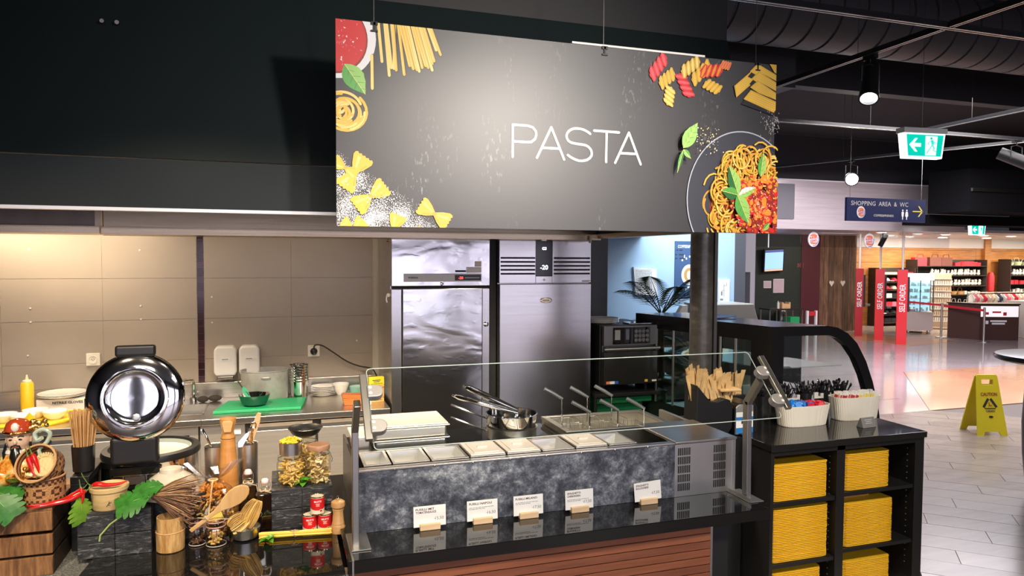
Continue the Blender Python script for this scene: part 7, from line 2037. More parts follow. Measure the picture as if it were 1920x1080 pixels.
struct('wall_pillar', MB().box(6.725, 9.0, 0, 6.81, 9.12, 3.2).box(6.63, 9.0, 1.69, 6.725, 9.12, 3.2), mat('pillar_grey', (0.42, 0.40, 0.44), 0.6))
cm = thing('coffee_machine', 'pale steel coffee machine hood on the cafe counter right of the column', 'machine', (4.9, 6.6, 1.1))
part('machine_body', MB(T(4.36, 6.3, 1.18)).prism([(-.20, 0), (.40, 0), (.46, .06), (.40, .24), (-.20, .24)], 0, .4, 'y'), mat('machine_beige', (0.46, 0.43, 0.38), 0.4, 0.3), cm, bevel=.01)
solo('cafe_counter', MB().box(3.3, 6.2, 0, 5.3, 6.8, 1.18), dark_wall, 'dark cafe counter in front of the blue wall', 'counter')
ct_ = thing('paper_carton', 'brown and white carton on the cafe counter left of the column', 'box', (3.9, 6.35, 1.18))
part('carton_body', MB().box(3.78, 6.28, 1.1805, 3.95, 6.4, 1.27), mat('carton_brown', (0.36, 0.17, 0.07), 0.6), ct_)
part('carton_flap', MB().prism([(3.81, 1.2705), (3.96, 1.2705), (3.96, 1.42), (3.90, 1.41)], 6.30, 6.36, 'y'), cream_p, ct_)

# =================================================================== RESTAURANT WALL ACROSS THE WALKWAY
YW = 14.9
wr = struct('wall_restaurant', MB().box(7.5, YW, 0, 12.66, YW + .1, 2.5), mat('dark_green_wall', (0.018, 0.028, 0.022), 0.6))
struct('wall_red_panel', MB().box(12.662, YW - .01, 0, 13.25, YW + .1, 2.5), mat('dark_red_wall', (0.085, 0.012, 0.020), 0.6), wr)
brd = [ramp_mat('old_board_' + 'abc'[i], [(0.3, c), (0.7, d)], 2.5, 0.7, 0, 8, 0.3, (6, 1, 1)) for i, (c, d) in enumerate((((0.07, 0.035, 0.02), (0.24, 0.13, 0.07)), ((0.10, 0.05, 0.028), (0.30, 0.17, 0.095)), ((0.05, 0.028, 0.018), (0.17, 0.09, 0.05))))]
wb2 = struct('wall_boards', MB().box(13.252, YW + .012, 0, 14.43, YW + .1, 2.5), black_m)
xb = 13.255
k = 0
while xb < 14.42:
    w = min(rnd.uniform(.12, .19), 14.43 - xb)
    struct('wall_board', MB().box(xb, YW, 0, xb + w - .008, YW + .0115, 2.5), brd[k % 3], wb2); xb += w; k += 1
for hx in (13.63, 13.99):
    h_ = MB(T(hx, YW - .006, 1.26, rx=pi / 2))
    h_.prism([(0, -.09), (.075, .01), (.07, .05), (.035, .065), (0, .035), (-.035, .065), (-.07, .05), (-.075, .01)], 0, .004)
    solo('heart_sign', h_, cream_p, 'pale heart shape on the old wooden boards, %s one' % ('left' if hx < 13.8 else 'right'), 'sign', 'hearts on the wooden boards')
tv = thing('wall_screen', 'tilted blue lit menu screen on the dark green wall', 'screen', (11.7, YW, 1.6))
tvM = T(11.72, YW - .12, 1.85) @ Matrix.Rotation(RD(-3), 4, 'Y') @ Matrix.Rotation(RD(6), 4, 'X')
part('screen_case', MB(tvM).box(-.30, -.02, -.29, .30, .03, .29), black, tv, bevel=.004)
part('screen_image', MB(tvM).box(-.27, -.024, -.22, .27, -.021, .20), mat('screen_blue', (0.3, 0.5, 0.9), 0.4, emit=1.0, ecol=(0.30, 0.55, 1.0)), tv)
part('screen_header', MB(tvM).box(-.27, -.024, .205, .27, -.021, .26), mat('screen_dark', (0.1, 0.12, 0.3), 0.4, emit=.5, ecol=(0.10, 0.15, 0.45)), tv)
part('screen_footer', MB(tvM).box(-.27, -.024, -.265, .27, -.021, -.225), mat('screen_orange', (0.8, 0.5, 0.3), 0.4, emit=.7, ecol=(0.85, 0.55, 0.40)), tv)
for (a, b, c, d, nm) in ((11.52, 1.15, 11.745, 1.33, 'small framed pale notice left of the larger one'), (11.81, 1.03, 12.13, 1.38, 'larger framed pale notice on the dark green wall')):
    n_ = thing('wall_notice', nm, 'notice', ((a + c) / 2, YW, b), group='pale notices under the screen')
    part('notice_frame', MB().box(a, YW - .02, b, c, YW - .001, d), white_p, n_)
    part('notice_sheet', MB().box(a + .015, YW - .022, b + .015, c - .015, YW - .0205, d - .015), mat('pink_sheet', (0.62, 0.48, 0.55), 0.6), n_)
kk = solo('round_wall_emblem', MB().box(12.54, YW - .012, 1.66, 12.552, YW - .001, 1.79).box(12.70, YW - .02, 1.66, 12.712, YW - .0105, 1.79).box(12.575, YW - .012, 1.68, 12.60, YW - .001, 1.77).box(12.63, YW - .012, 1.66, 12.642, YW - .001, 1.79).box(12.60, YW - .012, 1.70, 12.63, YW - .001, 1.71), mat('dim_red', (0.35, 0.10, 0.10), 0.5), 'small dim pictogram on the dark wall beside the red panel', 'pictogram', kind='stuff')
ft = thing('serving_table', 'steel framed serving table with boxes in front of the dark green wall', 'table', (11.7, 14.3, 0))
part('table_top', MB().box(11.1, 14.1, .66, 12.1, 14.5, .69), dark_steel, ft)
for x_ in (11.13, 11.6, 12.07):
    part('leg', MB().box(x_ - .012, 14.12, 0, x_ + .012, 14.144, .66), satin, ft)
    part('leg', MB().box(x_ - .012, 14.46, 0, x_ + .012, 14.484, .66), satin, ft)
solo('wooden_caddy', MB().box(11.50, 14.15, .6905, 11.74, 14.3, .80).box(11.50, 14.15, .80, 11.54, 14.3, .84).box(11.70, 14.15, .80, 11.74, 14.3, .84), wood_l, 'small light wood caddy on the serving table', 'caddy')
solo('green_crate', MB().box(11.75, 14.15, .0005, 12.02, 14.4, .48), mat('crate_green', (0.02, 0.35, 0.12), 0.5), 'green plastic box under the serving table', 'box', bevel=.01)
solo('sauce_bottles', MB().cyl((11.42, 14.2, .6905), .03, .14, 10).cyl((11.42, 14.2, .8305), .012, .04, 8), cream_p, 'small pale bottle left of the wooden caddy', 'bottle')
hc = thing('queue_stand', 'white framed stand with red header before the dark red panel', 'stand', (12.5, 14.2, 0))
for x_ in (12.26, 12.52):
    part('upright', MB().box(x_ - .025, 14.15, 0.0, x_ + .025, 14.2, .62), paper, hc)
part('header', MB().box(12.285, 14.15, .50, 12.495, 14.19, .60), mat('header_red', (0.60, 0.03, 0.04), 0.5), hc)
solo('waste_can', MB().lathe([(.001, 0), (.11, 0), (.13, .55), (.10, .60), (.001, .60)], 18, (11.95, 14.75, .0005)), dark_steel, 'dark waste can beside the white framed stand', 'bin')

# bulkhead over the shop entrance
YBk = 12.0
bulk = struct('wall_bulkhead', MB().box(6.5, YBk, 2.50, 14.60, YBk + .05, 3.49), ramp_mat('satin_panel', [(0.3, (0.66, 0.57, 0.60)), (0.7, (0.78, 0.68, 0.70))], 1.2, 0.25, 0.35, 4, 0.03, (1, 1, 25)))
struct('trim_1', MB().box(6.5, YBk - .02, 3.49, 14.62, YBk + .06, 3.51), paper, bulk)
struct('wall_bulkhead_side', MB().box(14.60, YBk, 2.50, 14.64, 16.5, 3.49), MATS['satin_panel'], bulk)
struct('ceiling_panel', MB().box(9.40, YBk - .03, 2.70, 9.975, YBk - .001, 3.41), mat('grey_panel', (0.16, 0.155, 0.175), 0.4), bulk)
struct('wall_over_bulkhead', MB().box(6.5, YBk + .01, 3.512, 32, YBk + .06, 4.4), dark_wall)
# round burger logos
def logo(cx, cy, cz, r, lab, cat='logo sign', parent=None):
    M = T(cx, cy, cz, rx=pi / 2)
    if parent is None:
        l = thing('round_logo', lab, cat, (cx, cy, cz), group='round logos hung under the bulkhead')
    else:
        l = part('round_logo', MB(M).lathe([(r, 0), (r, .002)], 28, sx=.92, sy=1.05), mat('logo_white', (0.75, 0.72, 0.74), 0.5), parent)
    dz = .003
    if parent is None:
        part('logo_disc', MB(M).lathe([(r, 0), (r, .02)], 32, sx=.92, sy=1.05), mat('logo_white', (0.75, 0.72, 0.74), 0.5), l); dz = .021
    tgt = l if parent is None else parent
    def q(u, v, n=dz): return tuple(M @ Vector((u * r, v * r, n)))
    ring_ = MB()
    for sgn, a0, a1, rr in ((1, RD(-75), RD(20), .92),):
        pts = [q(.84 * rr * cos(RD(a)), .97 * rr * sin(RD(a)), dz) for a in range(-100, 30, 10)]
        ring_.tube(pts, r * .05, 5)
    part('logo_arc', ring_, mat('logo_blue', (0.05, 0.10, 0.40), 0.5), tgt)
    m_or = mat('logo_orange', (0.75, 0.20, 0.08), 0.5); m_red = mat('logo_red', (0.65, 0.05, 0.04), 0.5)
    part('logo_bun', MB(M).prism([(.62 * r * cos(RD(a)), .42 * r + .32 * r * sin(RD(a))) for a in range(0, 181, 15)], dz - .001, dz + .001)
         .prism([(.62 * r * cos(RD(a)), -.42 * r + .30 * r * sin(RD(a))) for a in range(180, 361, 15)], dz - .001, dz + .001), m_or, tgt, kind='stuff')
    tb = MB()
    u_ = Vector((cos(.14), 0, sin(.14))); v_ = Vector((-sin(.14), 0, cos(.14)))
    put_text(tb, 'BURGER', q(-.02, .10, dz + .002), u_, v_, r * .30, width=r * 1.25, offset=.03, align='c')
    put_text(tb, 'KING', q(.02, -.34, dz + .002), u_, v_, r * .34, width=r * 1.1, offset=.03, align='c')
    part('logo_letters', tb, m_red, tgt)
    return l
lg1 = logo(10.655, 12.2, 2.30, .150, 'round burger logo hanging left in front of the dark red panel')
part('hanger_rod', MB().cyl((10.655, 12.21, 2.455), .004, .06, 6), satin, lg1)
lg2 = logo(12.13, 12.2, 2.29, .150, 'round burger logo hanging right above the self order posts')
part('hanger_rod', MB().cyl((12.13, 12.21, 2.445), .004, .07, 6), satin, lg2)
# clear glass smoke curtain under the bulkhead
gc = thing('glass_curtain', 'clear glass panel line hanging below the white bulkhead', 'glass panel', (12, 12.3, 2.0))
for a, b in ((7.0, 9.6), (9.62, 12.2), (12.22, 14.55)):
    part('pane', MB().box(a, 12.30, 2.14, b, 12.308, 2.50), glass_mat('curtain_glass', (0.90, 0.90, 0.93), 0.10), gc)
for x_ in (9.61, 12.21):
    part('suspension_rod', MB().cyl((x_, 12.29, 2.12), .012, .38, 8), paper, gc)

# =================================================================== SELF-ORDER POSTS
post_red = mat('post_red', (0.80, 0.015, 0.025), 0.35, coat=.3)
post_dark = mat('post_darker_red', (0.42, 0.012, 0.02), 0.4)
for i, (x, y, w) in enumerate(((13.50, 13.83, .175), (13.36, 13.07, .190), (13.165, 12.26, .205))):
    lab = ('far red self order post nearest the wooden boards', 'middle red self order post', 'nearest tall red self order post')[i]
    p = thing('self_order_post', lab, 'kiosk', (x, y, 0), rot=RD(-42), group='red self order posts', local=True)
    part('post_body', MB().box(-w / 2, -.05, 0, w / 2, .05, 1.66), post_red if i else post_dark, p, bevel=.004)
    part('post_pole', MB().cyl((0, 0, 1.661), .022, .838, 12), white_p, p)
    part('screen_housing', MB().box(-w / 2 + .03, .0505, .72, w / 2 + .05, .10, 1.5), black, p)
    part('card_reader', MB().box(w / 2 + .052, -.03, .74, w / 2 + .16, .05, .80), dark_steel, p, bevel=.01)
    tb = MB()
    put_text(tb, 'SELF ORDER', (w * .28, -.0505, .72), (0, 0, 1), (-1, 0, 0), w * .55, width=.62, offset=.02, lift=.003)
    part('post_lettering', tb, paper, p)

# =================================================================== SHOP
wood_w = ramp_mat('orange_plank', [(0.3, (0.30, 0.105, 0.02)), (0.7, (0.52, 0.22, 0.055))], 2.2, 0.5, 0, 6, 0.05, (1, 1, 7))
YS = 16.0
wsb = struct('wall_shop', MB().box(14.45, YS + .013, 0, 27, YS + .1, 2.5), black_m)
for k in range(7):
    struct('wall_plank', MB().box(14.45, YS, .36 * k, 20.0 + .0 * k, YS + .012, .36 * k + .352), wood_w, wsb)
    struct('wall_plank', MB().box(20.01, YS, .36 * k, 27, YS + .012, .36 * k + .352), wood_w, wsb)
struct('wall_shop_post', MB().box(20.25, YS - .10, 0, 20.5, YS - .001, 2.5), wood_w, wsb)
struct('trim_2', MB().box(14.45, YS - .05, 2.22, 27, YS - .001, 2.5), mat('shop_fascia', (0.55, 0.50, 0.50), 0.4), wsb)
# lit downlights of the shop ceiling and the walkway
glow_w = mat('lamp_glow', (1, 0.95, 0.85), 0.5, emit=7.0, ecol=(1, 0.93, 0.82))
spots_ = [(13.2, 12.9, 2.49), (14.6, 13.2, 2.49), (15.6, 13.3, 2.49), (17.0, 13.4, 2.49), (18.2, 13.6, 2.49), (16.2, 14.9, 2.49), (17.6, 15.1, 2.49), (19.0, 14.9, 2.49), (20.2, 14.4, 2.49), (19.4, 13.2, 2.49), (20.8, 13.4, 2.49), (21.6, 14.6, 2.49), (15.0, 14.4, 2.49), (22.4, 13.0, 2.49)]
for i, (x, y, z) in enumerate(spots_):
    d_ = thing('downlight', 'round lit downlight in the pale shop ceiling', 'lamp', (x, y, z), group='downlights in the shop ceiling')
    part('lamp_disc', MB().lathe([(.10, z - .006), (.10, z - .001)], 20, (x, y, 0)), glow_w, d_)
    part('lamp_ring', MB().lathe([(.101, z - .012), (.125, z - .010), (.125, z)], 20, (x, y, 0), cap=False), white_p, d_)
# shelving
shelf_b = mat('shelf_black', (0.03, 0.022, 0.02), 0.5)
cloths = {n: mat('garment_' + n, c, 0.85) for n, c in (('black', (0.02, 0.02, 0.025)), ('red', (0.62, 0.02, 0.05)), ('white', (0.78, 0.76, 0.74)), ('pink', (0.80, 0.20, 0.30)), ('cream', (0.68, 0.58, 0.44)), ('navy', (0.04, 0.05, 0.12)))}
garb = {n: _mesh('folded_garment', MB().box(-.12, -.13, 0, .12, .13, .035).box(-.115, -.135, .036, .115, .12, .06), m) for n, m in cloths.items()}
capm = {n: _mesh('cap', MB().ball((0, 0, .05), .10, 12, 8, (1, 1, .8)).box(-.08, -.20, .03, .08, -.06, .045), m) for n, m in cloths.items()}
def rack(x0, x1, zs, lab, d=.40, y=None):
    y = y or YS - .002
    r = thing('shop_shelf', lab, 'shelf', ((x0 + x1) / 2, y, 0), group='shop wall shelves')
    part('shelf_back', MB().box(x0, y - .02, .05, x1, y, zs[-1] + .18), shelf_b, r)
    for z in zs:
        part('shelf_board', MB().box(x0, y - d, z - .02, x1, y - .021, z), shelf_b, r)
    part('shelf_side', MB().box(x0 - .02, y - d, 0, x0 - .001, y, zs[-1] + .18), shelf_b, r)
    part('shelf_side', MB().box(x1 + .001, y - d, 0, x1 + .02, y, zs[-1] + .18), shelf_b, r)
    return r
zsA = [.10, .33, .56, .80, 1.02, 1.24, 1.46]
rack(15.95, 17.20, zsA, 'black shop shelf of folded clothes and caps behind the red posts')
colsA = [['black'] * 5, ['white', 'black', 'black', 'navy', 'black'], ['red', 'red', 'pink', 'red', 'red'], ['red', 'white', 'black', 'white', 'navy'], ['white', 'red', 'cream', 'red', 'pink'], ['pink', 'white', 'red', 'red', 'red'], ['white', 'cream', 'cream', 'black', 'red']]
for r_, z in enumerate(zsA):
    for c_ in range(5):
        nm = colsA[r_][c_]
        x = 16.07 + c_ * .252
        if r_ in (1, 4, 5):
            o = bpy.data.objects.new('cap', capm[nm]); COL.objects.link(o); o.location = (x, YS - .24, z + .001); o.rotation_euler = (0, 0, rnd.uniform(-.5, .5))
            tag(o, '%s cap on the shop clothes shelf, %s row' % (nm, {1: 'low', 4: 'third', 5: 'second'}[r_]), 'cap', 'caps on the clothes shelf')
        else:
            for k in range(2 if r_ < 6 else 1):
                o = bpy.data.objects.new('folded_garment', garb[nm]); COL.objects.link(o); o.location = (x, YS - .22, z + .001 + k * .062)
                tag(o, '%s folded garment on the shop clothes shelf, %s row' % (nm, {0: 'lowest', 2: 'third lowest', 3: 'middle', 6: 'top'}[r_]), 'garment', 'folded garments on the clothes shelf')
zsB = [.28, .52, .86, 1.12, 1.42, 1.70]
rack(17.30, 19.95, zsB, 'long black shop shelf of white souvenirs and bags along the plank wall')
zsC = [.62, .92, 1.16, 1.42, 1.72]
rack(20.75, 23.0, zsC, 'black shop shelf at the right with baskets and white souvenirs', y=YS - .15)
sv = {}
def souvenir(kind, m):
    key = (kind, m.name)
    if key not in sv:
        if kind == 'mug': mb = MB().lathe([(.04, 0), (.045, .09), (.001, .09)], 10).tube([(.045, 0, .07), (.07, 0, .06), (.07, 0, .035), (.045, 0, .02)], .008, 5)
        elif kind == 'plush': mb = MB().ball((0, 0, .055), .055, 10, 7, (1, .9, 1)).ball((0, -.01, .13), .040, 10, 7).ball((-.03, -.01, .17), .014, 6, 5).ball((.03, -.01, .17), .014, 6, 5)
        elif kind == 'bag': mb = MB().box(-.18, -.09, 0, .18, .09, .24).tube([(-.10, -.05, .24), (-.08, -.05, .32), (.08, -.05, .32), (.10, -.05, .24)], .012, 6)
        elif kind == 'basket': mb = MB().lathe([(.10, 0), (.13, .10), (.12, .10), (.09, .02), (.001, .02)], 12).tube([(-.12, 0, .10), (-.08, 0, .20), (.08, 0, .20), (.12, 0, .10)], .008, 5)
        elif kind == 'parcel': mb = MB().box(-.09, -.06, 0, .09, .06, .11).box(-.02, -.061, 0, .02, .061, .112)
        sv[key] = _mesh({'mug': 'souvenir_mug', 'plush': 'souvenir_figure', 'bag': 'travel_bag', 'basket': 'gift_basket', 'parcel': 'gift_parcel'}[kind], mb, m)
    return sv[key]
tan_g = mat('goods_tan', (0.50, 0.28, 0.12), 0.7); wht_g = mat('goods_white', (0.80, 0.76, 0.70), 0.5); red_g = mat('goods_red', (0.68, 0.03, 0.05), 0.5); brn_g = mat('goods_brown', (0.16, 0.05, 0.04), 0.6)
def put_goods(x0, x1, z, y, kind, m, col, row, pitch, rack_):
    x = x0; i_ = 0
    while x < x1:
        i_ += 1
        o = bpy.data.objects.new({'mug': 'souvenir_mug', 'plush': 'souvenir_figure', 'bag': 'travel_bag', 'basket': 'gift_basket', 'parcel': 'gift_parcel'}[kind], souvenir(kind, m))
        COL.objects.link(o)
        s = rnd.uniform(.85, 1.15)
        o.location = (x, y + rnd.uniform(-.02, .02), z + .001); o.scale = (s, s, s); o.rotation_euler = (0, 0, rnd.uniform(-.4, .4))
        tag(o, '%s %s, %s, %s row of the %s shop shelf' % (col, {'mug': 'mug', 'plush': 'souvenir figure', 'bag': 'travel bag', 'basket': 'gift basket', 'parcel': 'gift parcel'}[kind], 'leftmost' if i_ == 1 else (ORD[i_ - 1] if i_ < 17 else 'far right') + ' from left' if i_ < 17 else 'far right', row, rack_), {'mug': 'mug', 'plush': 'souvenir', 'bag': 'bag', 'basket': 'basket', 'parcel': 'parcel'}[kind], '%s goods, %s row, %s shelf' % (col, row, rack_))
        x += pitch * rnd.uniform(.95, 1.1)
yB = YS - .24
put_goods(17.5, 17.9, zsB[5], yB, 'bag', red_g, 'red', 'top', .38, 'long')
put_goods(18.05, 18.9, zsB[5], yB, 'bag', brn_g, 'dark brown', 'top', .42, 'long')
put_goods(18.95, 19.9, zsB[5], yB, 'parcel', red_g, 'red', 'top', .16, 'long')
put_goods(18.0, 19.9, zsB[4], yB, 'plush', wht_g, 'white', 'second', .125, 'long')
put_goods(18.1, 19.9, zsB[3], yB, 'plush', wht_g, 'pale', 'third', .13, 'long')
put_goods(18.6, 19.3, zsB[2], yB, 'basket', tan_g, 'tan', 'fourth', .24, 'long')
put_goods(19.3, 19.9, zsB[2], yB, 'mug', wht_g, 'white', 'fourth', .14, 'long')
put_goods(18.4, 19.9, zsB[1], yB, 'basket', wht_g, 'pale', 'fifth', .24, 'long')
put_goods(18.9, 19.9, zsB[0], yB, 'parcel', wht_g, 'white', 'lowest', .20, 'long')
yC = YS - .39
put_goods(20.9, 22.9, zsC[4], yC, 'basket', mat('goods_sage', (0.45, 0.48, 0.30), 0.7), 'green grey', 'top', .28, 'right')
put_goods(20.9, 22.9, zsC[3], yC, 'plush', wht_g, 'white', 'second', .14, 'right')
put_goods(20.9, 22.9, zsC[2], yC, 'parcel', red_g, 'red', 'third', .22, 'right')
put_goods(20.9, 22.9, zsC[1], yC, 'mug', wht_g, 'white', 'fourth', .16, 'right')
# lit glass display tower on castors
dt = thing('lit_display_tower', 'lit glass display tower on castors behind the nearest red post', 'display case', (15.7, 14.1, 0), rot=RD(-42), local=True)
part('tower_base', MB().box(-.30, -.30, .08, .30, .30, .55), mat('tower_beige', (0.62, 0.52, 0.50), 0.5), dt)
part('tower_cap', MB().box(-.30, -.30, 1.36, .30, .30, 1.52), mat('tower_light', (1, 1, 1), 0.5, emit=2.2, ecol=(0.85, 0.97, 1.0)), dt)
part('tower_lining', MB().box(-.27, .20, .551, .27, .28, 1.359), mat('tower_back', (0.5, 0.75, 0.9), 0.5, emit=.85, ecol=(0.50, 0.80, 1.0)), dt)
for x_, y_ in ((-.29, -.29), (.29, -.29), (-.29, .29), (.29, .29), (0, -.29)):
    part('corner_post', MB().box(x_ - .010, y_ - .010, .55, x_ + .010, y_ + .010, 1.36), black, dt)
for z in (.72, .88, 1.04, 1.20):
    part('glass_shelf', MB().box(-.27, -.25, z, .27, .19, z + .008), glass, dt)
mb = MB()
for k in range(60):
    x_, z_ = rnd.uniform(-.25, .22), .56 + .16 * rnd.randint(0, 4)
    mb.box(x_, -.10 + rnd.uniform(-.1, .1), z_ + .01, x_ + .035, .0, z_ + rnd.uniform(.04, .10))
part('small_goods', mb, mat('goods_pale_blue', (0.55, 0.72, 0.80), 0.4), dt, kind='stuff')
part('tower_glass', MB().box(-.285, -.288, .552, .285, -.284, 1.358), glass, dt)
for x_, y_ in ((-.24, -.24), (.24, -.24), (.24, .24), (-.24, .24)):
    part('castor', MB(T(x_, y_, .04)).ball((0, 0, 0), .04, 10, 8, (.6, 1, 1)), white_p, dt)
# postcard rack
pr_ = thing('card_rack', 'tan wire rack of postcards beside the lit display tower', 'rack', (17.0, 14.7, 0), rot=RD(-40), local=True)
part('rack_frame', MB().box(-.33, -.02, .05, .33, .02, 1.50).box(-.33, -.16, .02, .33, .16, .06), mat('rack_tan', (0.66, 0.50, 0.36), 0.6), pr_)
mbw = MB()
for r_ in range(8):
    z = .20 + r_ * .165
    part('rack_tray', MB().box(-.33, -.10, z, .33, -.021, z + .02), cream_p, pr_)
    mb = MB()
    for c_ in range(12):
        mb.box(-.32 + c_ * .054, -.095, z + .021, -.32 + c_ * .054 + .036, -.08, z + .115)
    part('postcards', mb, (MATS['goods_white'], MATS['rack_tan'])[r_ % 2], pr_, kind='stuff')
# cash desk with sign
cd = thing('cash_desk', 'dark brown cash desk with lit white top sign', 'desk', (15.95, 12.45, 0), rot=RD(-20), local=True)
part('desk_body', MB().prism([(-.72, .30), (-.28, -.22), (.62, -.22), (.72, .30)], 0.0, .83), mat('desk_brown', (0.075, 0.035, 0.03), 0.4), cd)
part('desk_top', MB().prism([(-.74, .32), (-.29, -.24), (.64, -.24), (.74, .32)], .831, .86), black, cd)
part('desk_sign', MB().box(-.26, -.229, .55, .60, -.221, .80), mat('desk_sign_white', (0.9, 0.85, 0.85), 0.5, emit=.6, ecol=(1, 0.93, 0.93)), cd)
part('sign_pattern', MB().box(-.20, -.232, .60, -.08, -.2295, .66).box(.0, -.232, .64, .20, -.2295, .68).box(.25, -.232, .58, .33, -.2295, .66), red_g, cd, kind='stuff')
part('desk_letters', MB().box(-.16, -.226, .38, -.08, -.221, .46).box(-.04, -.226, .43, .34, -.221, .47).box(.0, -.226, .37, .30, -.221, .41), paper, cd, kind='stuff')
# clothes rail behind the desk
crl = thing('clothes_rail', 'clothes rail with pale shirts behind the cash desk', 'clothes rail', (17.6, 13.6, 0))
part('rail_frame', MB().tube([(16.4, 13.3, 0), (16.4, 13.3, 1.05), (18.6, 13.3, 1.05), (18.6, 13.3, 0)], .015, 8), satin, crl)
for k in range(16):
    cn = ('white', 'pink', 'white', 'red', 'white', 'cream', 'white', 'navy')[k % 8]
    solo('hanging_shirt', MB(T(16.52 + k * .132, 13.3, .55, rz=RD(60))).prism([(-.16, 0), (.16, 0), (.15, .34), (.22, .30), (.24, .38), (.06, .46), (-.06, .46), (-.24, .38), (-.22, .30), (-.15, .34)], -.012, .012, 'y'), cloths[cn], '%s shirt hanging on the rail behind the cash desk' % cn, 'shirt', 'shirts on the rail')
for i, (x, y) in enumerate(((15.24, 13.03), (15.35, 12.02))):
    bp_ = thing('barrier_post', ('steel barrier post in front of the card rack', 'steel barrier post in front of the cash desk')[i], 'barrier', (x, y, 0), group='barrier posts of the shop')
    part('post_tube', MB().cyl((x, y, .0), .025, .80 if i else .84, 14), satin, bp_)
    part('post_foot', MB().cyl((x, y, 0.0005), .12, .015, 20), satin, bp_)
solo('barrier_belt', MB().box(0, 0, 0, 1, .004, .05) if False else MB().add([(15.26, 13.0, .74), (15.35, 12.05, .70), (15.35, 12.05, .755), (15.26, 13.0, .795), (15.264, 13.0, .74), (15.354, 12.05, .70), (15.354, 12.05, .755), (15.264, 13.0, .795)], [(0, 1, 2, 3), (7, 6, 5, 4), (0, 4, 5, 1), (3, 2, 6, 7)]), red_g, 'red barrier belt stretched between the steel posts', 'belt', loc=(15.26, 13.0, .74))
solo('barrier_belt', MB().add([(15.24, 13.05, .76), (14.95, 13.8, .80), (14.95, 13.8, .85), (15.24, 13.05, .81), (15.244, 13.052, .76), (14.954, 13.802, .80), (14.954, 13.802, .85), (15.244, 13.052, .81)], [(0, 1, 2, 3), (7, 6, 5, 4), (0, 4, 5, 1), (3, 2, 6, 7)]), red_g, 'red barrier belt running back to the wooden boards', 'belt', loc=(15.24, 13.05, .76))
solo('chest_freezer', MB().box(17.2, 12.3, 0, 18.4, 12.9, .55).box(17.2, 12.3, .551, 18.4, 12.9, .88), mat('cabinet_white', (0.70, 0.68, 0.68), 0.3), 'pale low cabinet right of the cash desk', 'cabinet')
solo('hanging_bag', MB().lathe([(.02, 0), (.09, .05), (.10, .45), (.06, .6), (.001, .62)], 14, (20.37, 15.79, .9)), red_g, 'red bag hanging on the wooden post between the shelves', 'bag')

# =================================================================== CEILING FITTINGS
trk = mat('track_black', (0.02, 0.02, 0.024), 0.25, spec=.8)
def track(p0, p1, lab, z=3.3):
    a, b = Vector((*p0, z)), Vector((*p1, z)); d = (b - a).normalized(); s_ = Vector((-d.y, d.x, 0)) * .018
    t = thing('lighting_track', lab, 'lighting track', tuple((a + b) / 2), group='ceiling lighting tracks')
    v = [a - s_, a + s_, b + s_, b - s_]
    part('track_rail', MB().add([tuple(p) for p in v] + [tuple(p + Vector((0, 0, .034))) for p in v], [(0, 1, 2, 3), (7, 6, 5, 4), (0, 4, 5, 1), (1, 5, 6, 2), (2, 6, 7, 3), (3, 7, 4, 0)]), trk, t)
    c = [a - s_ * .95, a - s_ * .6, b - s_ * .6, b - s_ * .95]; c2 = [a + s_ * .6, a + s_ * .95, b + s_ * .95, b + s_ * .6]
    dz = Vector((0, 0, -.003))
    mb = MB()
    for c_ in (c, c2):
        mb.add([tuple(p) for p in c_] + [tuple(p + dz) for p in c_], [(3, 2, 1, 0), (4, 5, 6, 7), (0, 1, 5, 4), (1, 2, 6, 5), (2, 3, 7, 6), (3, 0, 4, 7)])
    part('track_lip', mb, satin, t)
    for f in (.25, .75):
        q = a.lerp(b, f)
        part('hanger', MB().tube([tuple(q + Vector((0, 0, .034))), (q.x, q.y, 4.4)], .0015, 5), dark_steel, t)
track((2.1, 3.33), (8.0, 3.33), 'nearest black lighting track running across above the sign end')
track((3.87, 2.4), (3.87, 3.30), 'short lighting track branch nearest the camera at top right')
track((3.87, 3.36), (3.90, 6.08), 'lighting track carrying the lit white spotlight')
track((4.6, 6.13), (10.5, 6.13), 'thin lighting track crossing behind the exit sign')
track((6.62, 3.6), (6.75, 6.09), 'lighting track running back over the exit sign')
track((8.90, 5.2), (7.30, 9.26), 'farthest slanted lighting track above the bright warm spotlight')
def spotlight(x, y, z, tgt, lab, on=None, col=(1, 1, 1), s=1.0):
    t = thing('track_spotlight', lab, 'spotlight', (x, y, z), group='track spotlights')
    d = (Vector(tgt) - Vector((x, y, z - .14 * s))).normalized()
    M = Matrix.Translation((x, y, z - .14 * s)) @ d.to_track_quat('Z', 'Y').to_matrix().to_4x4()
    part('spot_adapter', MB().box(x - .018, y - .05, z - .03, x + .018, y + .05, z - .001), black, t)
    part('spot_bracket', MB().tube([(x, y, z - .03), (x, y, z - .06), (x - .055 * s, y, z - .08), (x - .055 * s, y, z - .14 * s)], .006, 6).tube([(x, y, z - .06), (x + .055 * s, y, z - .08), (x + .055 * s, y, z - .14 * s)], .006, 6), black, t)
    part('spot_head', MB(M).lathe([(.001, -.12 * s), (.044 * s, -.118 * s), (.047 * s, .10 * s), (.050 * s, .104 * s), (.050 * s, .125 * s), (.042 * s, .125 * s), (.040 * s, .105 * s)], 26, cap=False), black, t)
    part('spot_lens', MB(M).lathe([(.040 * s, .106 * s), (.001, .112 * s)], 22, cap=False), on or black_m, t)
    return t
lamp_cold = mat('spot_lens_cold', (1, 1, 1), 0.5, emit=14, ecol=(0.93, 0.96, 1.0))
lamp_warm = mat('spot_lens_warm', (1, 1, 1), 0.5, emit=60, ecol=(1.0, 0.88, 0.68))
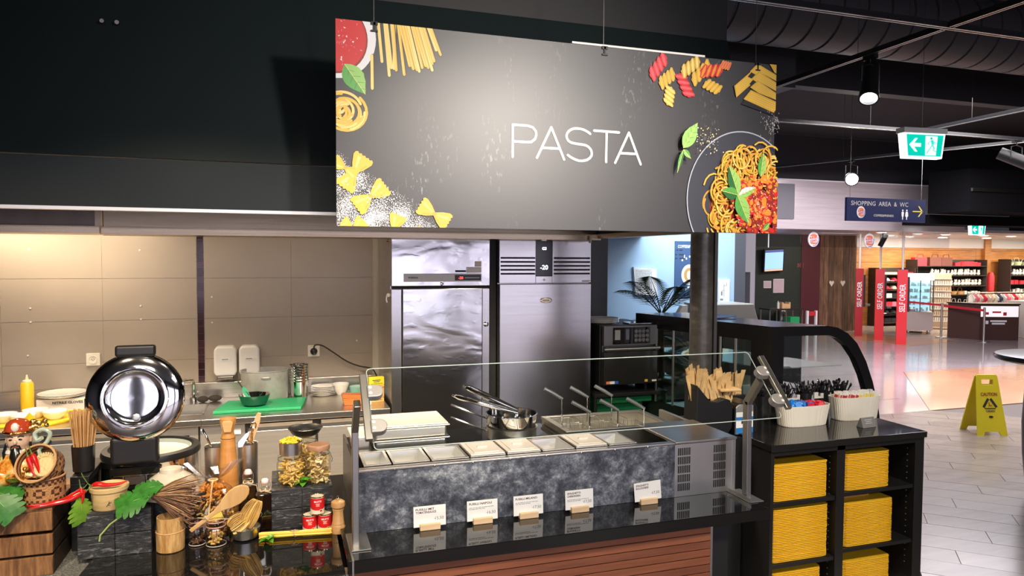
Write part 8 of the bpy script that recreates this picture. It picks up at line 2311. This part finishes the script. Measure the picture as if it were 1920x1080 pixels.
spotlight(3.88, 3.93, 3.298, (2.9, 3.0, 1.2), 'lit cool white track spotlight right of the sign', lamp_cold, s=1.3)
spotlight(7.74, 8.13, 3.298, (0.5, -0.1, 1.6), 'bright warm track spotlight facing the camera below the exit sign', lamp_warm, s=1.9)
spotlight(8.25, 6.13, 3.298, (9.5, 4.5, 2.0), 'unlit black track spotlight at the right below the thin track', None, s=1.6)
# air duct
ductm = mat('duct_grey', (0.055, 0.052, 0.06), 0.5, 0.2)
dk = thing('air_duct', 'ribbed dark grey air duct running along the ceiling', 'duct', (5, 4.95, 3.95))
mb = MB(T(2.8, 4.85, 3.92, ry=pi / 2))
prof = []
x = 0
while x < 7.2:
    prof += [(.300, x), (.300, x + .21), (.285, x + .225), (.285, x + .235)]
    x += .24
mb.lathe(prof, 32, sx=1.0)
part('duct_tube', mb, ductm, dk)
for f in (.8, 2.4, 4.2, 6.0):
    part('duct_hanger', MB().tube([(2.8 + f, 4.54, 3.92), (2.8 + f, 4.54, 4.4)], .003, 5), satin, dk)
solo('ceiling_beam', MB().box(4.0, 5.9, 3.62, 14, 6.05, 4.39), dark_wall, 'dark ceiling beam behind the air duct', 'beam')
solo('ceiling_duct_box', MB().box(2.6, 5.30, 3.42, 4.4, 5.85, 3.80), mat('duct_dark', (0.035, 0.035, 0.04), 0.5), 'flat dark duct box above the right end of the sign', 'duct')
solo('ceiling_coffer', MB().box(12.30, 10.0, 2.80, 18, 10.9, 3.60), mat('soffit_black', (0.006, 0.006, 0.007), 0.9, spec=0.05), 'black dropped soffit at the right edge above the shop', 'soffit')
solo('soffit_ledge', MB().box(12.31, 9.95, 3.17, 17.5, 9.99, 3.23), dark_steel, 'thin grey ledge on the black soffit', 'ledge')
solo('soffit_lower', MB().box(12.4, 10.95, 2.60, 18, 11.6, 2.79), mat('soffit_black', (0.014, 0.014, 0.016), 0.5), 'lower black soffit strip above the far exit sign', 'soffit')
# exit signs
grn_e = mat('exit_green', (0.0, 0.42, 0.30), 0.4, emit=1.0, ecol=(0.0, 0.55, 0.40)); wht_e = mat('exit_white', (0.9, 1, 0.97), 0.4, emit=1.5, ecol=(0.88, 1.0, 0.97))
def exit_sign(x, y, z, w, lab, rot=0.0):
    k = w / .36
    e = thing('exit_sign', lab, 'exit sign', (x, y, z), rot=rot, group='green exit signs', local=True)
    part('sign_housing', MB().box(-.19 * k, -.045 * k, .155 * k, .19 * k, .045 * k, .195 * k), white_p, e, bevel=.004 * k)
    part('sign_body', MB().prism([(-.185 * k, .155 * k), (.185 * k, .155 * k), (.160 * k, -.03 * k), (-.160 * k, -.03 * k)][::-1], -.030 * k, .030 * k, 'y'), wht_e, e, bevel=.003 * k)
    f = part('sign_face', MB().prism([(-.160 * k, .145 * k), (.165 * k, .145 * k), (.145 * k, -.015 * k), (-.142 * k, -.015 * k)][::-1], -.0335 * k, -.0305 * k, 'y'), grn_e, e)
    y_ = -.0345 * k
    ar = MB()
    ar.prism([(a * k, b * k) for a, b in ((-.135, .067), (-.085, .117), (-.065, .117), (-.095, .080), (-.035, .080), (-.035, .054), (-.095, .054), (-.065, .017), (-.085, .017))], y_ - .001 * k, y_, 'y')
    part('arrow', ar, wht_e, f)
    dr_ = part('door_field', MB().prism([(a * k, b * k) for a, b in ((.005, .135), (.110, .135), (.098, -.008), (.005, -.008))], y_ - .001 * k, y_, 'y'), wht_e, e)
    mn = MB(); y2 = y_ - .0015 * k
    mn.lathe([(.0001, 0)], 3) if False else None
    def ln(pts, w_):
        mn.tube([(a * k, y2, b * k) for a, b in pts], w_ * k * 1.7, 6, flat=.25)
    mn.ball((.055 * k, y2, .118 * k), .011 * k, 10, 6, (1, .3, 1))
    ln([(.052, .105), (.062, .070)], .012); ln([(.050, .100), (.030, .088), (.022, .070)], .005); ln([(.056, .100), (.080, .092), (.088, .078)], .005)
    ln([(.060, .068), (.044, .045), (.024, .020), (.014, .004)], .006); ln([(.064, .068), (.078, .042), (.070, .030), (.098, .020)], .006)
    part('running_figure', mn, grn_e, dr_)
    part('sign_rod', MB().tube([(0, 0, .195 * k), (0, 0, 4.4 - z if w < .4 else 4.39 - z)], .0015, 6), black, e)
    return e
exit_sign(4.435, 4.0, 2.655, .345, 'lit green exit sign with arrow and running figure, nearest one', RD(-6))
exit_sign(14.0, 11.2, 2.44, .42, 'small far green exit sign above the shop')
# shopping area sign
sa = thing('direction_sign', 'blue hanging sign for shopping area and toilets with yellow arrow', 'sign', (8.27, 8.0, 2.43))
nvy = mat('sign_navy', (0.020, 0.025, 0.085), 0.35)
part('sign_board', MB().box(7.555, 8.0, 2.430, 8.985, 8.04, 2.757), nvy, sa)
tl = mat('sign_text', (0.62, 0.60, 0.55), 0.5)
part('sign_title', put_text(MB(), 'SHOPPING  AREA  &  WC', (7.625, 7.999, 2.650), (1, 0, 0), (0, 0, 1), .062, width=1.03), tl, sa)
part('sign_cafe_name', put_text(MB(), 'COFFEE&FRIENDS', (8.03, 7.999, 2.500), (1, 0, 0), (0, 0, 1), .030, width=.36, offset=.01), tl, sa)
logo(7.80, 7.998, 2.555, .080, '', parent=sa)
yel_t = mat('sign_yellow', (0.75, 0.62, 0.10), 0.5)
part('sign_arrow', MB().prism([(8.74, 2.578), (8.90, 2.578), (8.90, 2.594), (8.74, 2.594)], 7.995, 7.999, 'y').prism([(8.86, 2.51), (8.935, 2.586), (8.915, 2.60), (8.84, 2.51)], 7.995, 7.999, 'y').prism([(8.86, 2.665), (8.935, 2.588), (8.915, 2.572), (8.84, 2.665)], 7.995, 7.999, 'y'), yel_t, sa, kind='stuff')
for i, x_ in enumerate((8.555, 8.63)):
    part('toilet_figure', MB(T(x_, 7.998, 2.545, rx=pi / 2)).prism([(-.022, .02), (-.028 if i else -.018, -.03), (-.008, -.045), (-.008, -.08), (.008, -.08), (.008, -.045), (.028 if i else .018, -.03), (.022, .02), (.014, .035), (-.014, .035)], 0, .003).lathe([(.013, 0), (.013, .003)], 12, (0, .053, 0)), paper, sa)
for x_ in (7.62, 8.92):
    part('sign_wire', MB().tube([(x_, 8.02, 2.757), (x_, 8.02, 4.4)], .003, 5), satin, sa)
# security camera near the shop front
scm = thing('ceiling_camera', 'black bullet camera hanging from the bulkhead above the red posts', 'camera', (13.2, 12.5, 2.3))
part('camera_body', MB(T(13.25, 12.9, 2.33, rz=RD(-45), ry=RD(25))).cyl((0, 0, -.16), .055, .30, 12), black, scm)
part('camera_mount', MB().cyl((13.25, 12.9, 2.44), .03, .06, 10), black, scm)

# =================================================================== WALKWAY THINGS
cyel = mat('caution_yellow', (0.80, 0.66, 0.02), 0.4)
cs = thing('caution_sign', 'yellow folding wet floor caution sign standing on the walkway', 'floor sign', (7.33, 5.70, 0), rot=RD(-17), local=True)
def panel(mb, y0, y1, zt):
    """slanted A-frame leaf: bottom at y0, top at y1"""
    out = [(-.165, 0), (-.095, 0), (-.080, .040), (.070, .040), (.095, 0), (.165, 0), (.115, .62), (.100, .635), (-.100, .635), (-.115, .62)]
    th = .012
    def P_(a, b, o): 
        t = b / .635
        return (a, y0 + (y1 - y0) * t + o, b * zt / .635)
    # split around the handle slot
    quads = [[(-.165, 0), (-.095, 0), (-.080, .040), (-.155, .14)], [(.070, .040), (.095, 0), (.165, 0), (.155, .14)], [(-.155, .14), (-.080, .040), (.070, .040), (.155, .14)],
             [(-.155, .14), (.155, .14), (.1235, .53), (-.1235, .53)], [(-.1235, .53), (-.065, .53), (-.065, .585), (-.118, .585)], [(.065, .53), (.1235, .53), (.118, .585), (.065, .585)],
             [(-.118, .585), (.118, .585), (.115, .62), (.100, .635), (-.100, .635), (-.115, .62)]]
    for q in quads:
        n = len(q)
        v = [P_(a, b, 0) for a, b in q] + [P_(a, b, th) for a, b in q]
        mb.add(v, [tuple(range(n)), tuple(range(n, 2 * n))[::-1]] + [(i, n + i, n + (i + 1) % n, (i + 1) % n) for i in range(n)])
    return mb
part('front_leaf', panel(MB(), -.14, -.012, .64), cyel, cs)
part('rear_leaf', panel(MB(), .15, .004, .64), cyel, cs)
def cp(a, b): return (a, -.14 + .128 * b / .635 - .003, b * .64 / .635)
U = Vector((1, 0, 0)); V = (Vector(cp(0, .5)) - Vector(cp(0, .3))).normalized()
part('caution_lettering', put_text(MB(), 'CAUTION', cp(0, .415), U, V, .034, width=.18, offset=.03, align='c'), mat('caution_red', (0.35, 0.03, 0.03), 0.5), cs)
part('cuidado_lettering', put_text(MB(), 'CUIDADO', cp(0, .245), U, V, .020, width=.10, offset=.03, align='c'), ink, cs)
tri = MB()
def quad(a, b, w):
    a = Vector(a); b = Vector(b); d = (b - a).normalized(); n = Vector((-d.y, d.x)) * w / 2
    q = [a - n, b - n, b + n, a + n]
    tri.add([cp(p.x, p.y) for p in q], [(0, 1, 2, 3)])
quad((-.072, .295), (-.012, .385), .026); quad((.072, .295), (.012, .385), .026); quad((-.060, .282), (.060, .282), .010)
part('warning_triangle', tri, ink, cs)
part('slipping_figure', MB().ball(cp(-.008, .338), .007, 8, 5, (1, .3, 1)).tube([cp(-.010, .325), cp(.012, .312), cp(.025, .318)], .004, 5).tube([cp(.0, .318), cp(-.014, .306)], .003, 5), MATS['caution_red'], cs)
part('maker_oval', MB(Matrix.Translation(cp(0, .195)) @ Matrix.Rotation(RD(79), 4, 'X')).lathe([(.024, 0), (.024, .001)], 20, sy=.5), ink, cs)
bt = thing('barrel_table', 'black round bar table with side tap cut by the right edge of the picture', 'table', (5.80, 3.9, 0))
part('table_top', MB().lathe([(.001, 1.095), (.40, 1.095), (.435, 1.11), (.44, 1.13), (.43, 1.145), (.40, 1.150), (.001, 1.150)], 48, (5.80, 3.9, 0), cap=False), blk_lam, bt)
part('barrel_body', MB().lathe([(.14, 0), (.20, .10), (.225, .35), (.235, .60), (.225, .85), (.19, 1.06), (.16, 1.094)], 40, (5.80, 3.9, 0)), black, bt)
part('tap', MB().tube([(5.66, 3.88, 1.00), (5.53, 3.87, 1.00), (5.505, 3.868, .985), (5.502, 3.868, .955)], [.008, .009, .010, .008], 10).cyl((5.535, 3.87, 1.005), .010, .03, 10).box(5.525, 3.86, 1.035, 5.545, 3.88, 1.045), mat('tap_metal', (0.10, 0.06, 0.05), 0.3, 0.8), bt, kind='stuff')
print('objects', len(bpy.data.objects))
